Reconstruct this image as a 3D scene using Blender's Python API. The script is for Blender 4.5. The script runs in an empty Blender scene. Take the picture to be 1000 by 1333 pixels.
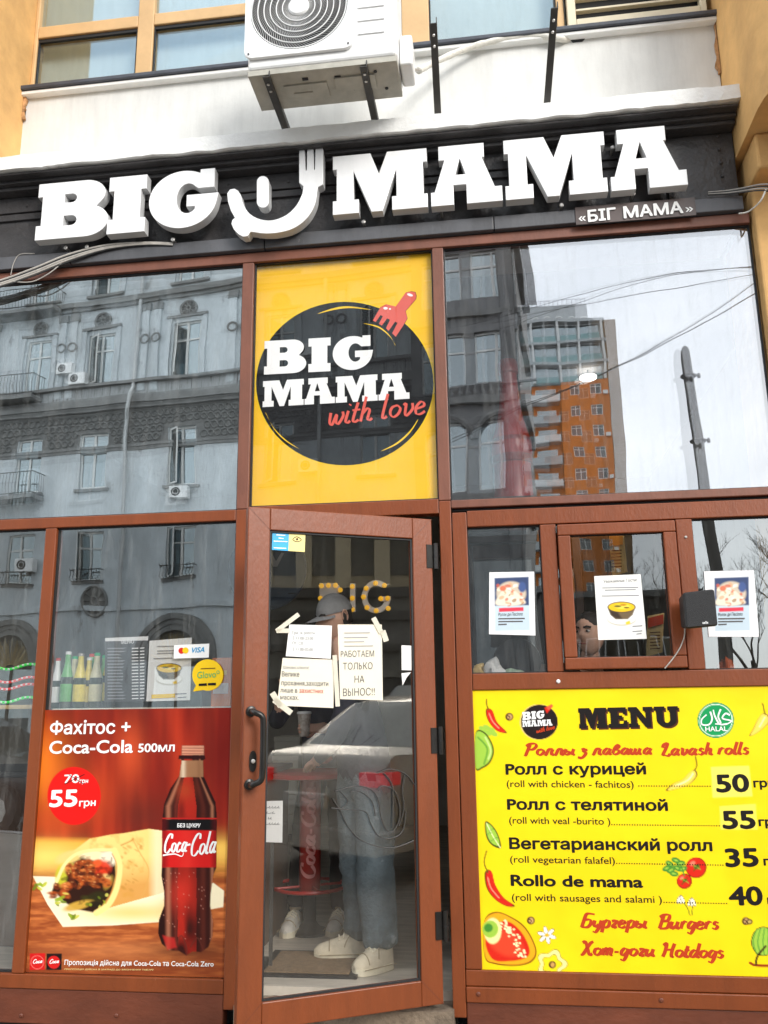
import bpy, math, random
import numpy as np
from mathutils import Vector, Matrix, noise as mnoise
random.seed(7)
R = math.radians
C = bpy.context.scene.collection
SC = bpy.context.scene
# ---------------------------------------------------------------- camera
CAM = np.array([0.18226997, -3.92515589, 1.30660642]); YAW, PIT, ROL = R(7.28862599), R(12.81886231), R(-0.73978778); F = 1104.5824
def _basis():
    cy, sy, cp, sp, cr, sr = math.cos(YAW), math.sin(YAW), math.cos(PIT), math.sin(PIT), math.cos(ROL), math.sin(ROL)
    f = np.array([-sy*cp, cy*cp, sp]); r = np.array([cy, sy, 0.]); u = np.cross(r, f)
    return cr*r+sr*u, -sr*r+cr*u, f
CR, CU, CF = _basis()
cd = bpy.data.cameras.new('camera'); co = bpy.data.objects.new('camera', cd); C.objects.link(co)
co.matrix_world = Matrix(((CR[0], CU[0], -CF[0], CAM[0]), (CR[1], CU[1], -CF[1], CAM[1]), (CR[2], CU[2], -CF[2], CAM[2]), (0, 0, 0, 1)))
cd.sensor_fit = 'HORIZONTAL'; cd.sensor_width = 36; cd.lens = F*36/1000; cd.clip_start = .05; cd.clip_end = 2000
SC.camera = co
# ---------------------------------------------------------------- overcast sky and soft sun
SUN_EL, SUN_ROT = R(27), R(140)
wd = bpy.data.worlds.new('World'); SC.world = wd; wd.use_nodes = True
nt = wd.node_tree; nt.nodes.clear()
wo = nt.nodes.new('ShaderNodeOutputWorld'); bg = nt.nodes.new('ShaderNodeBackground'); sk = nt.nodes.new('ShaderNodeTexSky')
sk.sky_type = 'NISHITA'; sk.sun_disc = False; sk.sun_elevation = SUN_EL; sk.sun_rotation = SUN_ROT
tc = nt.nodes.new('ShaderNodeTexCoord'); no = nt.nodes.new('ShaderNodeTexNoise'); no.inputs['Scale'].default_value = 2.2; no.inputs['Detail'].default_value = 5
mp = nt.nodes.new('ShaderNodeMapping'); mp.inputs['Scale'].default_value = (1, 1, 2.5)
rp = nt.nodes.new('ShaderNodeValToRGB'); rp.color_ramp.elements[0].position = .3; rp.color_ramp.elements[1].position = .75
rp.color_ramp.elements[0].color = (6.6, 7.2, 7.8, 1); rp.color_ramp.elements[1].color = (10.6, 10.8, 11.0, 1)
mx = nt.nodes.new('ShaderNodeMix'); mx.data_type = 'RGBA'; mx.inputs[0].default_value = .9
L = nt.links.new
L(tc.outputs['Generated'], mp.inputs[0]); L(mp.outputs[0], no.inputs['Vector']); L(no.outputs[0], rp.inputs[0])
L(sk.outputs[0], mx.inputs[6]); L(rp.outputs[0], mx.inputs[7]); L(mx.outputs[2], bg.inputs[0]); bg.inputs[1].default_value = .11; L(bg.outputs[0], wo.inputs[0])
sl = bpy.data.lights.new('sun', 'SUN'); sl.energy = 1.2; sl.angle = R(22); sl.color = (1, .96, .9)
so = bpy.data.objects.new('sun', sl); C.objects.link(so)
so.rotation_euler = Vector((-0.66, 0.80, -0.52)).to_track_quat('-Z', 'Y').to_euler(); so.location = (0, -8, 25)
SC.view_settings.view_transform = 'Standard'; SC.view_settings.look = 'None'; SC.view_settings.gamma = 1; SC.view_settings.exposure = 1.33
SC.cycles.use_denoising = True; SC.cycles.max_bounces = 10; SC.cycles.transparent_max_bounces = 16; SC.cycles.glossy_bounces = 5
SC.cycles.caustics_reflective = False; SC.cycles.caustics_refractive = False; SC.cycles.sample_clamp_indirect = 6
# ---------------------------------------------------------------- planes: a point of the photo on a real plane
class Plane:
    def __init__(s, O=(0, 0, 0), ang=0):
        s.O = np.array(O, float); s.ang = ang; s.c, s.s = math.cos(ang), math.sin(ang)
    def loc(s, v): return np.array([s.c*v[0]+s.s*v[1], -s.s*v[0]+s.c*v[1], v[2]])
    def hit(s, px, py, y=0.):
        d = CF+CR*(px-500)/F+CU*(666.5-py)/F
        o = s.loc(CAM-s.O); d = s.loc(d); t = (y-o[1])/d[1]; q = o+t*d
        return float(q[0]), float(q[2])
    def world(s, x, y, z): return np.stack([s.O[0]+s.c*x-s.s*y, s.O[1]+s.s*x+s.c*y, s.O[2]+z], -1)
    def pix(s, x, y, z):
        P = s.world(np.asarray(x, float), np.asarray(y, float)+0*np.asarray(x), np.asarray(z, float))-CAM
        w = P@CF
        return 500+F*(P@CR)/w, 666.5-F*(P@CU)/w
FAC = Plane()
HX, DW, DTH = -.0922, .87, R(28)
DOOR = Plane((HX, -.02, 0), DTH)
def at(px, py, y=0.): return FAC.hit(px, py, y)
# ---------------------------------------------------------------- materials
MATS = {}
def _mat(name):
    m = bpy.data.materials.new(name); m.use_nodes = True; MATS[name] = m
    return m, m.node_tree, m.node_tree.nodes['Principled BSDF']
def pm(name, col, rough=.6, var=.12, scale=6, bump=0., bscale=60, metal=0, stretch=(1, 1, 1), col2=None, spot=None, coat=0, grime=0):
    """painted or plastered surface: two noises mottle the colour, one bumps it; spot=(colour, threshold, scale) adds worn patches"""
    m, t, b = _mat(name); N = t.nodes; K = t.links.new
    b.inputs['Roughness'].default_value = rough; b.inputs['Metallic'].default_value = metal
    if coat: b.inputs['Coat Weight'].default_value = coat; b.inputs['Coat Roughness'].default_value = .08
    c = N.new('ShaderNodeTexCoord'); mp = N.new('ShaderNodeMapping'); mp.inputs['Scale'].default_value = stretch; K(c.outputs['Object'], mp.inputs[0])
    n = N.new('ShaderNodeTexNoise'); n.inputs['Scale'].default_value = scale; n.inputs['Detail'].default_value = 8; n.inputs['Roughness'].default_value = .65; K(mp.outputs[0], n.inputs['Vector'])
    r = N.new('ShaderNodeValToRGB'); r.color_ramp.elements[0].position = .3; r.color_ramp.elements[1].position = .7
    c2 = col2 or tuple(min(1, x*(1+var)) for x in col); c1 = tuple(x*(1-var) for x in col)
    r.color_ramp.elements[0].color = (*c1, 1); r.color_ramp.elements[1].color = (*c2, 1); K(n.outputs[0], r.inputs[0])
    out = r.outputs[0]
    if spot:
        n3 = N.new('ShaderNodeTexNoise'); n3.inputs['Scale'].default_value = spot[2]; n3.inputs['Detail'].default_value = 9; n3.inputs['Roughness'].default_value = .7; K(mp.outputs[0], n3.inputs['Vector'])
        r3 = N.new('ShaderNodeValToRGB'); r3.color_ramp.elements[0].position = spot[1]; r3.color_ramp.elements[1].position = spot[1]+.04; K(n3.outputs[0], r3.inputs[0])
        x = N.new('ShaderNodeMix'); x.data_type = 'RGBA'; K(r3.outputs[0], x.inputs[0]); K(out, x.inputs[6]); x.inputs[7].default_value = (*spot[0], 1); out = x.outputs[2]
    if grime:   # rain-washed dirt in tall thin streaks
        m4 = N.new('ShaderNodeMapping'); m4.inputs['Scale'].default_value = (5, 5, .7); K(c.outputs['Object'], m4.inputs[0]); n4 = N.new('ShaderNodeTexNoise'); n4.inputs['Scale'].default_value = 3.5; n4.inputs['Detail'].default_value = 9; n4.inputs['Roughness'].default_value = .7; K(m4.outputs[0], n4.inputs['Vector'])
        r4 = N.new('ShaderNodeValToRGB'); r4.color_ramp.elements[0].position = .44; r4.color_ramp.elements[1].position = .72; r4.color_ramp.elements[1].color = (.55*grime,)*3+(1,); K(n4.outputs[0], r4.inputs[0])
        x4 = N.new('ShaderNodeMix'); x4.data_type = 'RGBA'; K(r4.outputs[0], x4.inputs[0]); K(out, x4.inputs[6]); x4.inputs[7].default_value = (*(q*.38 for q in col), 1); out = x4.outputs[2]
    K(out, b.inputs['Base Color'])
    if bump:
        n2 = N.new('ShaderNodeTexNoise'); n2.inputs['Scale'].default_value = bscale; n2.inputs['Detail'].default_value = 6; K(mp.outputs[0], n2.inputs['Vector'])
        bp = N.new('ShaderNodeBump'); bp.inputs['Strength'].default_value = bump; bp.inputs['Distance'].default_value = .01; K(n2.outputs[0], bp.inputs['Height']); K(bp.outputs[0], b.inputs['Normal'])
    return m
def glassmat(name, refl, tint=(.93, .97, .97), tr=(.9, .93, .92), bump=.0, dirt=.04, fres=.25):
    m, t, b = _mat(name); N = t.nodes; K = t.links.new; N.remove(b); o = N['Material Output']
    g = N.new('ShaderNodeBsdfGlossy'); g.inputs['Roughness'].default_value = 0; g.inputs['Color'].default_value = (*tint, 1)
    tr_ = N.new('ShaderNodeBsdfTransparent'); tr_.inputs[0].default_value = (*tr, 1)
    lw = N.new('ShaderNodeLayerWeight'); lw.inputs[0].default_value = .3
    ma = N.new('ShaderNodeMath'); ma.operation = 'MULTIPLY_ADD'; ma.inputs[1].default_value = fres; ma.inputs[2].default_value = refl; ma.use_clamp = True; K(lw.outputs['Fresnel'], ma.inputs[0])
    x = N.new('ShaderNodeMixShader'); K(ma.outputs[0], x.inputs[0]); K(tr_.outputs[0], x.inputs[1]); K(g.outputs[0], x.inputs[2])
    c = N.new('ShaderNodeTexCoord')
    if bump:
        n = N.new('ShaderNodeTexNoise'); n.inputs['Scale'].default_value = 3; n.inputs['Detail'].default_value = 1; K(c.outputs['Object'], n.inputs['Vector'])
        bp = N.new('ShaderNodeBump'); bp.inputs['Strength'].default_value = bump; bp.inputs['Distance'].default_value = .01; K(n.outputs[0], bp.inputs['Height']); K(bp.outputs[0], g.inputs['Normal'])
    last = x.outputs[0]
    if dirt:
        d = N.new('ShaderNodeBsdfDiffuse'); d.inputs[0].default_value = (.6, .6, .57, 1)
        mp = N.new('ShaderNodeMapping'); mp.inputs['Scale'].default_value = (9, 9, .9); K(c.outputs['Object'], mp.inputs[0])
        n = N.new('ShaderNodeTexNoise'); n.inputs['Scale'].default_value = 3; n.inputs['Detail'].default_value = 8; n.inputs['Roughness'].default_value = .75; K(mp.outputs[0], n.inputs['Vector'])
        r = N.new('ShaderNodeValToRGB'); r.color_ramp.elements[0].position = .5; r.color_ramp.elements[1].position = .8; r.color_ramp.elements[1].color = (dirt*4, dirt*4, dirt*4, 1); K(n.outputs[0], r.inputs[0])
        y = N.new('ShaderNodeMixShader'); K(r.outputs[0], y.inputs[0]); K(last, y.inputs[1]); K(d.outputs[0], y.inputs[2]); last = y.outputs[0]
    K(last, o.inputs[0]); return m
def emit(name, col, s):
    m, t, b = _mat(name); b.inputs['Base Color'].default_value = (*col, 1); b.inputs['Emission Color'].default_value = (*col, 1); b.inputs['Emission Strength'].default_value = s; return m
def printmat(name, rough=.45):
    m, t, b = _mat(name); a = t.nodes.new('ShaderNodeAttribute'); a.attribute_name = 'ink'; t.links.new(a.outputs['Color'], b.inputs['Base Color']); b.inputs['Roughness'].default_value = rough; b.inputs['Specular IOR Level'].default_value = .25
    tc_ = t.nodes.new('ShaderNodeTexCoord'); n = t.nodes.new('ShaderNodeTexNoise'); n.inputs['Scale'].default_value = 5; n.inputs['Detail'].default_value = 3; t.links.new(tc_.outputs['Object'], n.inputs['Vector']); bp = t.nodes.new('ShaderNodeBump'); bp.inputs['Strength'].default_value = .25; bp.inputs['Distance'].default_value = .02; t.links.new(n.outputs[0], bp.inputs['Height']); t.links.new(bp.outputs[0], b.inputs['Normal']); return m
def flat(name, col, rough=.6, **k):
    m = pm(name, col, rough, var=.04, **k)
    if 'ink' in name or 'vinyl' in name: m.node_tree.nodes['Principled BSDF'].inputs['Specular IOR Level'].default_value = .12
    return m
M = dict(
 brown=pm('brown laminate', (.205, .046, .0095), .42, .12, 5, .12, 90, stretch=(1, 1, .35), spot=((.40, .19, .11), .68, 26), grime=.45),
 faded=pm('faded brown laminate', (.185, .066, .039), .5, .2, 7, .12, 90, stretch=(1, 1, .5), spot=((.5, .34, .26), .70, 26), grime=.4),
 plinth=pm('scuffed brown plinth', (.13, .033, .014), .5, .3, 5, .2, 60, stretch=(.5, 1, 1), spot=((.4, .23, .15), .69, 13)),
 gasket=flat('black rubber gasket', (.012, .012, .013), .6),
 plaster=pm('white plaster', (.70, .70, .675), .85, .09, 1.6, .12, 25, spot=((.52, .5, .46), .73, 5), grime=.35),
 ledge=pm('chipped white concrete', (.82, .82, .80), .9, .06, 4, .35, 38, spot=((.3, .29, .27), .69, 13)),
 fascia=pm('dark textured paint', (.05, .047, .048), .45, .4, 3, .8, 26, spot=((.16, .15, .13), .69, 8)),
 strip=pm('grey metal strip', (.088, .088, .095), .45, .35, 3, .15, 50, stretch=(1, 1, .3), spot=((.4, .38, .35), .7, 9)),
 ochre=pm('ochre plaster', (.62, .36, .135), .85, .16, 3, .5, 18, spot=((.3, .12, .04), .7, 6), col2=(.78, .46, .17)),
 tan=pm('tan window frame', (.62, .40, .19), .5, .1, 6, .05),
 sill=pm('dark sheet metal sill', (.05, .055, .07), .4, .3, 8, .2),
 cream=pm('cream painted louvre', (.72, .64, .47), .6, .1, 6),
 white=pm('white enamel', (.83, .83, .82), .35, .03, 3, grime=.25),
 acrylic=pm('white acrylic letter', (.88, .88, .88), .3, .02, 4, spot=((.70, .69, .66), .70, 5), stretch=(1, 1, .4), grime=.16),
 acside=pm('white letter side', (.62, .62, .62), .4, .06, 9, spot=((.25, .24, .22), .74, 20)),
 acpan=pm('dirty zinc pan', (.42, .40, .34), .5, .2, 7, .2, 30, spot=((.16, .13, .09), .7, 12)),
 steel=pm('dark painted steel', (.045, .042, .038), .5, .25, 9, .1, spot=((.12, .08, .05), .7, 12)),
 chrome=pm('worn black metal', (.03, .028, .026), .28, .3, 10, metal=.6),
 black=flat('black plastic', (.012, .012, .013), .45, bump=.2, bscale=200),
 dark=flat('dark grille', (.008, .008, .008), .8),
 cable=pm('grey cable', (.45, .42, .38), .6, .2, 20),
 dcable=pm('black cable', (.03, .03, .03), .6, .2, 20),
 foam=pm('white pipe lagging', (.7, .68, .62), .8, .12, 20, .4, 60),
 bolt=pm('zinc bolt', (.5, .48, .45), .4, .2, 20, metal=.7),
 paper=pm('white paper', (.82, .81, .78), .7, .03, 4), ivory=pm('yellowed paper', (.80, .74, .60), .7, .05, 4),
 tape=pm('masking tape', (.80, .75, .62), .6, .06, 9), clear=flat('milky tape', (.86, .83, .52), .35),
 ink=flat('black ink', (.015, .012, .012), .5), grey=flat('grey ink', (.12, .115, .115), .6), lgrey=flat('pale grey ink', (.3, .3, .31), .6), red=flat('red ink', (.62, .03, .015), .5),
 dred=flat('brick red ink', (.5, .05, .015), .5), wink=flat('white ink', (.88, .87, .85), .5), yink=flat('yellow ink', (.90, .58, .02), .5), coral=flat('coral ink', (.72, .12, .09), .5),
 pink=flat('pale coral ink', (.85, .36, .33), .5), gink=flat('green ink', (.01, .42, .16), .5), lgreen=flat('light green ink', (.42, .62, .1), .5), blue=flat('blue ink', (.0, .28, .55), .5), orange=flat('orange ink', (.85, .3, .03), .5),
 cream_ink=flat('cream ink', (.9, .74, .3), .5), brown_ink=flat('dark brown ink', (.09, .03, .015), .5),
 ypanel=pm('yellow vinyl', (.96, .53, .008), .4, .07, 2), disc=flat('charcoal vinyl', (.010, .010, .011), .4), myellow=pm('menu yellow vinyl', (.88, .72, .012), .38, .035, 3),
 print=printmat('printed picture', .35), gprint=printmat('printed paper', .6),
 clear_back=None,
 g_big=glassmat('street window glass', .46, tr=(1, 1, 1), bump=.03), g_back=glassmat('inner street glass', .42, bump=.04, dirt=0), g_rback=glassmat('inner right glass', .18, (.97, .98, 1.), (1, 1, 1), bump=.04, dirt=0), g_right=glassmat('right window glass', .29, (.97, .98, 1.), (1, 1, 1), bump=.04, dirt=.03),
 g_logo=glassmat('logo window glass', .08, tr=(1, 1, 1), dirt=0, fres=.1), g_low=glassmat('lower window glass', .25, tr=(1, 1, 1), bump=.05, dirt=.045), g_door=glassmat('door glass', .115, (1., .95, .86), (1, 1, 1), dirt=.006, fres=.15), g_hatch=glassmat('hatch glass', .24, tr=(1, 1, 1), bump=.03, dirt=.02),
 g_sash=glassmat('serving sash glass', .13, tr=(1, 1, 1), bump=.03, dirt=.015, fres=.2), g_up=glassmat('upstairs glass', .10, (.60, .78, .92), dirt=.01, fres=.2), g_opp=glassmat('house window glass', .34, (.8, .9, .92), (.35, .38, .4), dirt=0), g_car=glassmat('car glass', .12, tr=(.1, .11, .12), dirt=0),
)
_m, _t, _b = _mat('clear glass back'); _t.nodes.remove(_b); _tr = _t.nodes.new('ShaderNodeBsdfTransparent'); _t.links.new(_tr.outputs[0], _t.nodes['Material Output'].inputs[0]); M['clear_back'] = _m; M['tape'].node_tree.nodes['Principled BSDF'].inputs['Alpha'].default_value = .72
def m_(k): return M[k] if isinstance(k, str) else k
# ---------------------------------------------------------------- mesh builder
ORG = {}
def thing(name, label, cat, loc=(0, 0, 0), group=None, rotz=0, kind=None):
    o = bpy.data.objects.new(name, None); C.objects.link(o); o.empty_display_size = .1
    o.location = loc; o.rotation_euler = (0, 0, rotz); tag(o, label, cat, group, kind); return o
def tag(o, label=None, cat=None, group=None, kind=None):
    if label: o['label'] = label
    if cat: o['category'] = cat
    if group: o['group'] = group
    if kind: o['kind'] = kind
    return o
class MB:
    def __init__(s): s.v = []; s.f = []; s.m = []; s.k = []
    def mi(s, k):
        if k not in s.k: s.k.append(k)
        return s.k.index(k)
    def add(s, vs, fs, k):
        b = len(s.v); i = s.mi(k); s.v += [tuple(map(float, v)) for v in vs]; s.f += [tuple(b+j for j in f) for f in fs]; s.m += [i]*len(fs); return s
    def box(s, x0, x1, y0, y1, z0, z1, k, skip=''):
        v = [(x, y, z) for z in (z0, z1) for y in (y0, y1) for x in (x0, x1)]
        f = {'b': (0, 2, 3, 1), 't': (4, 5, 7, 6), 'f': (0, 1, 5, 4), 'k': (2, 6, 7, 3), 'l': (0, 4, 6, 2), 'r': (1, 3, 7, 5)}
        return s.add(v, [q for n, q in f.items() if n not in skip], k)
    def obox(s, c, ax, ay, az, k):
        c, ax, ay, az = map(np.array, (c, ax, ay, az))
        v = [c+i*ax+j*ay+l*az for l in (-1, 1) for j in (-1, 1) for i in (-1, 1)]
        return s.add(v, [(0, 2, 3, 1), (4, 5, 7, 6), (0, 1, 5, 4), (2, 6, 7, 3), (0, 4, 6, 2), (1, 3, 7, 5)], k)
    def prism(s, P, y0, y1, k, kside=None):
        n = len(P); a = sum(P[i][0]*P[(i+1) % n][1]-P[(i+1) % n][0]*P[i][1] for i in range(n))
        if a < 0: P = P[::-1]
        v = [(x, y0, z) for x, z in P]+[(x, y1, z) for x, z in P]
        s.add(v, [tuple(range(n))], k)
        s.add(v, [tuple(range(2*n-1, n-1, -1))]+[(i, i+n, (i+1) % n+n, (i+1) % n) for i in range(n)], kside or k); return s
    def tube(s, path, r, k, n=8, cap=True):
        path = [np.array(p, float) for p in path]; rr = r if hasattr(r, '__len__') else [r]*len(path); v = []; up = None
        for i, p in enumerate(path):
            d = path[min(i+1, len(path)-1)]-path[max(i-1, 0)]; d = d/(np.linalg.norm(d)+1e-12)
            if up is None or abs(up@d) > .98:
                up = np.array([0, 0, 1.]) if abs(d[2]) < .9 else np.array([1., 0, 0])
            a = np.cross(d, up); a /= np.linalg.norm(a); b = np.cross(a, d); up = b
            v += [p+rr[i]*(math.cos(2*math.pi*j/n)*a+math.sin(2*math.pi*j/n)*b) for j in range(n)]
        f = [(i*n+j, i*n+(j+1) % n, (i+1)*n+(j+1) % n, (i+1)*n+j) for i in range(len(path)-1) for j in range(n)]
        if cap: f += [tuple(range(n-1, -1, -1)), tuple((len(path)-1)*n+j for j in range(n))]
        return s.add(v, f, k)
    def lathe(s, c, prof, k, n=20, axis='z'):
        v = []
        for r, h in prof:
            for j in range(n):
                a, b = r*math.cos(2*math.pi*j/n), r*math.sin(2*math.pi*j/n)
                v.append((c[0]+a, c[1]+b, c[2]+h) if axis == 'z' else (c[0]+a, c[1]-h, c[2]+b) if axis == 'y' else (c[0]+h, c[1]+a, c[2]+b))
        f = [(i*n+j, i*n+(j+1) % n, (i+1)*n+(j+1) % n, (i+1)*n+j) for i in range(len(prof)-1) for j in range(n)]
        f += [tuple(range(n-1, -1, -1)), tuple((len(prof)-1)*n+j for j in range(n))]
        return s.add(v, f, k)
    def ring(s, c, R_, r, k, n=24, m=6, axis='y', a0=0, a1=2*math.pi, sz=1.):
        full = a1-a0 > 6.28; q = n+(0 if full else 1)
        P = []
        for i in range(q+(1 if full else 0)):
            a = a0+(a1-a0)*i/n
            P.append((c[0]+R_*math.cos(a), c[1], c[2]+sz*R_*math.sin(a)) if axis == 'y' else (c[0]+R_*math.cos(a), c[1]+R_*math.sin(a), c[2]))
        return s.tube(P, r, k, m)
    def build(s, name, parent=None, bevel=0, smooth=False, org=None, local=False, seg=2, angle=35):
        me = bpy.data.meshes.new(name)
        v = np.array(s.v, float).reshape(-1, 3)
        if org is None: org = parent.get('_o', (0, 0, 0)) if parent is not None else (0, 0, 0)
        if not local: v = v-np.array(org, float)
        me.from_pydata(v.tolist(), [], s.f)
        for k in s.k: me.materials.append(m_(k))
        me.polygons.foreach_set('material_index', s.m)
        if smooth: me.polygons.foreach_set('use_smooth', [True]*len(s.f))
        me.update()
        o = bpy.data.objects.new(name, me); C.objects.link(o)
        if parent is not None: o.parent = parent
        elif not local: o.location = org
        if bevel:
            b = o.modifiers.new('Bevel', 'BEVEL'); b.width = bevel; b.segments = seg; b.limit_method = 'ANGLE'; b.angle_limit = R(40)
        if smooth and angle:
            try:
                me.set_sharp_from_angle(angle=R(angle))
            except Exception: pass
        return o
def T_(name, label, cat, loc=(0, 0, 0), group=None, rotz=0, kind=None):
    """a thing whose parts are given in world coordinates (rotz 0) or in the local frame of its plane"""
    o = thing(name, label, cat, loc, group, rotz, kind); o['_o'] = tuple(loc) if not rotz else (0, 0, 0); return o
def onplane(pl, name, label, cat, group=None):
    o = thing(name, label, cat, tuple(pl.O), group, pl.ang); o['_o'] = (0, 0, 0); return o
def copy_tree(o, parent=None):
    c = o.copy(); C.objects.link(c)
    if parent is not None: c.parent = parent
    for ch in [x for x in o.children]: copy_tree(ch, c)
    return c
# ---------------------------------------------------------------- lettering
def curve_mesh(splines, ext=0, bev=0, off=0):
    c = bpy.data.curves.new('outline', 'CURVE'); c.dimensions = '2D'; c.fill_mode = 'BOTH' if ext else 'FRONT'; c.extrude = ext; c.bevel_depth = bev; c.offset = off; c.bevel_resolution = 1
    for pts in splines:
        s = c.splines.new('POLY'); s.points.add(len(pts)-1); s.use_cyclic_u = True
        for p, q in zip(s.points, pts): p.co = (q[0], q[1], 0, 1)
    o = bpy.data.objects.new('outline', c); me = bpy.data.meshes.new_from_object(o)
    r = (np.array([v.co[:] for v in me.vertices]).reshape(-1, 3), [tuple(p.vertices) for p in me.polygons])
    bpy.data.objects.remove(o); bpy.data.curves.remove(c); bpy.data.meshes.remove(me); return r
_TC = {}
def _raw(body):
    if body not in _TC:
        c = bpy.data.curves.new('text', 'FONT'); c.body = body; c.fill_mode = 'FRONT'; c.resolution_u = 4
        o = bpy.data.objects.new('text', c); me = bpy.data.meshes.new_from_object(o)
        v = np.array([q.co[:2] for q in me.vertices]).reshape(-1, 2); _TC[body] = (v, [tuple(p.vertices) for p in me.polygons])
        bpy.data.objects.remove(o); bpy.data.curves.remove(c); bpy.data.meshes.remove(me)
    return _TC[body]
TH = .088
def _bar(x0, x1, z0, z1): return [(x0, z0), (x1, z0), (x1, z1), (x0, z1)], [(0, 1, 2, 3)]
def _arc(cx, cz, rx, rz, a0, a1, n=16):
    v = []
    for i in range(n+1):
        a = R(a0+(a1-a0)*i/n); v += [(cx+(rx-TH)*math.cos(a), cz+(rz-TH)*math.sin(a)), (cx+rx*math.cos(a), cz+rz*math.sin(a))]
    return v, [(2*i, 2*i+1, 2*i+3, 2*i+2) for i in range(n)]
XH, CH = .53, .715
def _soft(h, x=.075): b = h*.31; return [_bar(x, x+TH, 0, h), _bar(x+TH, x+.22, 0, TH), _bar(x+TH, x+.22, 2*b-TH, 2*b), _arc(x+.22, b, .165, b, -90, 90)]
HANDMADE = {'н': (.56, [_bar(.075, .075+TH, 0, XH), _bar(.56-.075-TH, .485, 0, XH), _bar(.163, .397, .22, .22+TH)]), 'ь': (.5, _soft(XH)), 'Ь': (.56, _soft(CH)), 'ы': (.67, _soft(XH)+[_bar(.53, .53+TH, 0, XH)]), 'Ы': (.78, _soft(CH)+[_bar(.60, .60+TH, 0, CH)]),
 'я': (.52, [_bar(.355, .355+TH, 0, XH), _bar(.22, .355, XH-TH, XH), _bar(.22, .355, .2, .2+TH), _arc(.22, .365, .15, .165, 90, 270), ([(.04, 0), (.145, 0), (.30, .21), (.2, .21)], [(0, 1, 2, 3)])]),
 'ю': (.76, [_bar(.075, .075+TH, 0, XH), _bar(.163, .24, .22, .22+TH), _arc(.46, XH/2, .24, XH/2+.01, 0, 360, 28)]), 'э': (.5, [_arc(.2, XH/2, .24, XH/2+.01, -130, 130, 24), _bar(.12, .36, .225, .225+TH)]),
 'Ф': (.80, [_bar(.36, .36+TH, -.02, CH+.02), _arc(.30, .36, .25, .25, 75, 285, 20), _arc(.505, .36, .25, .25, -105, 105, 20)]), 'Р': None}
_AD = {}
def text_mesh(body, shear=0, space=1):
    key = (body, shear, space)
    if key in _TC: return _TC[key]
    V, Fc, x = [], [], 0.
    if any('\u0590' < q < '\u08ff' or q > '\ufb00' for q in body): V, Fc = [tuple(q) for q in _raw(body)[0]], _raw(body)[1]
    else:
        for ch in body:
            g = {'Р': 'P'}.get(ch, ch)
            if HANDMADE.get(ch):
                ad, parts = HANDMADE[ch]
                for v, f in parts: b = len(V); V += [(x+a, z) for a, z in v]; Fc += [tuple(b+i for i in q) for q in f]
            else:
                v, f = _raw(g) if g.strip() else (np.zeros((0, 2)), [])
                if g not in _AD: _AD[g] = _raw('H'+g+'H')[0][:, 0].max()-_raw('HH')[0][:, 0].max()
                ad = _AD[g]; b = len(V); V += [(x+a, z) for a, z in v]; Fc += [tuple(b+i for i in q) for q in f]
            x += ad*space
    V = np.array(V).reshape(-1, 2)
    if len(V): V[:, 0] += shear*V[:, 1]
    _TC[key] = (V, Fc); return _TC[key]
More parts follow.
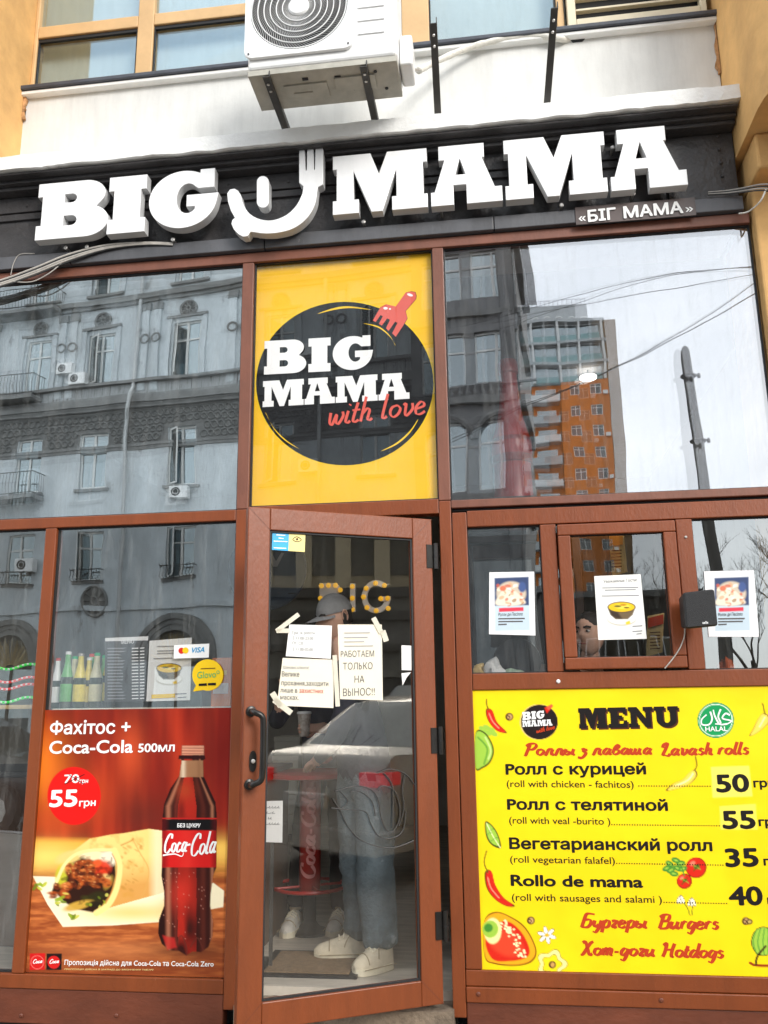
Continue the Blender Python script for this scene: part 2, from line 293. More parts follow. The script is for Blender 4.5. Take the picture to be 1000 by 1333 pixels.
class Win:
    """a zoomed view of the photo: its own pixel grid on a real plane"""
    def __init__(s, pl, ox, oy, sc, y): s.pl, s.ox, s.oy, s.sc, s.y = pl, ox, oy, sc, y
    def __call__(s, x, y, yo=None): return s.pl.hit(s.ox+x*s.sc, s.oy+y*s.sc, s.y if yo is None else yo)
    def text(s, mb, body, a, b, h, k, off=.0, shear=0, dy=0, space=1):
        """BODY from A to B along its baseline, H zoom pixels of capital height"""
        v, f = text_mesh(body, shear, space)
        if not len(v): return
        y = s.y-dy; A = np.array(s(*a, y)); B = np.array(s(*b, y)); U = np.array(s(a[0], a[1]-h, y))
        x0, x1 = v[:, 0].min(), v[:, 0].max(); ex = (B-A)/(x1-x0); ez = np.array([0, (U-A)[1]/.70])
        off = max(off, 0)
        for i, (dx, dz) in enumerate([(0, 0)]+([(off*math.cos(t), off*math.sin(t)) for t in np.linspace(0, 2*math.pi, 8, False)] if off > .004 else [])):
            P = A+np.outer(v[:, 0]-x0+dx, ex)+np.outer(v[:, 1]+dz, ez)
            mb.add(np.stack([P[:, 0], np.full(len(P), y-i*1.2e-5), P[:, 1]], 1), f, k)
    def glyphs(s, mb, word, a, b, h, k, gap=.07, dy=0):
        y = s.y-dy; A = np.array(s(*a, y)); B = np.array(s(*b, y)); U = np.array(s(a[0], a[1]-h, y))
        W = sum(GW[c] for c in word)+gap*(len(word)-1); ex = (B-A)/W; ez = np.array([0, (U-A)[1]]); x = 0
        for c in word:
            v, f = glyph_mesh(c); P = A+np.outer(v[:, 0]+x, ex)+np.outer(v[:, 1], ez); mb.add(np.stack([P[:, 0], np.full(len(P), y), P[:, 1]], 1), f, k); x += GW[c]+gap
    def poly(s, mb, P, k, dy=0):
        y = s.y-dy; v, f = curve_mesh([[s(*p, y) for p in P]]); mb.add([(a, y, b) for a, b, _ in v], f, k)
    def ell(s, mb, c, rx, ry, k, dy=0, n=28, rot=0):
        s.poly(mb, [(c[0]+rx*math.cos(t)*math.cos(rot)-ry*math.sin(t)*math.sin(rot), c[1]+rx*math.cos(t)*math.sin(rot)+ry*math.sin(t)*math.cos(rot)) for t in np.linspace(0, 2*math.pi, n, False)], k, dy)
    def stroke(s, mb, P, w, k, dy=0, closed=False, w2=None, pen=None):
        """a smooth brush stroke through P; pen=angle makes it calligraphic (w along, w2 across)"""
        P = smooth_path(P, closed); n = len(P); A = []; B = []
        for i in range(n):
            d = P[(i+1) % n]-P[i-1] if closed else P[min(i+1, n-1)]-P[max(i-1, 0)]; L_ = np.hypot(*d)+1e-9; q = np.array([-d[1], d[0]])/L_
            ww = w
            if pen is not None: ww = w2+(w-w2)*abs(d[0]/L_*math.sin(pen)-d[1]/L_*math.cos(pen))
            elif w2 is not None: ww = w+(w2-w)*i/(n-1)
            A.append(P[i]+q*ww/2); B.append(P[i]-q*ww/2)
        y = s.y-dy; v = [s(*p, y) for p in A]+[s(*p, y) for p in B]
        f = [(i, (i+1) % n, n+(i+1) % n, n+i) for i in range(n if closed else n-1)]
        mb.add([(a, y-i*2e-7, b) for i, (a, b) in enumerate(v)], f, k)
def smooth_path(P, closed=False, k=6):
    P = [np.array(p, float) for p in P]; n = len(P)
    if n < 3: return P
    o = []
    for i in range(n if closed else n-1):
        p0, p1, p2, p3 = (P[i-1] if closed or i else P[0]), P[i], P[(i+1) % n], (P[(i+2) % n] if closed or i+2 < n else P[-1])
        for j in range(k):
            t = j/k; o.append(.5*((2*p1)+(-p0+p2)*t+(2*p0-5*p1+4*p2-p3)*t*t+(-p0+3*p1-3*p2+p3)*t**3))
    if not closed: o.append(P[-1])
    return o
def arc(cx, cz, rx, rz, a0, a1, n=14): return [(cx+rx*math.cos(R(a0+(a1-a0)*i/n)), cz+rz*math.sin(R(a0+(a1-a0)*i/n))) for i in range(n+1)]
GL = {
 'I': [[(0, 1), (.62, 1), (.62, .76), (.53, .76), (.53, .24), (.62, .24), (.62, 0), (0, 0), (0, .24), (.09, .24), (.09, .76), (0, .76)]],
 'B': [[(0, 0), (.78, 0)]+arc(.82, .275, .37, .275, -80, 65)+[(.99, .535)]+arc(.80, .755, .32, .245, -35, 85)+[(.78, 1), (0, 1), (0, .77), (.08, .77), (.08, .24), (0, .24)],
       [(.44, .62), (.44, .79), (.56, .79)]+arc(.57, .705, .09, .085, 85, -85, 8)+[(.56, .62)], [(.44, .21), (.44, .40), (.57, .40)]+arc(.58, .305, .1, .095, 85, -85, 8)+[(.57, .21)]],
 'G': [[(1.05, 1), (.83, 1), (.83, .945)]+arc(.55, .5, .55, .5, 62, 352, 40)+[(1.12, .56), (.62, .56), (.62, .37), (.76, .37)]+arc(.63, .51, .19, .27, -48, -310, 26)+[(.80, .68), (1.05, .68)]],
 'M': [[(0, 1), (.58, 1), (.715, .62), (.85, 1), (1.45, 1), (1.45, .78), (1.39, .78), (1.39, .22), (1.45, .22), (1.45, 0), (.92, 0), (.92, .22), (.99, .22), (.99, .74), (.76, 0), (.60, 0), (.31, .76), (.31, .22), (.39, .22), (.39, 0), (0, 0), (0, .22), (.06, .22), (.06, .78), (0, .78)]],
 'A': [[(.13, 1), (.81, 1), (.81, .77), (.77, .77), (.955, .24), (1.06, .24), (1.06, 0), (.54, 0), (.54, .33), (.33, .33), (.33, 0), (0, 0), (0, .22), (.055, .22), (.22, .77), (.13, .77)], [(.445, .80), (.535, .49), (.36, .49)]],
 'E': [[(0, 0), (.96, 0), (.96, .36), (.80, .36), (.76, .2), (.50, .2), (.50, .41), (.72, .41), (.72, .60), (.50, .60), (.50, .8), (.74, .8), (.78, .66), (.93, .66), (.93, 1), (0, 1), (0, .8), (.12, .8), (.12, .2), (0, .2)]],
 'N': [[(0, 0), (.48, 0), (.48, .2), (.38, .2), (.38, .62), (.86, 0), (1.14, 0), (1.14, .8), (1.25, .8), (1.25, 1), (.76, 1), (.76, .8), (.88, .8), (.88, .42), (.44, 1), (0, 1), (0, .8), (.11, .8), (.11, .2), (0, .2)]],
 'U': [[(0, 1), (.54, 1), (.54, .8), (.43, .8), (.43, .38)]+arc(.61, .38, .18, .18, 180, 360, 10)+[(.79, .8), (.68, .8), (.68, 1), (1.22, 1), (1.22, .8), (1.12, .8), (1.12, .36)]+arc(.61, .36, .51, .36, 0, -180, 18)+[(.10, .8), (0, .8)]],
}
GW = {c: max(p[0] for p in q[0]) for c, q in GL.items()}
_GC = {}
def glyph_mesh(c):
    if c not in _GC: v, f = curve_mesh(GL[c]); _GC[c] = (v, f)
    return _GC[c]
# ---------------------------------------------------------------- printed pictures: ink laid over a flat sheet, evaluated on a fine grid of the sheet
def inside(X, Y, P):
    r = np.zeros(X.shape, bool); n = len(P)
    for i in range(n):
        (x0, y0), (x1, y1) = P[i], P[(i+1) % n]
        if y0 == y1: continue
        r ^= ((Y >= min(y0, y1)) & (Y < max(y0, y1)) & (X < x0+(Y-y0)*(x1-x0)/(y1-y0)))
    return r
def edge_dist(X, Y, P):
    d = np.full(X.shape, 1e9); n = len(P)
    for i in range(n):
        a = np.array(P[i], float); e = np.array(P[(i+1) % n], float)-a; t = np.clip(((X-a[0])*e[0]+(Y-a[1])*e[1])/(e@e+1e-9), 0, 1)
        d = np.minimum(d, np.hypot(X-a[0]-t*e[0], Y-a[1]-t*e[1]))
    return d
def vnoise(X, Y, s, seed=0, oct=3):
    def one(x, y, k):
        xi, yi = np.floor(x).astype(int), np.floor(y).astype(int); fx, fy = x-xi, y-yi; fx = fx*fx*(3-2*fx); fy = fy*fy*(3-2*fy)
        h = lambda i, j: (np.sin(i*127.1+j*311.7+k*74.7)*43758.5453) % 1
        return (h(xi, yi)*(1-fx)+h(xi+1, yi)*fx)*(1-fy)+(h(xi, yi+1)*(1-fx)+h(xi+1, yi+1)*fx)*fy
    o = 0; a = 1; t = 0
    for k in range(oct): o = o+a*one(X/s*2**k, Y/s*2**k, seed+k*13); t += a; a *= .5
    return o/t
class Ink:
    def __init__(s, X, Y, base): s.X, s.Y = X, Y; s.c = np.zeros(X.shape+(3,)); s.c[:] = base
    def mix(s, m, col):
        m = np.clip(np.asarray(m, float), 0, 1)[..., None]; s.c = s.c*(1-m)+np.asarray(col, float)*m
    def poly(s, P, col, soft=1.2, a=1, smooth=False):
        if smooth: P = [tuple(q) for q in smooth_path(P, True)]
        x0, x1 = min(p[0] for p in P)-3*soft-2, max(p[0] for p in P)+3*soft+2; y0, y1 = min(p[1] for p in P)-3*soft-2, max(p[1] for p in P)+3*soft+2
        w = (s.X > x0) & (s.X < x1) & (s.Y > y0) & (s.Y < y1)
        if not w.any(): return
        X, Y = s.X[w], s.Y[w]; d = edge_dist(X, Y, P)*np.where(inside(X, Y, P), 1, -1); m = np.zeros(s.X.shape); m[w] = np.clip(.5+d/(2*soft), 0, 1)*a
        s.mix(m, col if np.ndim(col) == 1 else col); return m
    def ell(s, c, rx, ry, col, soft=.1, a=1, rot=0):
        dx, dy = s.X-c[0], s.Y-c[1]; u = dx*math.cos(rot)+dy*math.sin(rot); v = -dx*math.sin(rot)+dy*math.cos(rot)
        m = np.clip((1-np.hypot(u/rx, v/ry))/soft+.5, 0, 1)*a; s.mix(m, col); return m
    def line(s, P, w, col, a=1, soft=1.5, smooth=True):
        if smooth: P = [tuple(q) for q in smooth_path(P)]
        d = np.full(s.X.shape, 1e9)
        for p, q in zip(P[:-1], P[1:]):
            A = np.array(p, float); e = np.array(q, float)-A; t = np.clip(((s.X-A[0])*e[0]+(s.Y-A[1])*e[1])/(e@e+1e-9), 0, 1); d = np.minimum(d, np.hypot(s.X-A[0]-t*e[0], s.Y-A[1]-t*e[1]))
        s.mix(np.clip((w/2-d)/soft+.5, 0, 1)*a, col)
def sheet(name, pl, corners, y, paint=None, base='paper', nx=12, nz=12, parent=None, thick=.0006, wav=0., win=None, matk='print', seed=0):
    """a flat or slightly wavy sheet (TL, TR, BR, BL in photo pixels) of real thickness on plane PL; PAINT(Ink) lays its picture"""
    TL, TR, BR, BL = [np.array(pl.hit(*c, y)) for c in corners]
    U, V = np.meshgrid(np.linspace(0, 1, nx+1), np.linspace(0, 1, nz+1)); U = U[..., None]; V = V[..., None]
    P = (TL*(1-U)+TR*U)*(1-V)+(BL*(1-U)+BR*U)*V
    X, Z = P[..., 0], P[..., 1]; W = np.zeros(X.shape)
    if wav: W = -wav*np.abs(vnoise(X*100, Z*100, 14, seed, 2))
    n = (nx+1)*(nz+1)
    v = np.concatenate([np.stack([X, y+W, Z], -1).reshape(-1, 3), np.stack([X, y+W+thick, Z], -1).reshape(-1, 3)])
    g = lambda i, j: j*(nx+1)+i
    f = [(g(i, j), g(i, j+1), g(i+1, j+1), g(i+1, j)) for j in range(nz) for i in range(nx)]
    nf = len(f)
    bd = [g(i, 0) for i in range(nx+1)]+[g(nx, j) for j in range(1, nz+1)]+[g(i, nz) for i in range(nx-1, -1, -1)]+[g(0, j) for j in range(nz-1, 0, -1)]
    f += [(bd[i], bd[(i+1) % len(bd)], bd[(i+1) % len(bd)]+n, bd[i]+n) for i in range(len(bd))]+[(n+bd[0], n+bd[nx], n+bd[2*nx if nx == nz else nx+nz], n+bd[2*nx+nz])]
    me = bpy.data.meshes.new(name); me.from_pydata(v.tolist(), [], f)
    o = bpy.data.objects.new(name, me); C.objects.link(o)
    if paint:
        px, py = pl.pix(X, y, Z); X2, Y2 = ((px-win.ox)/win.sc, (py-win.oy)/win.sc) if win else (px, py)
        ink = paint(X2, Y2); col = np.ones((2*n, 4), np.float32)*.8; col[:n, :3] = ink.c.reshape(-1, 3); col[:, 3] = 1
        at_ = me.color_attributes.new('ink', 'FLOAT_COLOR', 'POINT'); at_.data.foreach_set('color', col.ravel()); me.materials.append(M[matk])
    else: me.materials.append(m_(base))
    me.update()
    if parent is not None: o.parent = parent
    else: o.location = tuple(pl.O); o.rotation_euler = (0, 0, pl.ang)
    return o
# ================================================================ setting: ground
mb = MB(); mb.box(-300, 300, -420, 60, -.5, -.2, pm('asphalt', (.06, .06, .062), .85, .25, 2, .4, 60)); g = mb.build('road'); tag(g, kind='structure')
mb = MB(); mb.box(-60, 60, -5.6, .12, -.3, -.07, pm('paving concrete', (.20, .185, .165), .85, .25, 1.4, .5, 30, spot=((.12, .11, .1), .66, 6)))
mb.box(-60, 60, -5.75, -5.604, -.3, -.06, pm('granite kerb', (.3, .29, .28), .8, .2, 8, .3)); g = mb.build('pavement'); tag(g, kind='structure')
mb = MB(); mb.box(-60, 60, -29, -23.5, -.3, -.07, 'paving concrete' and MATS['paving concrete']); g = mb.build('far_pavement'); tag(g, kind='structure')
# ================================================================ the building above and beside the shop
HOUSE = T_('commercial_building', 'white plastered building front with ochre pilasters and tan upstairs windows above the shop', 'building')
mb = MB(); mb.box(-2.43, 1.47, .1, .45, 3.64, 4.86, 'plaster'); mb.box(-2.43, 1.47, .24, .45, 4.86, 7.6, 'plaster'); mb.build('wall', HOUSE)
mb = MB(); mb.box(-4.2, -2.43, -.5, .5, 4.25, 9, 'ochre'); mb.build('pilaster', HOUSE, .04, seg=3)
mb = MB()
P = [(1.475, .5), (1.475, -.34)]+[(1.475+.3*(1-math.cos(a)), -.34-.34*math.sin(a)) for a in np.linspace(0, math.pi/2, 8)]+[(3.2, -.7), (3.2, .5)]
n = len(P); mb.add([(x, y, z) for z in (3.95, 9) for x, y in P], [(i, (i+1) % n, (i+1) % n+n, i+n) for i in range(n)]+[tuple(range(n-1, -1, -1)), tuple(range(n, 2*n))], 'ochre')
mb.build('pilaster', HOUSE, smooth=True)
mb = MB(); mb.box(1.512, 3.2, -.035, .5, -.1, 3.76, 'ochre'); mb.box(1.51, 3.2, -.17, .5, 3.762, 3.949, 'ochre'); mb.build('pilaster', HOUSE, .012)
# ragged strips of broken ochre render in the upper corners
br = pm('broken render', (.46, .25, .11), .95, .5, 22, 1., 30)
for xe, sg, za, zb in ((1.472, -1, 4.50, 4.84), (-2.428, 1, 4.66, 4.82)):
    mb = MB(); n = 16; Zs = np.linspace(za, zb, n); E = [xe+sg*(.012+.016*mnoise.noise(Vector((z*23, xe, 0)))+.014*mnoise.noise(Vector((z*70, xe, 3)))) for z in Zs]
    mb.prism([(xe, za)]+[(max(min(e, xe+.09), xe-.09), z) for e, z in zip(E, Zs)]+[(xe, zb)], .08, .0995, br); mb.build('broken_render', HOUSE, .006)
# ledge: chipped front edge
def rough_bar(x0, x1, y0, y1, z0, z1, k, amp, step=.03, seed=0):
    mb = MB(); xs = np.arange(x0, x1+step, step); v = []
    for i, x in enumerate(xs):
        q = [mnoise.noise(Vector((x*9+seed, j*7.3, 1))) + .6*mnoise.noise(Vector((x*31, j*3.1, seed))) for j in range(6)]
        v += [(x, y0+amp*.4*q[0], z0+amp*q[1]), (x, y0+amp*.3*q[2], z0+.5*(z1-z0)), (x, y0+amp*.4*q[2], z1+amp*.6*q[3]), (x, y1, z1), (x, y1, z0)]
    n = len(xs); f = [(i*5+j, (i+1)*5+j, (i+1)*5+(j+1) % 5, i*5+(j+1) % 5) for i in range(n-1) for j in range(5)]+[(4, 3, 2, 1, 0), tuple((n-1)*5+j for j in range(5))]
    return mb.add(v, f, k)
LZ0, LZ1 = 4.163, 4.243
rough_bar(-4.0, 1.478, -.15, .1, LZ0, LZ1, 'ledge', .008).build('ledge', HOUSE)
mb = MB(); mb.box(-4.0, 1.47, -.128, .1, 4.142, LZ0-.012, 'fascia'); mb.box(-4.0, 1.47, -.08, .1, 4.122, 4.1415, 'fascia'); mb.box(-4, 1.47, -.05, .1, 4.1, 4.1215, 'fascia'); mb.build('under_ledge_steps', HOUSE, .006)  # dark steps under the ledge; the top one covers its underside
# fascia of dark painted plates
mb = MB(); mb.box(-4, 1.47, .035, .1, 3.66, 4.1, 'fascia'); mb.build('fascia', HOUSE)
mb = MB(); mb.box(-4, 1.13, .012, .034, 4.005, 4.098, 'fascia'); mb.box(1.134, 1.47, .018, .034, 3.72, 4.098, 'fascia'); mb.box(-4, 1.13, .02, .034, 3.962, 4.0, 'fascia')
mb.box(-4, 1.13, .016, .034, 3.70, 3.74, 'fascia')
for x in np.arange(-2.3, 1.1, .165): mb.lathe((x, .012, 4.05+.012*math.sin(x*9)), [(.008, -.002), (.008, .004), (.004, .007)], 'fascia', 8, 'y')
for z in np.arange(3.78, 4.1, .075): mb.lathe((1.40, .018, z), [(.009, -.002), (.009, .006), (.004, .009)], 'fascia', 8, 'y')
mb.build('fascia_plate', HOUSE, .004)
mb = MB()
for a, b in ((-4, -2.0), (-1.996, -.93), (-.926, .26), (.264, 1.47)): mb.box(a, b, -.028, .03, 3.638, 3.712, 'strip')
mb.build('metal_strip', HOUSE, .004)
# upstairs window
win = MB(); YF = .13
SZ = 4.884
zt0, zt1 = at(118, 48, YF)[1], at(150, 30, YF)[1]
x1 = at(187, 60, YF)[0]; x2 = at(198, 60, YF)[0]; xa = at(37, 110, YF)[0]
UP = {}
fr = MB()
fr.box(-2.43, 1.45, YF, YF+.06, SZ-.02, SZ+.012, 'tan')
def bar(x0, x1, z0, z1): fr.box(x0, x1, YF, YF+.07, z0, z1, 'tan')
zb0, zb1 = 5.255, 5.335
cols = [(-2.43, -2.405), (-1.775, -1.675), (-.20, -.045), (.66, .70)]
for a, b in cols: bar(a, b, SZ+.012, 7.4)
for (a, b), (c, d) in zip(cols[:-1], cols[1:]):
    if a < -.3: bar(b, c, zb0, zb1)
    bar(b, c, 6.4, 6.5)
ow = fr.build('window_frame', HOUSE, .006)
gp = MB()
for (a, b), (c, d) in zip(cols[:-1], cols[1:]): gp.box(b-.01, c+.01, YF+.03, YF+.036, SZ, 7.3, 'g_up')
gp.build('glass_pane', ow)
gk = MB()
for (a, b), (c, d) in zip(cols[:-1], cols[1:]):
    for z in ((SZ+.013, SZ+.02), (zb0-.022, zb0-.001)):
        if a < -.3 or z[0] < 5: gk.box(b+.001, c-.001, YF+.012, YF+.028, *z, 'gasket')
    gk.box(b+.001, b+.009, YF+.012, YF+.028, SZ+.02, zb0-.024, 'gasket'); gk.box(c-.009, c-.001, YF+.012, YF+.028, SZ+.02, zb0-.024, 'gasket')
gk.build('gasket', ow)
mb = MB(); mb.box(-2.47, 1.49, .045, .2, SZ-.05, SZ-.022, 'sill'); mb.box(-2.46, 1.48, .06, .12, SZ-.075, SZ-.051, 'ledge'); mb.build('window_sill', HOUSE, .006)
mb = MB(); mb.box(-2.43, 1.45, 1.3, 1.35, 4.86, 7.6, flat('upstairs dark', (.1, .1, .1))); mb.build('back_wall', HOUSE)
lv = MB(); a, b = .715, 1.445
lv.box(a, a+.045, .1, .16, SZ-.015, 6.2, 'cream'); lv.box(b-.03, b, .1, .16, SZ-.015, 6.2, 'cream'); lv.box(a+.046, b-.031, .1, .16, SZ-.015, SZ+.06, 'cream')
lo = lv.build('louvre_frame', HOUSE, .004)
sl_ = MB()
for i in range(12):
    z = SZ+.135+i*.075; sl_.obox(((a+b)/2+.01, .135, z), (.325, 0, 0), (0, .018, .004), (0, .0, .006), 'cream')
sl_.build('louvre_slat', lo)
mb = MB(); mb.box(a, b, .19, .2, SZ, 6.2, flat('void', (.008, .008, .008))); mb.build('louvre_backing', lo)
# lagged pipe coming out of the wall
PIPE = T_('lagged_pipe', 'white insulated pipe curving from the hole beside the louvre to the air conditioner', 'pipe', (.6, .05, 4.8))
pts = [(545, 92, -.12), (560, 84, -.05), (600, 66, .02), (640, 54, .06), (690, 47, .07), (728, 50, .07), (748, 54, .14)]
MBp = MB(); P = [(at(x, y, d)[0], d, at(x, y, d)[1]) for x, y, d in pts]; P = [tuple(q) for q in smooth_path(P)]; MBp.tube(P, [.017+.0018*math.sin(i*2.1) for i in range(len(P))], 'foam', 10); MBp.build('pipe_lagging', PIPE, smooth=True, angle=0); mb = MB(); mb.tube([P[0], (P[0][0]-.05, P[0][1]-.05, P[0][2]-.02)], .008, 'bolt', 8); mb.build('copper_end', PIPE)
h = at(752, 50, .098); mb = MB(); mb.prism([(h[0]+.045*math.cos(a)*(1+.25*math.sin(3*a)), h[1]+.03*math.sin(a)*(1+.3*math.cos(2*a))) for a in np.linspace(0, 6.28, 14, False)], .096, .102, 'gasket'); mb.build('wall_hole', HOUSE)
# ---------------------------------------------------------------- air conditioner
AX0, AX1, AZ0, AZ1, AY0, AY1 = -.898, -.163, 4.285, 4.86, -.5, -.24
AC = T_('air_conditioner', 'white outdoor air conditioner unit with round fan grille on two steel arms', 'air conditioner', ((AX0+AX1)/2, -.37, AZ0))
fc = at(389, 9, AY0-.012); fr_ = .245
mb = MB(); mb.box(AX0, AX1, AY0, AY1, AZ0+.03, AZ1, 'white'); mb.build('body', AC, .022, seg=4)
mb = MB(); mb.box(AX0+.004, AX1-.004, AY0+.006, AY1-.006, AZ0, AZ0+.029, 'acpan')
mb.box(AX0+.16, AX1-.36, AY0+.09, AY1-.07, AZ0-.008, AZ0-.001, 'acpan'); mb.box(AX1-.32, AX1-.12, AY0+.07, AY1-.1, AZ0-.01, AZ0-.001, 'acpan'); mb.box(AX0+.2, AX1-.44, AY0+.14, AY1-.1, AZ0-.014, AZ0-.009, 'acpan')
mb.box(AX0+.26, AX0+.29, AY0+.05, AY0+.07, AZ0-.003, AZ0-.001, 'gasket'); mb.box(AX0+.42, AX0+.45, AY0+.06, AY0+.08, AZ0-.003, AZ0-.001, 'gasket')
for x, y in ((.33, .11), (.5, .16), (.2, .14), (.62, .06), (.66, .18)): mb.lathe((AX0+x, AY0+y, AZ0-.004), [(.009, 0), (.009, .004)], 'gasket', 10)
mb.build('base_pan', AC, .008)
mb = MB()
sq = .265
P = []
for cx, cz, a0 in ((1, 1, 0), (-1, 1, 90), (-1, -1, 180), (1, -1, 270)):
    P += [(fc[0]+cx*(sq-.04)+.04*math.cos(R(a)), fc[1]+cz*(sq-.04)+.04*math.sin(R(a))) for a in np.linspace(a0, a0+90, 7)]
hole = [(fc[0]+fr_*math.cos(a), fc[1]+fr_*math.sin(a)) for a in np.linspace(0, 2*math.pi, 48, False)]
v, f = curve_mesh([P, hole], .006, .003); mb.add([(a, AY0-.009-c, b) for a, b, c in v], f, 'white'); mb.build('grille_plate', AC)
mb = MB(); mb.lathe((fc[0], AY0-.001, fc[1]), [(fr_-.003, 0), (fr_-.003, .0008)], 'dark', 40, 'y'); mb.build('fan_well', AC)
mb = MB()
for i in range(7): mb.ring((fc[0], AY0-.016, fc[1]), .05+i*.031, .0028, 'white', 48, 5)
for i in range(96):
    a0 = 2*math.pi*i/96
    mb.tube([(fc[0]+r*math.cos(a0+.9*(r-.045)/.2), AY0-.0135, fc[1]+r*math.sin(a0+.9*(r-.045)/.2)) for r in (.045, .1, .15, .2, fr_)], .0010, 'white', 4, False)
mb.build('fan_grille', AC)
mb = MB(); mb.lathe((fc[0], AY0-.014, fc[1]), [(.05, -.004), (.05, .006), (.044, .011), (.02, .013)], 'white', 32, 'y'); mb.build('grille_hub', AC, smooth=True)
for sx in (-1, 1): mb = MB(); mb.lathe((fc[0]+sx*(sq-.02), AY0-.02, fc[1]-sq+.02), [(.005, 0), (.005, .002)], 'dark', 8, 'y'); mb.build('screw', AC)
for i in range(3): mb = MB(); mb.box(AX1-.19, AX1-.06, AY0-.006, AY0+.002, AZ0+.16+i*.075, AZ0+.169+i*.075, 'white'); mb.build('body_rib', AC, .002)
mb = MB(); mb.box(AX1+.002, AX1+.065, AY1-.19, AY1-.03, AZ0+.03, AZ0+.2, 'white'); mb.build('valve_cover', AC, .012, seg=3)
def bracket(x0, y0, z0, x1, y1, z1, label, diag=True):
    B = T_('wall_bracket', label, 'bracket', (x1, y1, z1), 'steel wall brackets')
    a, b = np.array((x0, y0, z0)), np.array((x1, y1, z1)); d = (b-a)/2; c = (a+b)/2
    mb = MB(); mb.obox(c, (.017, 0, 0), d, (0, 0, .0025), 'steel'); mb.obox(c+np.array((.016, 0, .019)), (.0025, 0, 0), d, (0, 0, .016), 'steel'); mb.build('arm', B, .0015)
    mb = MB(); mb.box(x1+.02, x1+.024, .062, .099, z1-.35, z1+.05, 'steel'); mb.box(x1-.012, x1+.0195, .094, .099, z1-.35, z1+.05, 'steel'); mb.build('upright', B)
    for t in (.08, .16): q = a+(b-a)*t; mb = MB(); mb.lathe((q[0], q[1], q[2]-.008), [(.007, 0), (.007, .006), (.004, .007)], 'bolt', 8); mb.build('bolt', B)
    return B
bracket(AX0+.095, AY0-.0, AZ0-.017, AX0+.095, .09, AZ0-.017, 'steel bracket arm under the end of the air conditioner below its fan')
bracket(AX1-.165, AY0-.0, AZ0-.017, AX1-.165, .09, AZ0-.017, 'steel bracket arm under the air conditioner beside the valve cover')
def arm(p0, p1, label):
    a = at(*p0, -.42); b = at(*p1, -.1); k = (b[0]-a[0])/.32, (b[1]-a[1])/.32
    bracket(a[0], -.42, a[1], a[0]+k[0]*.51, .09, a[1]+k[1]*.51, label)
arm((564, 30), (569.5, 140), 'empty steel bracket on the white wall next to the air conditioner')
arm((722, 10), (713, 125), 'empty steel bracket on the white wall crossing the lagged pipe')
# ================================================================ shopfront
SHOP = T_('shopfront', 'brown framed glazed shopfront with an open glass door under a dark fascia', 'shopfront')
YG = .028
def fbar(mb, x0, x1, z0, z1, k='brown', y0=0., y1=.075): mb.box(x0, x1, y0, y1, z0, z1, k)
XL, XR = -3.4, 1.5
mb = MB(); fbar(mb, XL, XR, 3.579, 3.634, 'faded'); mb.build('head_rail', SHOP, .004)
mb = MB(); fbar(mb, -1.05, -.99, 2.252, 3.577, 'faded'); mb.build('post', SHOP, .004)
mb = MB(); fbar(mb, -.056, 0, 2.252, 3.577, 'faded'); mb.build('post', SHOP, .004)
mb = MB(); fbar(mb, -1.05, -.99, .03, 2.25); mb.build('post', SHOP, .004)
mb = MB(); fbar(mb, -.056, 0, .03, 2.25); mb.build('post', SHOP, .004)
mb = MB(); fbar(mb, -2.037, -1.978, .152, 2.194); mb.build('post', SHOP, .004)
mb = MB(); fbar(mb, XL, -1.052, 2.196, 2.25); mb.build('transom', SHOP, .004)
mb = MB(); fbar(mb, -.988, -.058, 2.19, 2.262, 'brown', .004); mb.build('transom', SHOP, .004)
mb = MB(); fbar(mb, .002, XR, 2.212, 2.25, 'faded', -.004); fbar(mb, .002, XR, 2.198, 2.2115, 'gasket', .02); mb.build('transom', SHOP, .004)
mb = MB(); fbar(mb, XL, -1.052, .09, .15); fbar(mb, XL, -1.052, -.052, .088, 'plinth', .006); fbar(mb, XL, -1.052, -.1, -.0525, 'gasket', .03); mb.build('bottom_rail', SHOP, .004)
mb = MB(); fbar(mb, .002, XR+.3, .152, .214); fbar(mb, .002, XR+.3, .09, .15, 'brown', -.006); fbar(mb, .002, XR+.3, -.1, .088, 'plinth', .004); mb.build('bottom_rail', SHOP, .004)
for p, y, k in (((623, 1294), -.006, 'plinth'), ((861, 1302), -.006, 'plinth'), ((28, 1322), .006, 'plinth'), ((152, 1322), .006, 'plinth'), ((727, 887), 0, 'white')):
    q = at(*p, y); mb = MB(); mb.lathe((q[0], y, q[1]), [(.009, -.001), (.009, .004), (.005, .007)], k, 12, 'y'); mb.build('rivet', SHOP)
def bulge_pane(mb, x0, x1, z0, z1, y, k, amp, th=.005, tilt=0, n=14, edge=0):
    U = np.linspace(0, 1, n+1); v = []
    for b in U:
        for a in U: v.append((x0+(x1-x0)*a, y-amp*16*a*(1-a)*b*(1-b)+tilt*(a-.5)*(x1-x0)+edge*(b-.5)*(z1-z0), z0+(z1-z0)*b))
    N = len(v); v += [(x, yy+th, z) for x, yy, z in v]; g = lambda i, j: j*(n+1)+i
    f = [(g(i, j), g(i+1, j), g(i+1, j+1), g(i, j+1)) for j in range(n) for i in range(n)]; mb.add(v[:N], f, k); mb.add(v[N:], [p[::-1] for p in f], 'clear_back')
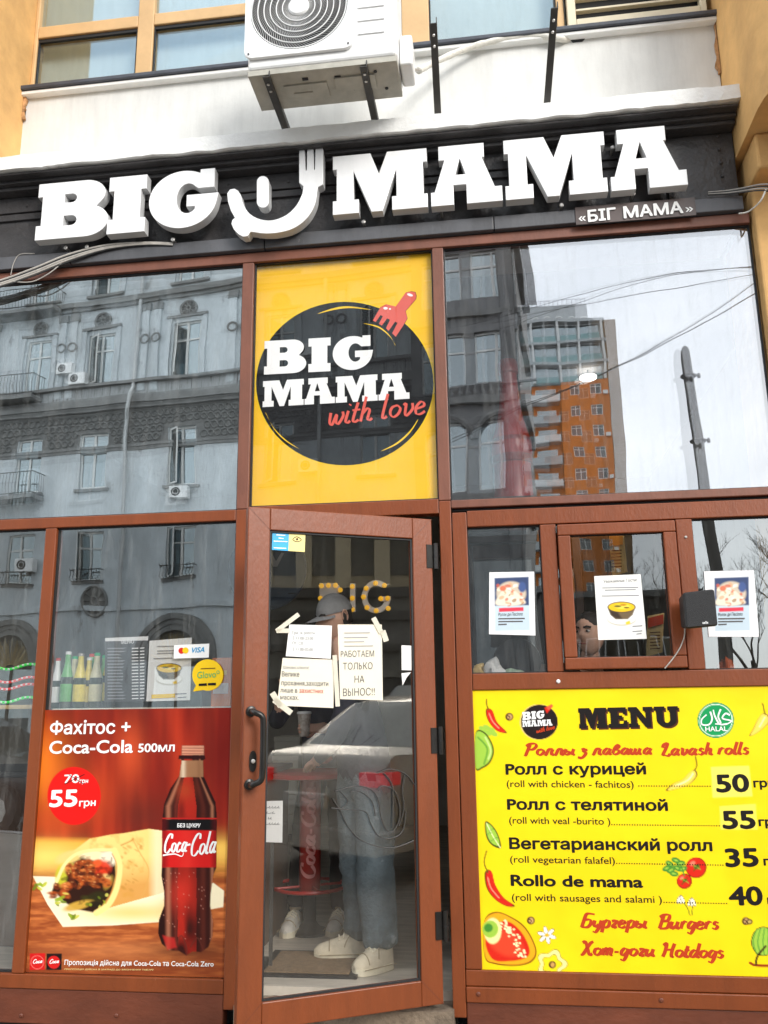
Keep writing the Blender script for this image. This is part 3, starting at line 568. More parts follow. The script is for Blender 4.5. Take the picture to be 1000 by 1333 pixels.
def pane(x0, x1, z0, z1, k, parent=SHOP, amp=.0012, back=None, y=YG, tilt=0, btilt=.004, bedge=.002, edge=0):
    mb = MB(); bulge_pane(mb, x0, x1, z0, z1, y, k, amp, tilt=tilt, edge=edge); o = mb.build('glass_pane', parent, smooth=True, angle=60)
    if back: mb = MB(); bulge_pane(mb, x0, x1, z0, z1, y+.018, back, -amp*1.3, tilt=btilt, edge=bedge); mb.build('inner_glass_pane', parent, smooth=True, angle=60)
    g = MB(); w = .007
    for a, b, c, d in ((x0+w, x1-w, z1-w, z1), (x0+w, x1-w, z0, z0+w), (x0, x0+w, z0, z1), (x1-w, x1, z0, z1)): g.box(a, b, y-.008, y+.012, c, d, 'gasket')
    g.build('gasket', parent); return o
pane(XL, -1.05, 2.25, 3.579, 'g_big', amp=.0016, back='g_back', edge=.0012)
pane(-.99, -.056, 2.262, 3.579, 'g_logo', amp=.0006, edge=.004)
pane(0, XR, 2.25, 3.579, 'g_right', amp=.0006, back='g_rback', btilt=.007, bedge=.001)
pane(XL, -2.037, .15, 2.196, 'g_low', amp=.0008)
pane(-1.978, -1.05, .15, 2.196, 'g_low', amp=.0008, back='g_back' and None)
# hatch window unit: stiles, sill band, the service sash
mb = MB(); fbar(mb, .004, .072, .216, 2.19); mb.build('stile', SHOP, .004)
mb = MB(); fbar(mb, .074, XR+.3, 2.118, 2.196); mb.build('hatch_head', SHOP, .004)
mb = MB(); fbar(mb, .074, XR+.3, 1.367, 1.44); mb.build('hatch_sill', SHOP, .004)
mb = MB(); fbar(mb, .410, .482, 1.442, 2.116); mb.build('stile', SHOP, .004)
mb = MB(); fbar(mb, 1.02, 1.092, 1.442, 2.116); mb.build('stile', SHOP, .004)
SAT = MB(); a, b, c, d = .488, 1.014, 1.45, 2.11
for q in ((a, b, d-.052, d), (a, b, c, c+.052), (a, a+.056, c+.053, d-.053), (b-.056, b, c+.053, d-.053)): fbar(SAT, *q, 'brown', -.018, .05)
SASH = SAT.build('hatch_sash', SHOP, .005)
pane(.07, .412, 1.438, 2.118, 'g_hatch', amp=.0004, edge=-.004)
pane(a+.05, b-.05, c+.048, d-.048, 'g_sash', SASH, amp=.0004, y=.01)
pane(1.09, XR+.3, 1.438, 2.118, 'g_hatch', amp=.0004)
# threshold
mb = rough_bar(-.99, -.056, -.04, .3, -.1, .062, pm('broken concrete', (.2, .15, .105), .9, .45, 12, .9, 40), .012, .02, 5); mb.build('threshold', SHOP)
# ---------------------------------------------------------------- the open door (local frame of the leaf: hinge at x=0, free edge at x=-DW)
DR = MB(); z0, z1 = .087, 2.158; SW = .098
for q in ((-DW, -DW+SW, z0, z1), (-SW, 0, z0, z1)): DR.box(q[0], q[1], 0, .055, q[2], q[3], 'brown')
DR.box(-DW+SW, -SW, 0, .0548, z1-SW, z1, 'brown'); DR.box(-DW+SW, -SW, 0, .0548, z0, z0+SW, 'brown')
# mitred corner joints scored as thin dark lines
for (xa, za, xb, zb) in ((-DW, z1, -DW+SW, z1-SW), (0, z1, -SW, z1-SW), (-DW, z0, -DW+SW, z0+SW), (0, z0, -SW, z0+SW)):
    d = np.array((xb-xa, zb-za)); d = d/np.hypot(*d); n = np.array((-d[1], d[0]))*.0009
    DR.add([(xa+n[0], -.0012, za+n[1]), (xb+n[0], -.0012, zb+n[1]), (xb-n[0], -.0012, zb-n[1]), (xa-n[0], -.0012, za-n[1])], [(0, 1, 2, 3)], 'plinth')
DOORO = DR.build('door', SHOP, .004, local=True); DOORO.location = tuple(DOOR.O); DOORO.rotation_euler = (0, 0, DTH); DOORO['_o'] = (0, 0, 0)
GX0, GX1, GZ0, GZ1 = -DW+SW, -SW, z0+SW, z1-SW
mb = MB(); bulge_pane(mb, GX0-.005, GX1+.005, GZ0-.005, GZ1+.005, .022, 'g_door', .0003, .006); mb.build('glass_pane', DOORO, smooth=True, angle=60, local=True)
mb = MB(); w = .008
for q in ((GX0, GX1, GZ1-w, GZ1), (GX0, GX1, GZ0, GZ0+w), (GX0, GX0+w, GZ0+w, GZ1-w), (GX1-w, GX1, GZ0+w, GZ1-w)): mb.box(q[0], q[1], .01, .02, q[2], q[3], 'gasket')
mb.build('gasket', DOORO, local=True)
def dpt(px, py, y): x, z = DOOR.hit(px, py, y); return (x, y, z)
mb = MB(); A = DOOR.hit(328, 926, 0); B = DOOR.hit(327, 1021, 0); hz0, hz1, hx = B[1], A[1], A[0]-.004
P = [(hx, -.0, hz1), (hx, -.05, hz1), (hx+.006, -.068, hz1-.006), (hx+.03, -.075, hz1-.02), (hx+.036, -.076, hz1-.06), (hx+.036, -.076, hz0+.06), (hx+.03, -.075, hz0+.02), (hx+.006, -.068, hz0+.006), (hx, -.05, hz0), (hx, 0, hz0)]
mb.tube([tuple(q) for q in smooth_path(P, k=4)], .0125, 'chrome', 12); mb.lathe((hx, -.001, hz1), [(.022, -.001), (.022, .006), (.016, .009)], 'chrome', 16, 'y'); mb.lathe((hx, -.001, hz0), [(.022, -.001), (.022, .006), (.016, .009)], 'chrome', 16, 'y')
mb.build('handle', DOORO, smooth=True, local=True)
mb = MB(); P = [(x, .14-y if False else -y+.055, z) for x, y, z in P]; mb.tube([tuple(q) for q in smooth_path(P, k=4)], .0125, 'chrome', 12); mb.build('inner_handle', DOORO, smooth=True, local=True)
mb = MB(); q = DOOR.hit(329, 991, 0); mb.prism([(q[0]+.015*math.cos(a), q[1]+.03*math.sin(a)+(.012 if math.sin(a) > 0 else -.012)) for a in np.linspace(0, 6.28, 20, False)], -.006, 0, 'chrome'); mb.lathe((q[0], -.006, q[1]), [(.009, 0), (.009, .006), (.005, .008)], 'bolt', 14, 'y'); mb.build('lock', DOORO, .001, local=True)
for z in (1.98, 1.15, .39):
    mb = MB(); mb.tube([(.012, -.012, z-.06), (.012, -.012, z+.06)], .011, 'chrome', 10); mb.tube([(.012, -.012, z-.002), (.012, -.012, z+.002)], .0122, 'gasket', 10); mb.box(-.03, .012, -.004, .0, z-.055, z+.055, 'chrome'); mb.build('hinge', DOORO, local=True)
def c(r, g, b): return tuple((x/255/12.92 if x/255 <= .04045 else ((x/255+.055)/1.055)**2.4) for x in (r, g, b))
# ================================================================ big sign letters
YL = -.10
SIGN = T_('shop_sign', 'large white slab letters with a fork shaped smile on the dark fascia', 'sign', (-.48, YL, 3.73))
for ch, x0, x1 in (('B', -2.15, -1.752), ('I', -1.75, -1.547), ('G', -1.525, -1.153), ('M', -.543, -.065), ('A', -.043, .306), ('M', .327, .815), ('A', .837, 1.191)):
    y = YL; q = lambda x, z: ((x-CAM[0])*(y-CAM[1])/(-.13-CAM[1])+CAM[0], (z-CAM[2])*(y-CAM[1])/(-.13-CAM[1])+CAM[2])
    (X0, Z0), (X1, Z1) = q(x0, 3.733), q(x1, 4.063)
    s = (X1-X0)/GW[ch]; t = Z1-Z0
    v, f = curve_mesh([[(a*s, b*t) for a, b in p] for p in GL[ch]], .026, .0025)
    mb = MB(); P = [(X0+a, YL+.028-cc, Z0+b) for a, b, cc in v]
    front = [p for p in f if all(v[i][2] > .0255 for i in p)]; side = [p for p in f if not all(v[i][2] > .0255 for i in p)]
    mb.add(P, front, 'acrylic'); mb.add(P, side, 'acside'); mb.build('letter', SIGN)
z2 = Win(FAC, 280, 170, .28, YL)
def sign_shape(name, P):
    v, f = curve_mesh([[z2(*p) for p in P]], .026, .0025); mb = MB(); Q = [(a, YL+.028-cc, b) for a, b, cc in v]
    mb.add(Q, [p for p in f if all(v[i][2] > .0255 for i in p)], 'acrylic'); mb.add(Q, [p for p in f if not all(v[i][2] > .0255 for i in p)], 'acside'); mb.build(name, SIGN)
sm = [(118, 300), (130, 345), (160, 388), (210, 414), (270, 418), (335, 392), (382, 345), (408, 292)]
so_ = [(472, 285), (463, 340), (430, 400), (372, 448), (300, 471), (230, 476), (180, 469)]
sign_shape('fork_smile', [(105, 280), (90, 271), (70, 275), (58, 292), (62, 330), (75, 370), (95, 405), (82, 416), (78, 432), (88, 456), (108, 478), (130, 491), (150, 488), (163, 468)]+[tuple(p) for p in smooth_path(so_[::-1], k=3)]+
           [(476, 262), (500, 248), (501, 90), (497, 76), (485, 70), (474, 76), (469, 90), (467, 178), (463, 187), (458, 178), (456, 92), (451, 79), (442, 74), (433, 80), (430, 92), (429, 180), (424, 190), (418, 182), (415, 94), (411, 82), (403, 77), (395, 83), (393, 96), (393, 240), (413, 258)]+[tuple(p) for p in smooth_path(sm[::-1], k=3)])
sign_shape('smile_nose', [(222+26*math.cos(R(a)), 238-26*math.sin(R(a))) for a in range(0, 181, 20)]+[(222+26*math.cos(R(a)), 330-26*math.sin(R(a))) for a in range(180, 361, 20)])
for x, z in ((-2.02, 3.725), (-1.9, 3.72), (-1.42, 3.72), (-.4, 3.73), (.95, 3.76), (.87, 4.03), (.6, 3.73), (-.95, 3.70), (.0, 3.76)): mb = MB(); mb.tube([(x, -.05, z), (x, .02, z)], .007, 'bolt', 8); mb.lathe((x, -.046, z), [(.011, -.002), (.011, .003), (.006, .005)], 'bolt', 8, 'y'); mb.build('standoff', SIGN)
# small name plate
NP = T_('name_plate', 'small brown plate with white letters fixed to the grey strip under the big sign', 'sign', (.85, -.03, 3.66))
zn = Win(FAC, 540, 150, .37, -.034)
def cornersW(w, *P): return [(w.ox+x*w.sc, w.oy+y*w.sc) for x, y in P]
a = zn(568, 388); b = zn(985, 288); mb = MB(); mb.box(a[0], b[0], -.034, -.03, a[1]+.004, b[1], pm('brown name plate', (.085, .06, .055), .45, .2, 10)); mb.build('plate', NP, .001)
mb = MB(); zn.text(mb, '«', (578, 372), (602, 370), 24, 'wink', .012, dy=.002); zn.text(mb, 'БІГ', (612, 374), (708, 364), 38, 'wink', .03, dy=.006); zn.text(mb, 'МАМА', (738, 361), (944, 342), 38, 'wink', .03, dy=.006); zn.text(mb, '»', (954, 340), (980, 337), 24, 'wink', .012, dy=.002); mb.build('lettering', NP)
# ================================================================ brush-script letters
SK = {'о': (.48, [(.3, .48), (.12, .42), (.08, .2), (.2, .02), (.36, .1), (.42, .32), (.3, .48)]), 'а': (.54, [(.4, .42), (.25, .5), (.1, .3), (.12, .06), (.25, .04), (.4, .3)], [(.44, .5), (.38, .2), (.42, .02), (.54, .08)]),
 'л': (.54, [(0, .05), (.1, .03), (.2, .46), (.42, .5)], [(.42, .5), (.38, .15), (.44, .01), (.54, .08)]), 'ы': (.62, [(.08, .5), (.05, .15), (.15, .02), (.3, .1), (.28, .26), (.1, .26)], [(.5, .5), (.46, .12), (.52, .01), (.6, .08)]),
 'з': (.42, [(.06, .42), (.2, .5), (.32, .4), (.18, .26), (.34, .14), (.22, -.2), (.04, -.3), (.02, -.15)]), 'в': (.46, [(.06, .1), (.14, .6), (.28, .8), (.34, .62), (.14, .42), (.34, .36), (.38, .12), (.2, 0), (.06, .1)]),
 'ш': (.7, [(.06, .5), (.04, .1), (.14, .01), (.26, .14)], [(.3, .5), (.27, .1), (.36, .01), (.48, .14)], [(.54, .5), (.5, .1), (.56, .01), (.66, .08)]), 'р': (.46, [(.1, .5), (.06, -.35)], [(.08, .3), (.22, .5), (.36, .42), (.36, .12), (.2, 0), (.08, .08)]),
 'е': (.44, [(.08, .24), (.32, .32), (.3, .46), (.18, .5), (.06, .3), (.1, .05), (.25, 0), (.4, .1)]), 'у': (.46, [(.06, .5), (.05, .2), (.15, .05), (.3, .2)], [(.4, .5), (.34, 0), (.2, -.32), (.04, -.28)]),
 'г': (.38, [(.04, .44), (.16, .5), (.3, .44), (.12, .1), (.2, 0), (.34, .06)]), 'т': (.6, [(.06, .5), (.05, 0)], [(.06, .35), (.2, .5), (.26, .4), (.25, 0)], [(.26, .35), (.4, .5), (.48, .4), (.46, .05), (.56, .05)]),
 'д': (.46, [(.36, .42), (.2, .5), (.07, .3), (.1, .06), (.24, .06), (.38, .3)], [(.4, .5), (.36, 0), (.24, -.32), (.06, -.25)]), 'и': (.52, [(.08, .5), (.05, .12), (.14, .01), (.3, .18)], [(.38, .5), (.34, .12), (.4, .01), (.5, .08)]), '-': (.34, [(.04, .25), (.26, .25)]),
 'Р': (.6, [(.2, .9), (.12, .4), (.05, 0), (-.02, .04)], [(0, .75), (.15, .95), (.45, .98), (.55, .75), (.4, .5), (.15, .48)]), 'Б': (.62, [(.62, .92), (.22, .95), (.12, .5), (.06, 0)], [(.1, .5), (.4, .55), (.5, .3), (.36, .02), (.04, .02)]),
 'Х': (.62, [(.02, .85), (.14, .95), (.3, .5), (.46, .02), (.6, .1)], [(.56, .95), (.4, .8), (.14, .1), (0, .02)]), 'L': (.5, [(.02, .6), (.05, .85), (.25, .95), (.2, .5), (.1, .05), (.2, 0), (.4, -.06), (.5, .1)]),
 'v': (.44, [(.04, .45), (.12, .5), (.14, .1), (.22, .02), (.38, .25), (.34, .5)]), 's': (.4, [(.34, .42), (.2, .5), (.12, .36), (.32, .18), (.22, .01), (.04, .08)]), 'h': (.48, [(.12, 1), (.06, 0)], [(.08, .3), (.22, .5), (.32, .42), (.3, .08), (.38, .01), (.46, .08)]),
 'r': (.36, [(.1, .5), (.06, 0)], [(.08, .3), (.2, .5), (.34, .46)]), 'l': (.26, [(.14, 1), (.08, .15), (.14, .01), (.24, .08)]), 'B': (.6, [(.2, .95), (.08, 0)], [(0, .8), (.2, .97), (.48, .95), (.45, .6), (.18, .52), (.5, .45), (.45, .05), (.08, 0)]),
 'H': (.68, [(0, .8), (.16, .95), (.14, .4), (.06, 0)], [(.58, .95), (.5, .4), (.52, .02), (.62, .08)], [(.1, .5), (.52, .52)]), 't': (.3, [(.16, .8), (.08, .12), (.16, .01), (.28, .08)], [(0, .5), (.28, .5)]),
 'd': (.52, [(.38, .42), (.22, .5), (.07, .28), (.1, .05), (.24, .05), (.38, .3)], [(.46, 1), (.4, .15), (.46, .01), (.54, .08)]), 'w': (.56, [(.04, .5), (.06, .1), (.16, .02), (.26, .4), (.28, .1), (.38, .02), (.5, .3), (.46, .5)]),
 'i': (.24, [(.1, .5), (.06, .1), (.14, .01), (.22, .08)], [(.12, .72), (.14, .76)]), 'C': (.66, [(.6, .72), (.55, .95), (.3, .9), (.1, .5), (.18, .08), (.42, 0), (.64, .2)]), 'c': (.42, [(.34, .4), (.22, .5), (.07, .28), (.12, .03), (.28, .03), (.42, .14)]), ' ': (.26,)}
for a, b in (('o', 'о'), ('a', 'а'), ('e', 'е'), ('u', 'и'), ('g', 'д')): SK[a] = SK[b]
def script(w, mb, body, a, b, h, wt, k, dy=0, shear=.12, thin=.35):
    W = sum(SK[q][0] for q in body); x = 0; A = np.array(a, float); e = (np.array(b, float)-A)/W
    for i, q in enumerate(body):
        for st in SK[q][1:]: w.stroke(mb, [A+e*(x+px+shear*pz)+np.array((0, -h*pz)) for px, pz in st], wt, k, dy+i*2e-6, w2=wt*thin, pen=.35)
        x += SK[q][0]
# ================================================================ round logo panel behind its pane
zl = Win(FAC, 310, 320, .29, .046)
LOGO = T_('logo_panel', 'yellow panel with a round charcoal burger bar logo behind the pane over the door', 'sign', (-.52, .05, 2.26))
mb = MB(); mb.box(-.992, -.054, .046, .06, 2.258, 3.58, 'ypanel'); mb.build('panel', LOGO)
mb = MB(); zl.ell(mb, (479, 618), 405, 373, 'yink', .0008, 64); zl.ell(mb, (479, 618), 398, 367, 'disc', .0014, 64)
for P, w in (([(355, 305), (430, 283), (500, 275), (600, 287)], 9), ([(560, 347), (630, 365), (680, 405), (706, 448)], 9), ([(120, 745), (160, 820), (215, 875), (280, 915)], 9), ([(640, 922), (710, 888), (770, 835), (808, 778)], 8)):
    Q = smooth_path(P); n = len(Q)
    zl.poly(mb, [tuple(q+np.array((0, -w/2*math.sin(math.pi*i/(n-1))))) for i, q in enumerate(Q)]+[tuple(q+np.array((w*.3, w/2*math.sin(math.pi*i/(n-1))+.1))) for i, q in list(enumerate(Q))[::-1][1:-1]], 'yink', .002)
mb.build('logo_disc', LOGO)
mb = MB(); zl.glyphs(mb, 'BIG', (116, 578), (607, 552), 150, 'wink', .06, dy=.002); zl.glyphs(mb, 'MAMA', (110, 724), (770, 686), 116, 'wink', .03, dy=.002)
script(zl, mb, 'with love', (402, 806), (842, 752), 108, 12.5, 'coral', .0026, .15, .4); mb.build('lettering', LOGO)
mb = MB(); F_ = [(800, 225), (795, 208), (775, 204), (752, 210), (708, 272), (665, 262), (640, 275), (622, 305), (605, 335), (618, 342), (640, 310), (650, 316), (632, 350), (645, 358), (670, 325), (682, 332), (664, 370), (676, 382), (705, 340), (716, 346), (692, 392), (708, 408), (740, 360), (760, 325), (752, 292), (797, 240)]
zl.poly(mb, [(x*1.02-14, y*1.015-4) for x, y in F_], 'ink', .0021); zl.poly(mb, F_, 'coral', .0027)
zl.ell(mb, (772, 220), 14, 6, 'wink', .0033, 12, .3); zl.ell(mb, (662, 280), 10, 6, 'wink', .0033, 12); zl.ell(mb, (682, 283), 5, 4, 'wink', .0033, 10); mb.build('fork_emblem', LOGO)
# ================================================================ burrito poster
zp = Win(FAC, 20, 900, .3, .016)
def paint_poster(X, Y):
    k = Ink(X, Y, c(136, 30, 18)); S = np.clip
    b = vnoise(X, Y*.12, 70, 3, 3); k.mix(S((b-.38)*2.2, 0, .9), c(205, 62, 32)); k.mix(S((vnoise(X, Y*.1, 120, 9, 2)-.55)*3, 0, .75), c(96, 26, 18))
    g = lambda x, y, rx, ry: np.exp(-(((X-x)/rx)**2+((Y-y)/ry)**2))
    k.mix(g(100, 330, 120, 180)*.8, c(240, 130, 32)); k.mix(g(300, 460, 170, 120)*.35, c(214, 84, 30)); k.mix(g(560, 540, 140, 110)*.75, c(92, 34, 24)); k.mix(g(500, 260, 60, 130)*.55, c(230, 90, 45)); k.mix(g(880, 330, 90, 260)*.5, c(120, 24, 20)); k.mix(g(140, 560, 150, 70)*.7, c(190, 75, 30))
    k.mix(g(160, 90, 60, 50)*.3, c(90, 20, 16))
    T = S((Y-625-X*.02)/30, 0, 1); st = vnoise(X*.16, Y, 13, 5, 4); wood = np.array(c(150, 72, 34))*(1-S((st-.35)*1.9, 0, 1))[..., None]+np.array(c(214, 122, 62))*S((st-.35)*1.9, 0, 1)[..., None]
    far = S((820-Y)/190, 0, 1); wood = wood*(1-far[..., None])+np.array(c(250, 176, 62))*far[..., None]
    k.c = k.c*(1-T[..., None])+wood*T[..., None]
    k.mix(g(120, 720, 190, 60)*.9, c(255, 214, 110)); k.mix(g(890, 690, 90, 60)*.9, c(253, 205, 96)); k.mix(S((Y-1090)/180, 0, .55), c(116, 50, 26)); k.mix(g(470, 1120, 300, 40)*.35, c(235, 150, 90))
    k.mix(g(740, 1120, 190, 40)*.7, c(60, 22, 16))
    k.poly([(76, 802), (190, 806), (330, 860), (640, 870), (860, 832), (906, 866), (902, 936), (780, 958), (640, 1000), (420, 1016), (206, 1022), (140, 925)], c(252, 238, 200), 2)
    k.mix(g(500, 960, 220, 40)*.75*inside(X, Y, [(76, 802), (640, 870), (902, 866), (900, 936), (640, 1000), (206, 1022)]), c(244, 196, 92)); k.mix(g(690, 940, 80, 50)*.6, c(236, 178, 96))
    wrap = [(222, 760), (250, 694), (322, 640), (415, 622), (470, 616), (580, 597), (645, 606), (700, 640), (700, 850), (620, 880), (540, 902), (440, 930), (355, 955), (300, 900)]
    rng0 = random.Random(9); k.poly(wrap, c(244, 208, 124), 2)
    mW = inside(X, Y, wrap); k.mix(mW*S((Y-740-(X-400)*-.15)/150, 0, .8), c(208, 138, 62)); k.mix(mW*S((X-575)/50, 0, .75), c(248, 226, 184)); k.mix(mW*(X < 560)*S((vnoise(X, Y, 34, 4, 4)-.5)*2.2, 0, .55), c(212, 150, 62)); [k.ell((xx0, yy0), rng0.uniform(5, 15), rng0.uniform(3, 7), c(196, 138, 60), .9, .55, .5) for xx0, yy0 in [(rng0.uniform(450, 555), rng0.uniform(655, 880)) for _ in range(22)]]
    k.line([(508, 640), (540, 700), (578, 770), (570, 840), (548, 896)], 5, c(214, 160, 84), .8, 4); k.line([(460, 668), (500, 650), (512, 640)], 7, c(190, 128, 50), .7, 5)
    k.poly([(186, 800), (215, 745), (290, 702), (400, 690), (432, 720), (436, 800), (415, 880), (372, 935), (338, 960), (260, 945), (212, 915), (180, 880), (150, 885)], c(46, 20, 10), 4)
    rng = random.Random(3)
    for x, y, rx, ry, cc in ((235, 720, 60, 26, (240, 200, 120)), (340, 712, 60, 22, (252, 226, 176)), (405, 725, 36, 34, (250, 232, 200)), (200, 800, 26, 46, (196, 190, 50)), (228, 765, 30, 26, (224, 196, 90)), (375, 770, 42, 34, (216, 56, 26)), (352, 748, 26, 16, (232, 92, 44)), (330, 908, 44, 16, (60, 56, 18)), (352, 890, 40, 20, (44, 40, 14)), (272, 930, 64, 18, (206, 160, 62)), (404, 830, 16, 34, (150, 120, 44)), (345, 924, 30, 14, (36, 26, 12)), (392, 812, 22, 20, (226, 180, 110))):
        k.ell((x, y), rx, ry, c(*cc), .5, .95, rng.uniform(-.5, .5))
    for i in range(64):
        t = rng.random(); x, y = 165+230*t+rng.uniform(-16, 16), 892-62*math.sin(2.2*t)+rng.uniform(-44, 26)
        if i > 26: x, y = rng.uniform(225, 340), rng.uniform(735, 815)
        cc = rng.choice(((168, 74, 28), (190, 92, 36), (140, 56, 20), (206, 116, 54), (120, 46, 18))); k.ell((x, y), rng.uniform(10, 26), rng.uniform(7, 15), c(*cc), .7, .92, rng.uniform(-1, 1)); k.ell((x-4, y-5), rng.uniform(3, 7), rng.uniform(2, 3.5), c(236, 160, 96), .9, .6); k.ell((x+5, y+6), 8, 4, c(70, 24, 10), .9, .6)
    for i in range(9): k.ell((rng.uniform(200, 410), rng.uniform(850, 945)), rng.uniform(6, 15), rng.uniform(4, 8), c(*rng.choice(((150, 160, 40), (210, 200, 92), (96, 110, 26)))), .6, .85, rng.uniform(-1.5, 1.5))
    k.mix(inside(X, Y, [(200, 770), (290, 712), (420, 720), (424, 800), (400, 880), (350, 940), (230, 920), (196, 870)])*S((vnoise(X, Y, 24, 2, 2)-.6)*4, 0, .55), c(44, 18, 8))
    k.line([(180, 825), (212, 755), (262, 708), (330, 690), (418, 688)], 14, c(250, 222, 148), 1, 4); k.line([(430, 690), (452, 752), (440, 850), (404, 925), (352, 962)], 26, c(250, 220, 138), 1, 5); k.line([(420, 705), (440, 760), (426, 850), (392, 920)], 5, c(196, 130, 56), .8, 4)
    for x, y in ((105, 846), (245, 980), (185, 912)):
        for i in range(7): k.ell((x+rng.uniform(-24, 24), y+rng.uniform(-12, 12)), 13, 6, c(*rng.choice(((150, 170, 40), (196, 196, 60), (110, 130, 30)))), .5, .9, rng.uniform(-1, 1))
    # bottle
    bot = [(724, 236), (818, 236), (820, 282), (824, 292), (814, 300), (816, 366), (842, 424), (868, 480), (874, 540), (872, 765), (858, 800), (848, 880), (846, 930), (858, 1000), (856, 1062), (838, 1110), (806, 1132), (770, 1128), (742, 1146), (708, 1126), (668, 1124), (636, 1096), (620, 1050), (624, 990), (646, 930), (646, 870), (634, 800), (636, 765), (640, 540), (646, 490), (672, 424), (712, 366), (722, 300), (708, 292), (722, 282)]
    k.poly(bot, c(52, 14, 10), 2.5)
    mB = inside(X, Y, bot); cx = 757; hw = np.where(Y < 370, 52, np.where(Y < 500, 52+(Y-370)*.5, 116)); u = S((X-cx)/hw, -1, 1)
    k.mix(mB*(np.abs(u+.1) < .35)*S((vnoise(X, Y*.35, 60, 4, 2)-.38)*2.4, 0, .85), c(186, 40, 26)); k.mix(mB*g(720, 880, 50, 80)*.85, c(206, 48, 34)); k.mix(mB*g(735, 430, 40, 40)*.7, c(170, 64, 32))
    k.mix(mB*np.exp(-((u+.8)/.09)**2)*.65, c(190, 120, 90)); k.mix(mB*np.exp(-((u-.84)/.06)**2)*.6, c(200, 130, 96)); k.mix(mB*np.exp(-((u-.5)/.1)**2)*.35, c(120, 50, 34)); k.mix(mB*np.exp(-((u+.52)/.07)**2)*.4, c(140, 54, 40)); k.mix(mB*S((np.abs(u)-.9)*10, 0, .8), c(30, 8, 6))
    k.poly([(722, 300), (814, 300), (816, 372), (712, 372)], c(158, 112, 78), 2); k.mix(inside(X, Y, [(722, 300), (814, 300), (816, 372), (712, 372)])*np.exp(-((u+.55)/.2)**2)*.7, c(236, 214, 184)); k.mix(inside(X, Y, [(722, 300), (814, 300), (816, 372), (712, 372)])*np.exp(-((u-.75)/.15)**2)*.6, c(140, 96, 66))
    k.poly([(710, 278), (822, 278), (824, 294), (708, 294)], c(46, 12, 12), 2)
    k.poly([(724, 236), (818, 236), (818, 276), (722, 276)], c(216, 150, 120), 2)
    for y in (246, 258, 270): k.line([(720, y), (820, y+1)], 4, c(150, 80, 60), .8, 2, False)
    [k.ell((rng.uniform(640, 850), rng.uniform(775, 1080)), 2.2, 2.6, c(220, 150, 130), .8, .5) for _ in range(40)]
    for P in ([(640, 1060), (690, 1070), (700, 1110), (660, 1122)],): k.poly(P, c(190, 40, 36), 5, .8)
    for P in ([(700, 1100), (720, 1060), (742, 1110), (742, 1146)], [(760, 1110), (790, 1070), (815, 1120)]): k.line(P, 6, c(96, 40, 30), .7, 4)
    k.poly([(638, 556), (873, 556), (872, 602), (637, 602)], c(14, 10, 12), 1.5); k.line([(640, 552), (872, 552)], 5, c(190, 34, 30), 1, 2, False)
    k.poly([(637, 604), (872, 604), (872, 764), (636, 764)], c(206, 28, 26), 1.5); k.mix(inside(X, Y, [(637, 556), (873, 556), (872, 764), (636, 764)])*S((np.abs(u)-.75)*3.2, 0, .6), c(90, 8, 10)); k.mix(inside(X, Y, [(637, 604), (872, 604), (872, 764), (636, 764)])*np.exp(-((u+.1)/.3)**2)*.35, c(240, 60, 48))
    k.ell((255, 454), 116, 126, c(222, 24, 20), .03)
    k.poly([(63, 1138), (130, 1136), (128, 1208), (62, 1210)], c(206, 26, 26), 1.5); k.poly([(136, 1138), (202, 1138), (200, 1209), (134, 1209)], c(26, 16, 16), 1.5); k.ell((95, 1176), 29, 30, c(236, 120, 110), .06); k.ell((95, 1176), 26.5, 27.5, c(208, 30, 28), .06); k.ell((167, 1176), 27, 28, c(206, 30, 28), .06)
    return k
POST = T_('food_poster', 'red and orange poster of a burrito and a cola bottle in the lower window', 'poster', (-1.5, .016, .16))
P = cornersW(zp, (123, 84), (940, 68), (893, 1247), (33, 1240))
A = [at(*q, .016) for q in P]; px0, px1 = -1.976, -1.052; pz0, pz1 = .153, (A[0][1]+A[1][1])/2
def facpx(x, z, y): a, b = FAC.pix(x, y, z); return float(a), float(b)
sheet('printed_sheet', FAC, [facpx(px0, pz1, .016), facpx(px1, pz1, .016), facpx(px1, pz0, .016), facpx(px0, pz0, .016)], .016, paint_poster, nx=300, nz=390, parent=POST, win=zp, thick=.003).location = -np.array(POST['_o'])
mb = MB(); k_ = dict(dy=.0012)
for b, a0, a1, h, o in (('Фахітос +', (150, 186), (497, 181), 54, .02), ('Coca-Cola', (147, 270), (508, 265), 54, .02), ('500мл', (533, 264), (690, 260), 36, .022), ('70', (212, 398), (275, 396), 36, .02), ('грн', (279, 398), (315, 397), 18, .02), ('55', (150, 500), (264, 497), 70, .03), ('грн', (277, 499), (347, 496), 29, .022)):
    zp.text(mb, b, a0, a1, h, 'wink', o, **k_)
zp.text(mb, 'Пропозиція дійсна для Coca-Cola та Coca-Cola Zero', (213, 1187), (860, 1194), 21, 'wink', .012, **k_); zp.text(mb, 'БЕЗ ЦУКРУ', (703, 590), (803, 590), 16, 'wink', .03, **k_)
zp.text(mb, 'ПРОПОЗИЦІЯ ДІЙСНА В ЗАКЛАДІ ДО ЗАКІНЧЕННЯ ТОВАРУ', (213, 1209), (600, 1212), 6, 'cream_ink', 0, **k_)
for a, b in (((232, 362), (296, 402)), ((214, 402), (300, 360))): zp.stroke(mb, [a, b], 2.6, 'ink', .0018)
script(zp, mb, 'Coca', (640, 702), (742, 696), 84, 9, 'wink', .0012, .3, .3); zp.stroke(mb, [(742, 668), (760, 664)], 9, 'wink', .0012); script(zp, mb, 'Cola', (754, 716), (868, 700), 96, 9, 'wink', .0012, .3, .3)
zp.stroke(mb, [(640, 712), (690, 706), (722, 716), (730, 700)], 7, 'wink', .0011, w2=3)
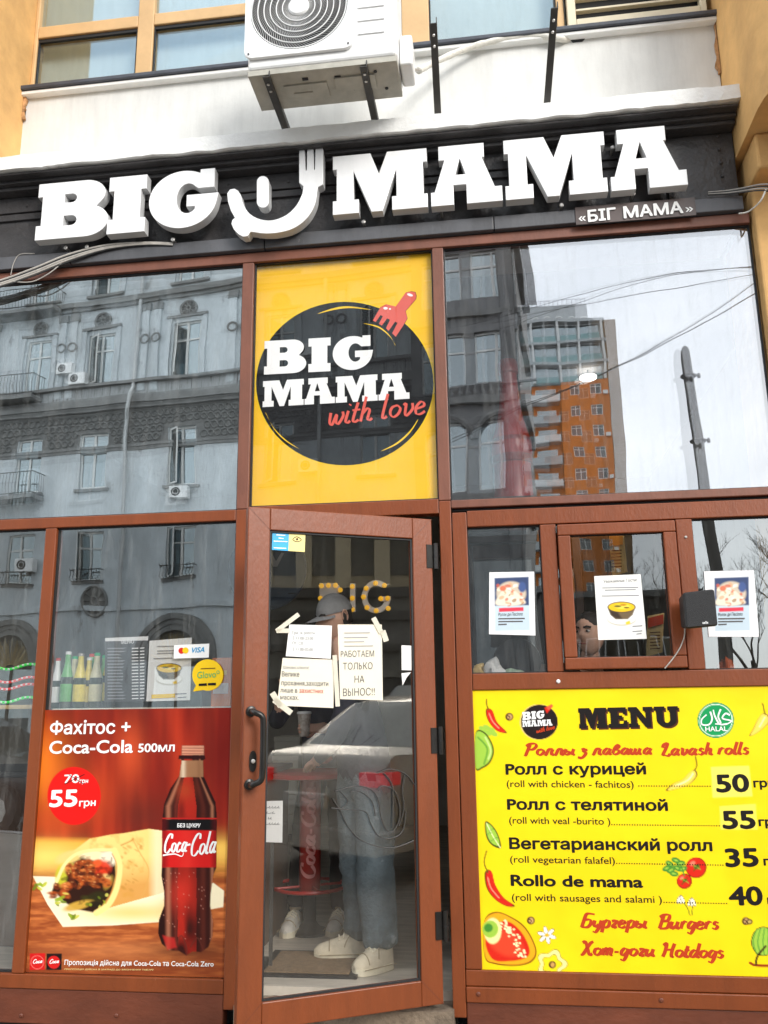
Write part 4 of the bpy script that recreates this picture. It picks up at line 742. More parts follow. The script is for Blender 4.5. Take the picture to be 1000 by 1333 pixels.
for x in (95, 167): script(zp, mb, 'Coca', (x-21, 1182), (x+21, 1178), 18, 3.2, 'wink', .0012, .3, .5)
mb.build('lettering', POST)
# ================================================================ menu board
zm = Win(FAC, 600, 880, .4, .01)
def paint_menu(X, Y):
    k = Ink(X, Y, c(246, 216, 22)); k.mix(np.clip((vnoise(X, Y, 160, 6, 3)-.45)*1.6, 0, .35), c(238, 196, 14))
    red, dr, gr, lg, ol, ye, bk = c(214, 40, 24), c(150, 24, 16), c(70, 140, 50), c(160, 200, 70), c(60, 70, 20), c(246, 208, 70), c(60, 34, 20)
    def chili(P, w, col, hi, stem):
        k.poly([(x, y) for x, y in P], bk, 1.5, 1, True); cx = sum(p[0] for p in P)/len(P); cy = sum(p[1] for p in P)/len(P); k.poly([(cx+(x-cx)*.9, cy+(y-cy)*.955) for x, y in P], col, 1.2, 1, True); k.line(w, 4, hi, .9, 2); k.line(stem, 4, c(110, 90, 20), 1, 2)
    chili([(84, 106), (102, 112), (118, 150), (150, 184), (120, 180), (94, 154), (82, 126)], [(92, 122), (104, 148), (124, 170)], red, c(250, 150, 120), [(90, 110), (84, 92), (84, 76)])
    chili([(78, 640), (98, 634), (112, 680), (140, 722), (176, 748), (150, 750), (112, 728), (84, 690)], [(88, 656), (98, 690), (124, 722)], red, c(250, 150, 120), [(88, 640), (76, 606), (84, 570)])
    chili([(762, 306), (770, 322), (752, 346), (720, 362), (668, 374), (690, 352), (722, 338), (744, 316)], [(756, 318), (738, 340), (700, 358)], c(248, 214, 90), c(255, 246, 190), [(760, 308), (768, 292), (764, 262)])
    chili([(984, 122), (1000, 128), (1004, 150), (972, 180), (940, 196), (952, 172), (968, 140)], [(990, 134), (972, 166)], c(248, 214, 90), c(255, 246, 190), [(990, 124), (986, 104), (982, 90)])
    for x, y in ((70, 172), (84, 168), (100, 176), (88, 186), (108, 188), (74, 184)): k.ell((x, y), 13, 8, lg, .4, 1, .5)
    k.poly([(48, 186), (76, 182), (100, 214), (108, 248), (96, 282), (72, 300), (48, 300)], ol, 1.5, 1, True); k.poly([(48, 190), (74, 186), (96, 216), (103, 248), (92, 278), (70, 295), (48, 295)], lg, 1.5, 1, True); k.line([(56, 200), (86, 236), (76, 286)], 5, gr, .8, 4); k.line([(80, 200), (97, 240), (90, 270)], 5, c(214, 236, 150), .8, 4)
    for x, y in ((158, 133), (228, 796), (928, 798), (298, 938)): k.ell((x, y), 13, 13, bk, .25); k.ell((x+1, y), 8, 9, c(230, 180, 120), .5, .8); k.line([(x-6, y-4), (x+2, y), (x-2, y+7)], 3, bk, 1, 1.5)
    k.ell((940, 800), 10, 9, bk, .3); k.ell((940, 800), 6, 5, c(200, 170, 100), .5)
    k.poly([(80, 474), (104, 488), (124, 522), (130, 560), (100, 550), (82, 520)], ol, 1.5, 1, True); k.poly([(83, 480), (103, 492), (121, 524), (125, 552), (102, 545), (86, 518)], lg, 1.2, 1, True); k.line([(84, 480), (104, 520), (128, 558)], 3, c(240, 244, 180), 1, 1.5)
    for x, y in ((100, 500), (92, 512), (112, 528), (100, 536)): k.line([(x-8, y+6), (x, y), (x+8, y-2)], 2, gr, .8, 1.5)
    for (x, y, r) in ((766, 624, 34), (728, 668, 25)): k.ell((x, y), r, r, dr, .06); k.ell((x-1, y-1), r-3, r-3, red, .06); k.ell((x-r*.35, y-r*.4), r*.3, r*.2, c(250, 140, 110), .6, .8, -.6); k.ell((x+2, y-2), r*.3, r*.22, c(90, 110, 30), .3); k.line([(x-10, y-8), (x+2, y-2), (x+14, y+6)], 3, c(150, 160, 50), 1, 2); k.line([(x+10, y-12), (x+2, y-2), (x-8, y+10)], 3, c(60, 80, 20), 1, 2)
    for x, y in ((680, 612), (700, 600), (716, 610), (706, 626), (684, 632), (670, 626), (722, 628), (694, 644)): k.ell((x, y), 15, 9, gr, .3, 1, .6*math.sin(x)); k.ell((x, y), 8, 3, lg, .4, 1, .6*math.sin(x))
    k.line([(716, 616), (728, 650)], 4, gr); k.line([(718, 728), (738, 756), (746, 780)], 3, c(80, 110, 30)); k.line([(756, 730), (752, 780)], 3, c(80, 110, 30))
    for x, y in ((716, 724), (752, 732)):
        for d in (-.7, 0, .7): k.ell((x+9*math.sin(d), y+4), 6, 15, bk, .2, 1, -d*.6); k.ell((x+9*math.sin(d), y+4), 4.5, 13, c(250, 246, 220), .25, 1, -d*.6)
    # halved pepper
    k.poly([(76, 800), (110, 768), (160, 782), (212, 820), (246, 890), (232, 930), (180, 944), (110, 938), (78, 914)], c(120, 60, 10), 1.5, 1, True); k.poly([(76, 804), (112, 772), (160, 786), (210, 824), (242, 890), (228, 926), (180, 940), (112, 934), (80, 912)], c(244, 170, 30), 1.5, 1, True)
    k.poly([(80, 862), (110, 810), (156, 800), (200, 838), (224, 892), (210, 918), (160, 928), (104, 922)], red, 2, 1, True); k.poly([(96, 872), (150, 822), (186, 850), (204, 900), (150, 912)], c(236, 84, 50), 8, .6, True)
    rng = random.Random(5)
    for i in range(60):
        t = rng.random(); x, y = 130+70*t+rng.uniform(-14, 12), 802+100*t*t+rng.uniform(-6, 26)
        k.ell((x, y), 4.2, 3.2, c(255, 236, 180), .5)
    k.ell((104, 830), 28, 42, c(248, 236, 160), .15); k.ell((96, 824), 26, 28, lg, .15); k.ell((90, 820), 14, 14, gr, .3)
    # flower and pepper ring
    for i in range(6): a = i*1.047+.3; k.ell((280+17*math.cos(a), 844+15*math.sin(a)), 15, 7, bk, .2, 1, a); k.ell((280+17*math.cos(a), 844+15*math.sin(a)), 13, 5.5, c(255, 252, 235), .25, 1, a)
    k.ell((280, 844), 7, 6, c(240, 180, 40), .3)
    rr = [(296+(46+7*math.cos(5*a))*math.cos(a), 938+(44+7*math.cos(5*a))*math.sin(a)) for a in np.linspace(0, 6.283, 50, False)]; k.poly(rr, c(130, 120, 20), 1.5); k.poly([(296+(x-296)*.95, 938+(y-938)*.95) for x, y in rr], c(250, 238, 150), 1.2); k.poly([(296+(x-296)*.66, 938+(y-938)*.66) for x, y in rr], c(150, 130, 20), 1.2); k.poly([(296+(x-296)*.61, 938+(y-938)*.61) for x, y in rr], c(248, 222, 30), 1.2)
    k.ell((298, 940), 12, 12, bk, .25); k.ell((299, 940), 7, 8, c(210, 160, 90), .5)
    # watermelon/courgette dish at the edge
    k.ell((985, 864), 40, 48, ol, .04); k.ell((985, 864), 37, 45, lg, .05)
    for d in (-22, -10, 3, 16): k.line([(985+d, 824), (980+d*1.3, 864), (985+d, 906)], 4, gr, .8, 2)
    k.line([(942, 934), (960, 942), (1010, 944)], 8, c(150, 40, 20), 1, 2); k.line([(992, 880), (966, 912), (960, 940)], 7, bk, 1, 2)
    # logo and halal rounds, price patches
    k.ell((254, 150), 62, 58, c(230, 200, 120), .03); k.ell((256, 150), 60, 56.5, c(34, 24, 24), .03)
    k.ell((830, 144), 60, 58, c(20, 150, 84), .02); k.ell((830, 144), 55, 53, c(240, 250, 235), .025); k.ell((830, 144), 52.5, 50.5, c(20, 150, 84), .03)
    k.poly([(814, 296), (938, 292), (950, 392), (820, 396)], c(252, 240, 110), 1.5, .8); k.poly([(842, 424), (960, 416), (966, 500), (846, 500)], c(252, 240, 110), 1.5, .6)
    k.poly([(272, 104), (296, 92), (300, 98), (280, 122)], red, 1.5); k.poly([(296, 92), (300, 98), (286, 112), (278, 102)], c(230, 90, 60), 1.5)
    return k
MENU = T_('menu_board', 'bright yellow menu board with red and black lettering below the hatch', 'menu board', (.75, .01, .216))
o = sheet('printed_board', FAC, [facpx(.048, 1.366, .01), facpx(1.6, 1.366, .01), facpx(1.6, .2145, .01), facpx(.048, .2145, .01)], .01, paint_menu, nx=380, nz=290, parent=MENU, win=zm, thick=.012); o.location = -np.array(MENU['_o'])
mb = MB(); d = .001
zm.glyphs(mb, 'MENU', (391, 176), (717, 170), 66, 'brown_ink', .08, dy=d)
mb2 = MB()
zm.glyphs(mb, 'MENU', (386, 171), (712, 165), 66, 'ink', .08, dy=2*d)
for a, b, s_, h in (('BIG', (201, 144), (273, 138), 26), ('MAMA', (201, 166), (298, 161), 20)): zm.glyphs(mb, a, s_, b, h, 'wink', .06, dy=d) if False else zm.glyphs(mb, a, b, s_, h, 'wink', .06, dy=d)
script(zm, mb, 'with love', (246, 186), (306, 172), 16, 3, 'dred', d, .15, .5)
zm.text(mb, 'HALAL', (797, 180), (868, 179), 15, 'wink', .02, dy=d)
for st in ([(876, 128), (862, 122), (852, 138), (880, 146), (868, 156)], [(868, 156), (846, 158), (838, 150)], [(846, 108), (838, 132), (846, 154), (828, 156)], [(838, 152), (826, 128), (822, 110)], [(812, 116), (818, 140), (808, 158), (786, 158), (784, 142), (800, 126)]): zm.stroke(mb, st, 6, 'wink', d, w2=4)
script(zm, mb, 'Роллы з лаваша', (208, 258), (622, 254), 38, 11, 'dred', d, .12, .36); script(zm, mb, 'Lavash rolls', (652, 258), (938, 254), 40, 11, 'dred', d, .12, .36)
script(zm, mb, 'Бургеры', (390, 818), (606, 820), 46, 12, 'dred', d, .12, .36); script(zm, mb, 'Burgers', (642, 822), (840, 824), 46, 12, 'dred', d, .12, .36)
script(zm, mb, 'Хот-доги', (390, 908), (632, 912), 46, 12, 'dred', d, .12, .36); script(zm, mb, 'Hotdogs', (654, 914), (856, 918), 46, 12, 'dred', d, .12, .36)
for t, a, b, h in (('Ролл с курицей', (148, 320), (602, 319), 33), ('Ролл с телятиной', (153, 434), (673, 438), 33), ('Вегетарианский ролл', (160, 562), (818, 569), 34), ('Rollo de mama', (165, 682), (592, 688), 35)): zm.text(mb, t, a, b, h, 'ink', .032, dy=d)
for t, a, b, h in (('(roll with chicken - fachitos)', (150, 361), (563, 364), 22), ('(roll with veal -burito )', (158, 480), (487, 484), 22), ('(roll vegetarian falafel)', (161, 607), (502, 612), 22), ('(roll with sausages and salami )', (167, 731), (655, 739), 23)): zm.text(mb, t, a, b, h, 'ink', .006, dy=d)
for t, a, b, h in (('50', (836, 377), (938, 375), 55), ('55', (857, 496), (958, 495), 56), ('35', (866, 620), (968, 618), 57), ('40', (878, 745), (982, 744), 58), ('грн', (955, 362), (1022, 361), 26), ('грн', (972, 488), (1042, 487), 26), ('грн', (988, 616), (1058, 615), 26), ('грн', (1000, 742), (1070, 741), 26)): zm.text(mb, t, a, b, h, 'ink', .032, dy=d)
for x0, x1, y0, y1 in ((578, 818, 358, 359), (490, 848, 484, 488), (506, 860, 610, 616), (660, 872, 737, 741)):
    n = int((x1-x0)/8.2)
    for i in range(n): x = x0+(x1-x0)*i/n; y = y0+(y1-y0)*i/n; zm.poly(mb, [(x, y-2), (x+3.6, y-2), (x+3.6, y+1.8), (x, y+1.8)], 'ink', d)
mb.build('lettering', MENU)
# ================================================================ inside the shop
FZ = .1
mb = MB(); mb.box(-3.4, 1.9, .1, 5.2, .02, FZ, pm('grey floor boards', (.46, .41, .34), .5, .3, 3, .15, 30, stretch=(1, 6, 1))); g = mb.build('floor'); tag(g, kind='structure')
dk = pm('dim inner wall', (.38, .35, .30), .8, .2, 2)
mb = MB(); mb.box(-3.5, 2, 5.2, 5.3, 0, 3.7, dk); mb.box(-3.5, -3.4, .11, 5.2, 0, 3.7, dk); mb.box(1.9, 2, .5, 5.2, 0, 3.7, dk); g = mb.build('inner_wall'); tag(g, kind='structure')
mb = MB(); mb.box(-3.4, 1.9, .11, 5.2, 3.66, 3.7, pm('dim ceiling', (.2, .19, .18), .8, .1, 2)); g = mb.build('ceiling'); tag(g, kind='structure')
LAMP = T_('ceiling_lamp', 'small round lit ceiling lamp seen through the large right pane', 'lamp', (*at(766, 493, 2.0)[:1], 2.0, at(766, 493, 2.0)[1]))
a = at(766, 493, 2.0); mb = MB(); mb.lathe((a[0], 2.0, a[1]), [(.055, 0), (.06, .004), (.06, .016), (.045, .022)], emit('lamp glow', (1, .95, .88), 4), 24); mb.build('diffuser', LAMP)
mb = MB(); mb.tube([(a[0], 2.0, a[1]+.02), (a[0], 2.0, 3.66)], .004, 'dcable', 6); mb.build('cord', LAMP)
# counter under the left shelf and behind the hatch
mb = MB(); mb.box(-2.9, -1.06, .6, 1.2, FZ, .95, pm('dark counter wood', (.09, .05, .03), .5, .2, 6)); mb.box(-2.92, -1.04, .58, 1.22, .952, .98, 'steel'); o = mb.build('counter', None, .006); tag(o, 'dark wooden counter standing inside behind the left window', 'counter')
mb = MB(); mb.box(.03, 1.8, .12, .26, FZ, 1.36, 'dark counter wood' and MATS['dark counter wood']); mb.box(.02, 1.8, .11, .27, 1.362, 1.39, 'white'); o = mb.build('hatch_counter', None, .005); tag(o, 'white topped counter inside behind the service hatch', 'counter')  # top coloured white to bounce light up at the hatch
SHZ = at(190, 921, .16)[1]
mb = MB(); mb.box(-1.97, -1.06, .07, .3, SHZ-.02, SHZ, 'ivory'); o = mb.build('shelf', None, .003); tag(o, 'pale display shelf inside the left window above the burrito poster', 'shelf')
mb = MB(); mb.box(-3.3, -2.045, .07, .4, at(0, 918, .1)[1]-.02, at(0, 918, .1)[1], pm('pale shelf wood', (.55, .40, .2), .6)); o = mb.build('shelf', None, .003); tag(o, 'pale wooden shelf under the light strips behind the far left pane', 'shelf')
# bottles
bgl = pm('dark bottle glass', (.03, .05, .03), .1, .1)
def bottle(px, h, r, capk, neckk, label, y=.19, glassk=None):
    x = at(px, 900, y)[0]; B = T_('drink_bottle', label, 'bottle', (x, y, SHZ), 'drink bottles on the window shelf'); gk = glassk or bgl
    mb = MB(); mb.lathe((x, y, SHZ), [(r*.9, 0), (r, .01), (r, h*.5), (r*.95, h*.56), (r*.5, h*.76), (r*.42, h*.82)], gk, 18); mb.build('glass_body', B, smooth=True)
    mb = MB(); mb.lathe((x, y, SHZ), [(r*1.01, h*.12), (r*1.02, h*.13), (r*1.02, h*.42), (r*1.01, h*.43)], neckk, 18); mb.lathe((x, y, SHZ), [(r*.98, h*.55), (r*.56, h*.755), (r*.46, h*.84), (r*.44, h*.95)], neckk, 18); mb.build('wrapper', B, smooth=True)
    mb = MB(); mb.lathe((x, y, SHZ), [(r*.42, h*.95), (r*.48, h*.955), (r*.48, h), (r*.3, h*1.01)], capk, 14); mb.build('cap', B, smooth=True)
yl = pm('yellow foil', (.75, .62, .12), .35, .2, 30); gr_ = pm('green foil', (.12, .42, .12), .35, .2, 30); pg = pm('pale foil', (.7, .66, .42), .35, .2, 30)
bottle(86, .28, .030, 'white', gr_, 'bottle with green foil neck nearest the post on the window shelf')
bottle(103, .27, .031, 'bolt', yl, 'bottle with yellow foil neck in the middle of the window shelf')
bottle(124, .27, .031, 'gink', pg, 'bottle with pale yellow foil neck beside the dark menu sheet')
bottle(73, .25, .026, 'red', 'white', 'small bottle with a red cap against the window post', .22)
bottle(114, .25, .028, 'white', yl, 'slim yellow foil bottle squeezed between the two larger yellow ones', .23); bottle(134, .26, .028, 'gink', gr_, 'slim green foil bottle at the edge of the dark menu sheet', .23)
bottle(95, .26, .03, 'gink', pg, 'slim bottle standing behind the green and yellow foil bottles', .26); bottle(117, .27, .03, 'red', gr_, 'slim green foil bottle standing behind the two yellow ones', .26)
bottle(140, .29, .038, 'red', yl, 'bottle half hidden behind the dark menu sheet on the shelf', .24)
# light strips behind the far left pane
def strip(z0, k1, label):
    S_ = T_('light_strip', label, 'light strip', (-2.6, .1, z0), 'coloured light strips'); mb = MB(); P = [(x, .1, z0+.012*math.sin(x*26)) for x in np.linspace(-3.2, -2.05, 60)]; mb.tube(P, .007, k1, 6); mb.build('tube', S_, smooth=True)
    mb = MB()
    for i in range(46): mb.lathe((-3.2+i*.025, .088, z0+.012*math.sin((-3.2+i*.025)*26)), [(.005, -.004), (.006, 0), (.004, .004)], 'white', 6)
    mb.build('bulb', S_)
gl_ = emit('green light strip', (.02, .5, .06), .3); rd_ = emit('red light strip', (.55, .04, .04), .25)
z_ = lambda y: at(20, y, .1)[1]
strip(z_(868), gl_, 'green glowing light strip, upper one of the two behind the far left pane'); strip(z_(911), gl_, 'green glowing light strip just above the pale wooden shelf')
strip(z_(885), rd_, 'red glowing light strip between the green ones, upper red row'); strip(z_(894), rd_, 'red glowing light strip between the green ones, lower red row')
# ---------------------------------------------------------------- sheets in the left window
zq = Win(FAC, 0, 660, .33, .045)
def W6(*P): return [(x*.33, 660+y*.33) for x, y in P]
S1 = T_('price_sheet', 'dark price sheet with white lines taped inside the left window', 'price sheet')
sheet('sheet', FAC, W6((415, 517), (585, 510), (573, 766), (412, 770)), .045, None, pm('charcoal printed paper', (.05, .05, .05), .5), parent=S1, wav=.002)
mb = MB(); rng = random.Random(2)
zq.poly(mb, [(415, 517), (585, 510), (584, 526), (415, 530)], 'paper', .003)
for i in range(17):
    y = 556+i*12.4
    x = 424; zq.poly(mb, [(x, y), (x+rng.uniform(40, 78), y-1), (x+60, y+4), (x, y+4.4)], 'lgrey', .003)
    zq.poly(mb, [(520, y), (546, y-1), (546, y+3), (520, y+4)], 'wink', .003); zq.poly(mb, [(552, y-1), (570, y-2), (569, y+2), (552, y+3)], 'wink', .003)
zq.text(mb, 'МЕНЮ', (478, 540), (528, 538), 14, 'wink', .01, dy=.003); mb.build('printing', S1)
def paint_soup(cx, cy, s):
    def f(X, Y):
        k = Ink(X, Y, c(240, 238, 232)); u, v = (X-cx)/s, (Y-cy)/s
        X0, Y0 = k.X, k.Y; k.X, k.Y = u, v
        k.ell((0, 30), 52, 24, c(196, 190, 176), .2); k.ell((0, 27), 50, 21, c(246, 244, 236), .1)
        k.poly([(-50, -12), (-40, 14), (-22, 30), (22, 30), (40, 14), (50, -12)], c(110, 92, 66), 2); k.poly([(-46, -4), (-36, 16), (-20, 27), (2, 28), (-14, 4)], c(60, 46, 34), 4)
        k.ell((0, -14), 51, 20, c(70, 58, 44), .08); k.ell((0, -14), 47, 17, c(236, 190, 30), .1); k.ell((4, -16), 26, 8, c(250, 220, 80), .6); k.ell((-14, -17), 13, 4, c(120, 110, 40), .5); k.ell((6, -22), 12, 4, c(196, 140, 30), .5); k.ell((18, -12), 10, 3, c(110, 90, 20), .5)
        k.poly([(14, 40), (30, 34), (32, 46), (16, 50)], c(240, 200, 50), 2); k.X, k.Y = X0, Y0; return k
    return f
S2 = T_('soup_notice', 'white sheet with a bowl of yellow soup in the left window under the card sticker', 'notice')
sheet('sheet', FAC, W6((590, 528), (757, 515), (750, 762), (577, 767)), .04, paint_soup(667, 650, 1.0), nx=70, nz=100, parent=S2, win=zq, matk='gprint', wav=.001)
mb = MB(); zq.y = .04
for y, x0, x1 in ((548, 620, 735), (566, 620, 700), (576, 620, 690), (596, 606, 680), (736, 690, 736), (750, 700, 735)): zq.poly(mb, [(x0, y), (x1, y-2), (x1, y+2), (x0, y+4)], 'lgrey', .003)
zq.poly(mb, [(598, 740), (690, 736), (690, 752), (598, 756)], 'yink', .003); mb.build('printing', S2)
zq.y = .02
S3 = T_('card_sticker', 'white card payment sticker on the pane over the soup sheet', 'sticker')
sheet('sticker', FAC, W6((687, 545), (826, 539), (824, 594), (685, 598)), .02, None, 'paper', parent=S3)
mb = MB(); zq.ell(mb, (716, 567), 12, 12, 'red', .001); zq.ell(mb, (732, 566), 12, 12, 'yink', .0014); zq.text(mb, 'VISA', (757, 575), (806, 572), 20, 'blue', .02, .25, dy=.001); mb.build('printing', S3)
S4 = T_('delivery_sticker', 'round yellow speech bubble sticker on the left window', 'sticker')
mb = MB(); P = [zq(820+61*math.cos(a), 663+62*math.sin(a)) for a in np.linspace(0, 6.283, 44, False)]; mb.prism(P, .0185, .0195, 'yink'); P = [zq(*q) for q in ((775, 700), (762, 728), (806, 722))]; mb.prism(P, .0186, .0194, 'yink'); mb.build('sticker', S4)
mb = MB(); zq.text(mb, 'Glovo', (778, 676), (852, 672), 26, 'gink', -.012, dy=.003); zq.ell(mb, (860, 652), 6, 7, 'gink', .003); zq.ell(mb, (860, 652), 3.6, 4.4, 'yink', .0034); zq.poly(mb, [(792, 637), (850, 634), (850, 637), (792, 640)], 'brown_ink', .003); zq.poly(mb, [(784, 697), (816, 695), (816, 705), (784, 706)], 'ink', .003); zq.poly(mb, [(820, 695), (852, 693), (852, 703), (820, 704)], 'ink', .003); mb.build('printing', S4)
a, b = at(274, 924, .12), at(301, 856, .12); BX = T_('orange_carton', 'orange drink carton on the window shelf at the door post', 'carton', ((a[0]+b[0])/2, .16, SHZ))
mb = MB(); mb.box(a[0], b[0], .12, .2, SHZ, b[1], pm('orange card', (.75, .2, .02), .5, .15, 9)); mb.build('carton', BX, .003)
mb = MB(); mb.prism([(a[0]+.01, SHZ+.06), (b[0]-.01, SHZ+.06), (b[0]-.01, SHZ+.11), (a[0]+.01, SHZ+.11)], .1185, .1195, 'wink'); mb.prism([(a[0]+.01, SHZ+.15), (b[0]-.02, SHZ+.15), (b[0]-.02, SHZ+.17), (a[0]+.01, SHZ+.17)], .1185, .1195, 'yink'); mb.build('printing', BX)
# ---------------------------------------------------------------- notices on the door glass
zd = Win(DOOR, 310, 650, .29, .0145)
def W8(*P): return [(310+x*.29, 650+y*.29) for x, y in P]
def tapes(o, *T):
    for (x0, y0), (x1, y1), w in T:
        d = np.array((x1-x0, y1-y0), float); n = np.array((-d[1], d[0]))/np.hypot(*d)*w/2; mb = MB(); P = [zd(x0+n[0], y0+n[1]), zd(x1+n[0], y1+n[1]), zd(x1-n[0], y1-n[1]), zd(x0-n[0], y0-n[1])]
        mb.prism(P, .0095, .0102, 'tape'); mb.build('tape', o, local=True)
def dsheet(o, P, k, wav=.0015, seed=0): s = sheet('sheet', DOOR, W8(*P), .0145, None, k, parent=o, wav=wav, seed=seed); return s
N2 = onplane(DOOR, 'mask_notice', 'cream notice with one red word, lowest sheet taped on the door', 'notice')
dsheet(N2, [(200, 712), (430, 720), (428, 937), (174, 926)], 'ivory', .001, 3)
mb = MB()
for t, a, b, h, k in (('Шановні клієнти!', (203, 760), (318, 762), 13, 'lgrey'), ('Велике', (197, 795), (275, 796), 22, 'grey'), ('прохання,заходити', (195, 834), (405, 838), 21, 'grey'), ('лише в', (190, 866), (266, 868), 20, 'grey'), ('захистних', (275, 868), (383, 871), 20, 'dred'), ('масках.', (190, 898), (272, 900), 20, 'grey')): zd.text(mb, t, a, b, h, k, .006, dy=.0022)
mb.build('lettering', N2, local=True); tapes(N2, ((152, 868), (190, 930), 26), ((160, 900), (238, 960), 26), ((432, 700), (446, 930), 20))
N1 = onplane(DOOR, 'hours_notice', 'white sheet with opening hours taped over the cream notice', 'notice')
s = sheet('sheet', DOOR, W8((230, 562), (421, 567), (416, 716), (214, 704)), .0115, None, 'paper', parent=N1, wav=.001, seed=1)
mb = MB(); zd.y = .0115
for t, a, b, h in (('Графік роботи', (244, 605), (344, 607), 13), ('З 11:00-23:00', (244, 629), (338, 631), 13), ('Пт, Сб', (244, 652), (292, 653), 13), ('З 11:00-02:00', (244, 679), (336, 681), 13)): zd.text(mb, t, a, b, h, 'grey', .0, dy=.0018)
mb.build('lettering', N1, local=True); tapes(N1, ((172, 592), (272, 516), 20), ((172, 590), (232, 590), 20))
zd.y = .0145
N3 = onplane(DOOR, 'takeaway_notice', 'tall cream notice in large grey capitals on the door glass', 'notice')
dsheet(N3, [(447, 562), (645, 562), (650, 903), (458, 897)], 'ivory', .0012, 7)
mb = MB()
for t, a, b, h in (('РАБОТАЕМ', (461, 708), (611, 706), 27), ('ТОЛЬКО', (471, 765), (604, 762), 30), ('НА', (523, 823), (567, 822), 30), ('ВЫНОС!!', (471, 884), (614, 879), 33)): zd.text(mb, t, a, b, h, 'grey', -.006, dy=.0022)
for y, x0, x1 in ((598, 476, 592), (619, 476, 582), (638, 476, 566), (657, 476, 606)): zd.poly(mb, [(x0, y), (x1, y-1), (x1, y+3), (x0, y+4)], 'lgrey', .0022)
mb.build('lettering', N3, local=True); tapes(N3, ((606, 532), (642, 600), 22), ((648, 590), (664, 638), 24))
N4 = onplane(DOOR, 'window_sticker', 'blue and yellow sticker in the upper corner of the door glass', 'sticker')
mb = MB(); mb.prism([zd(*q) for q in ((155, 144), (229, 150), (226, 231), (152, 226))], .017, .0178, pm('sticker blue', (.0, .36, .72), .4)); mb.prism([zd(*q) for q in ((229.4, 150), (303, 157), (300, 236), (226.4, 231))], .017, .0178, pm('sticker yellow', (.85, .72, .25), .4)); mb.build('sticker', N4, local=True)
mb = MB()
for y, x0, x1 in ((160, 172, 212), (174, 182, 204), (188, 160, 222), (218, 160, 216)): zd.poly(mb, [(x0, y-3), (x1, y), (x1, y+4), (x0, y+2)], 'wink', -.0015)
zd.stroke(mb, [(246, 180), (264, 168), (284, 182), (264, 190)], 3, 'brown_ink', -.0015, closed=True); zd.ell(mb, (265, 179), 5, 5, 'brown_ink', -.0014)
mb.build('printing', N4, local=True)
for P, lb in (([(735, 655), (779, 657), (780, 768), (736, 766)], 'white rectangle of tape on the door glass by the hinge side'), ([(735, 781), (778, 776), (758, 800), (740, 836)], 'torn white tape scrap under the rectangle on the door glass')):
    mb = MB(); mb.prism([zd(*q) for q in P], .018, .0186, 'paper'); o = mb.build('tape_scrap', None, local=True); o.location = tuple(DOOR.O); o.rotation_euler = (0, 0, DTH); tag(o, lb, 'tape')
# ---------------------------------------------------------------- marquee letters hanging inside
zk = Win(FAC, 340, 680, .22, .95)
def marquee(ch, x0, x1, yt, yb, dots, label):
    o = T_('marquee_letter', label, 'letter light', group='bulb letters inside the door'); v, f = curve_mesh([[(zk(x0, yb)[0]+a*(zk(x1, yb)[0]-zk(x0, yb)[0]), zk(x0, yb)[1]+b*(zk(x0, yt)[1]-zk(x0, yb)[1])) for a, b in p] for p in ch], .012, 0)
    mb = MB(); mb.add([(a, .96-cc, b) for a, b, cc in v], f, MATS.get('pale letter board') or pm('pale letter board', (.85, .83, .78), .5)); mb.build('letter_board', o)
    for q in dots: mb = MB(); a = zk(*q); mb.lathe((a[0], .946, a[1]), [(.013, -.004), (.015, .004), (.011, .012), (.004, .016)], MATS.get('amber bulb') or emit('amber bulb', (.95, .5, .03), .22), 10, 'y'); mb.build('bulb', o)
marquee([[(0, 0), (1, 0), (1, 1), (0, 1)]], 527, 556, 362, 530, [(541, 380), (541, 449), (541, 517)], 'white letter I with amber bulbs inside the door')
gg = [(1, 1-.12)]+arc(.5, .5, .5, .5, 48, 350, 26)+[(1, .5), (.62, .5), (.62, .36), (.8, .36)]+arc(.5, .5, .32, .34, -28, -308, 20)
marquee([gg], 596, 768, 345, 540, [(623, 391), (607, 442), (628, 505), (682, 524), (753, 510), (750, 450), (709, 452), (678, 361), (731, 374)], 'white letter G with amber bulbs inside the door')
marquee([[(0, 0), (.7, 0)]+arc(.65, .27, .35, .27, -80, 80, 8)+arc(.6, .77, .3, .23, -80, 80, 8)+[(0, 1)]], 345, 480, 360, 530, [(358, 376), (400, 373), (442, 373), (470, 401), (352, 450), (352, 515)], 'white letter B with amber bulbs half hidden by the grey cap')
# dark round sign with a pale mark
o = T_('round_sign', 'dark blue round hanging sign with a pale mark inside the door', 'sign', (*at(350, 745, 1.3)[:1], 1.3, at(350, 745, 1.3)[1])); a = at(348, 742, 1.3)
mb = MB(); mb.lathe((a[0], 1.3, a[1]), [(.26, 0), (.26, .012), (.25, .016)], pm('slate blue enamel', (.035, .05, .075), .4), 40, 'y'); mb.build('disc', o); mb = MB(); zk2 = Win(FAC, 340, 680, .22, 1.28); zk2.poly(mb, [(62, 180), (88, 230), (120, 178), (136, 182), (96, 262), (70, 262), (60, 240)], 'lgrey'); zk2.poly(mb, [(160, 418), (205, 416), (205, 422), (160, 424)], 'black'); mb.build('mark', o); mb = MB(); mb.tube([(a[0], 1.3, a[1]+.25), (a[0], 1.3, 3.66)], .004, 'dcable', 6); mb.build('cord', o)
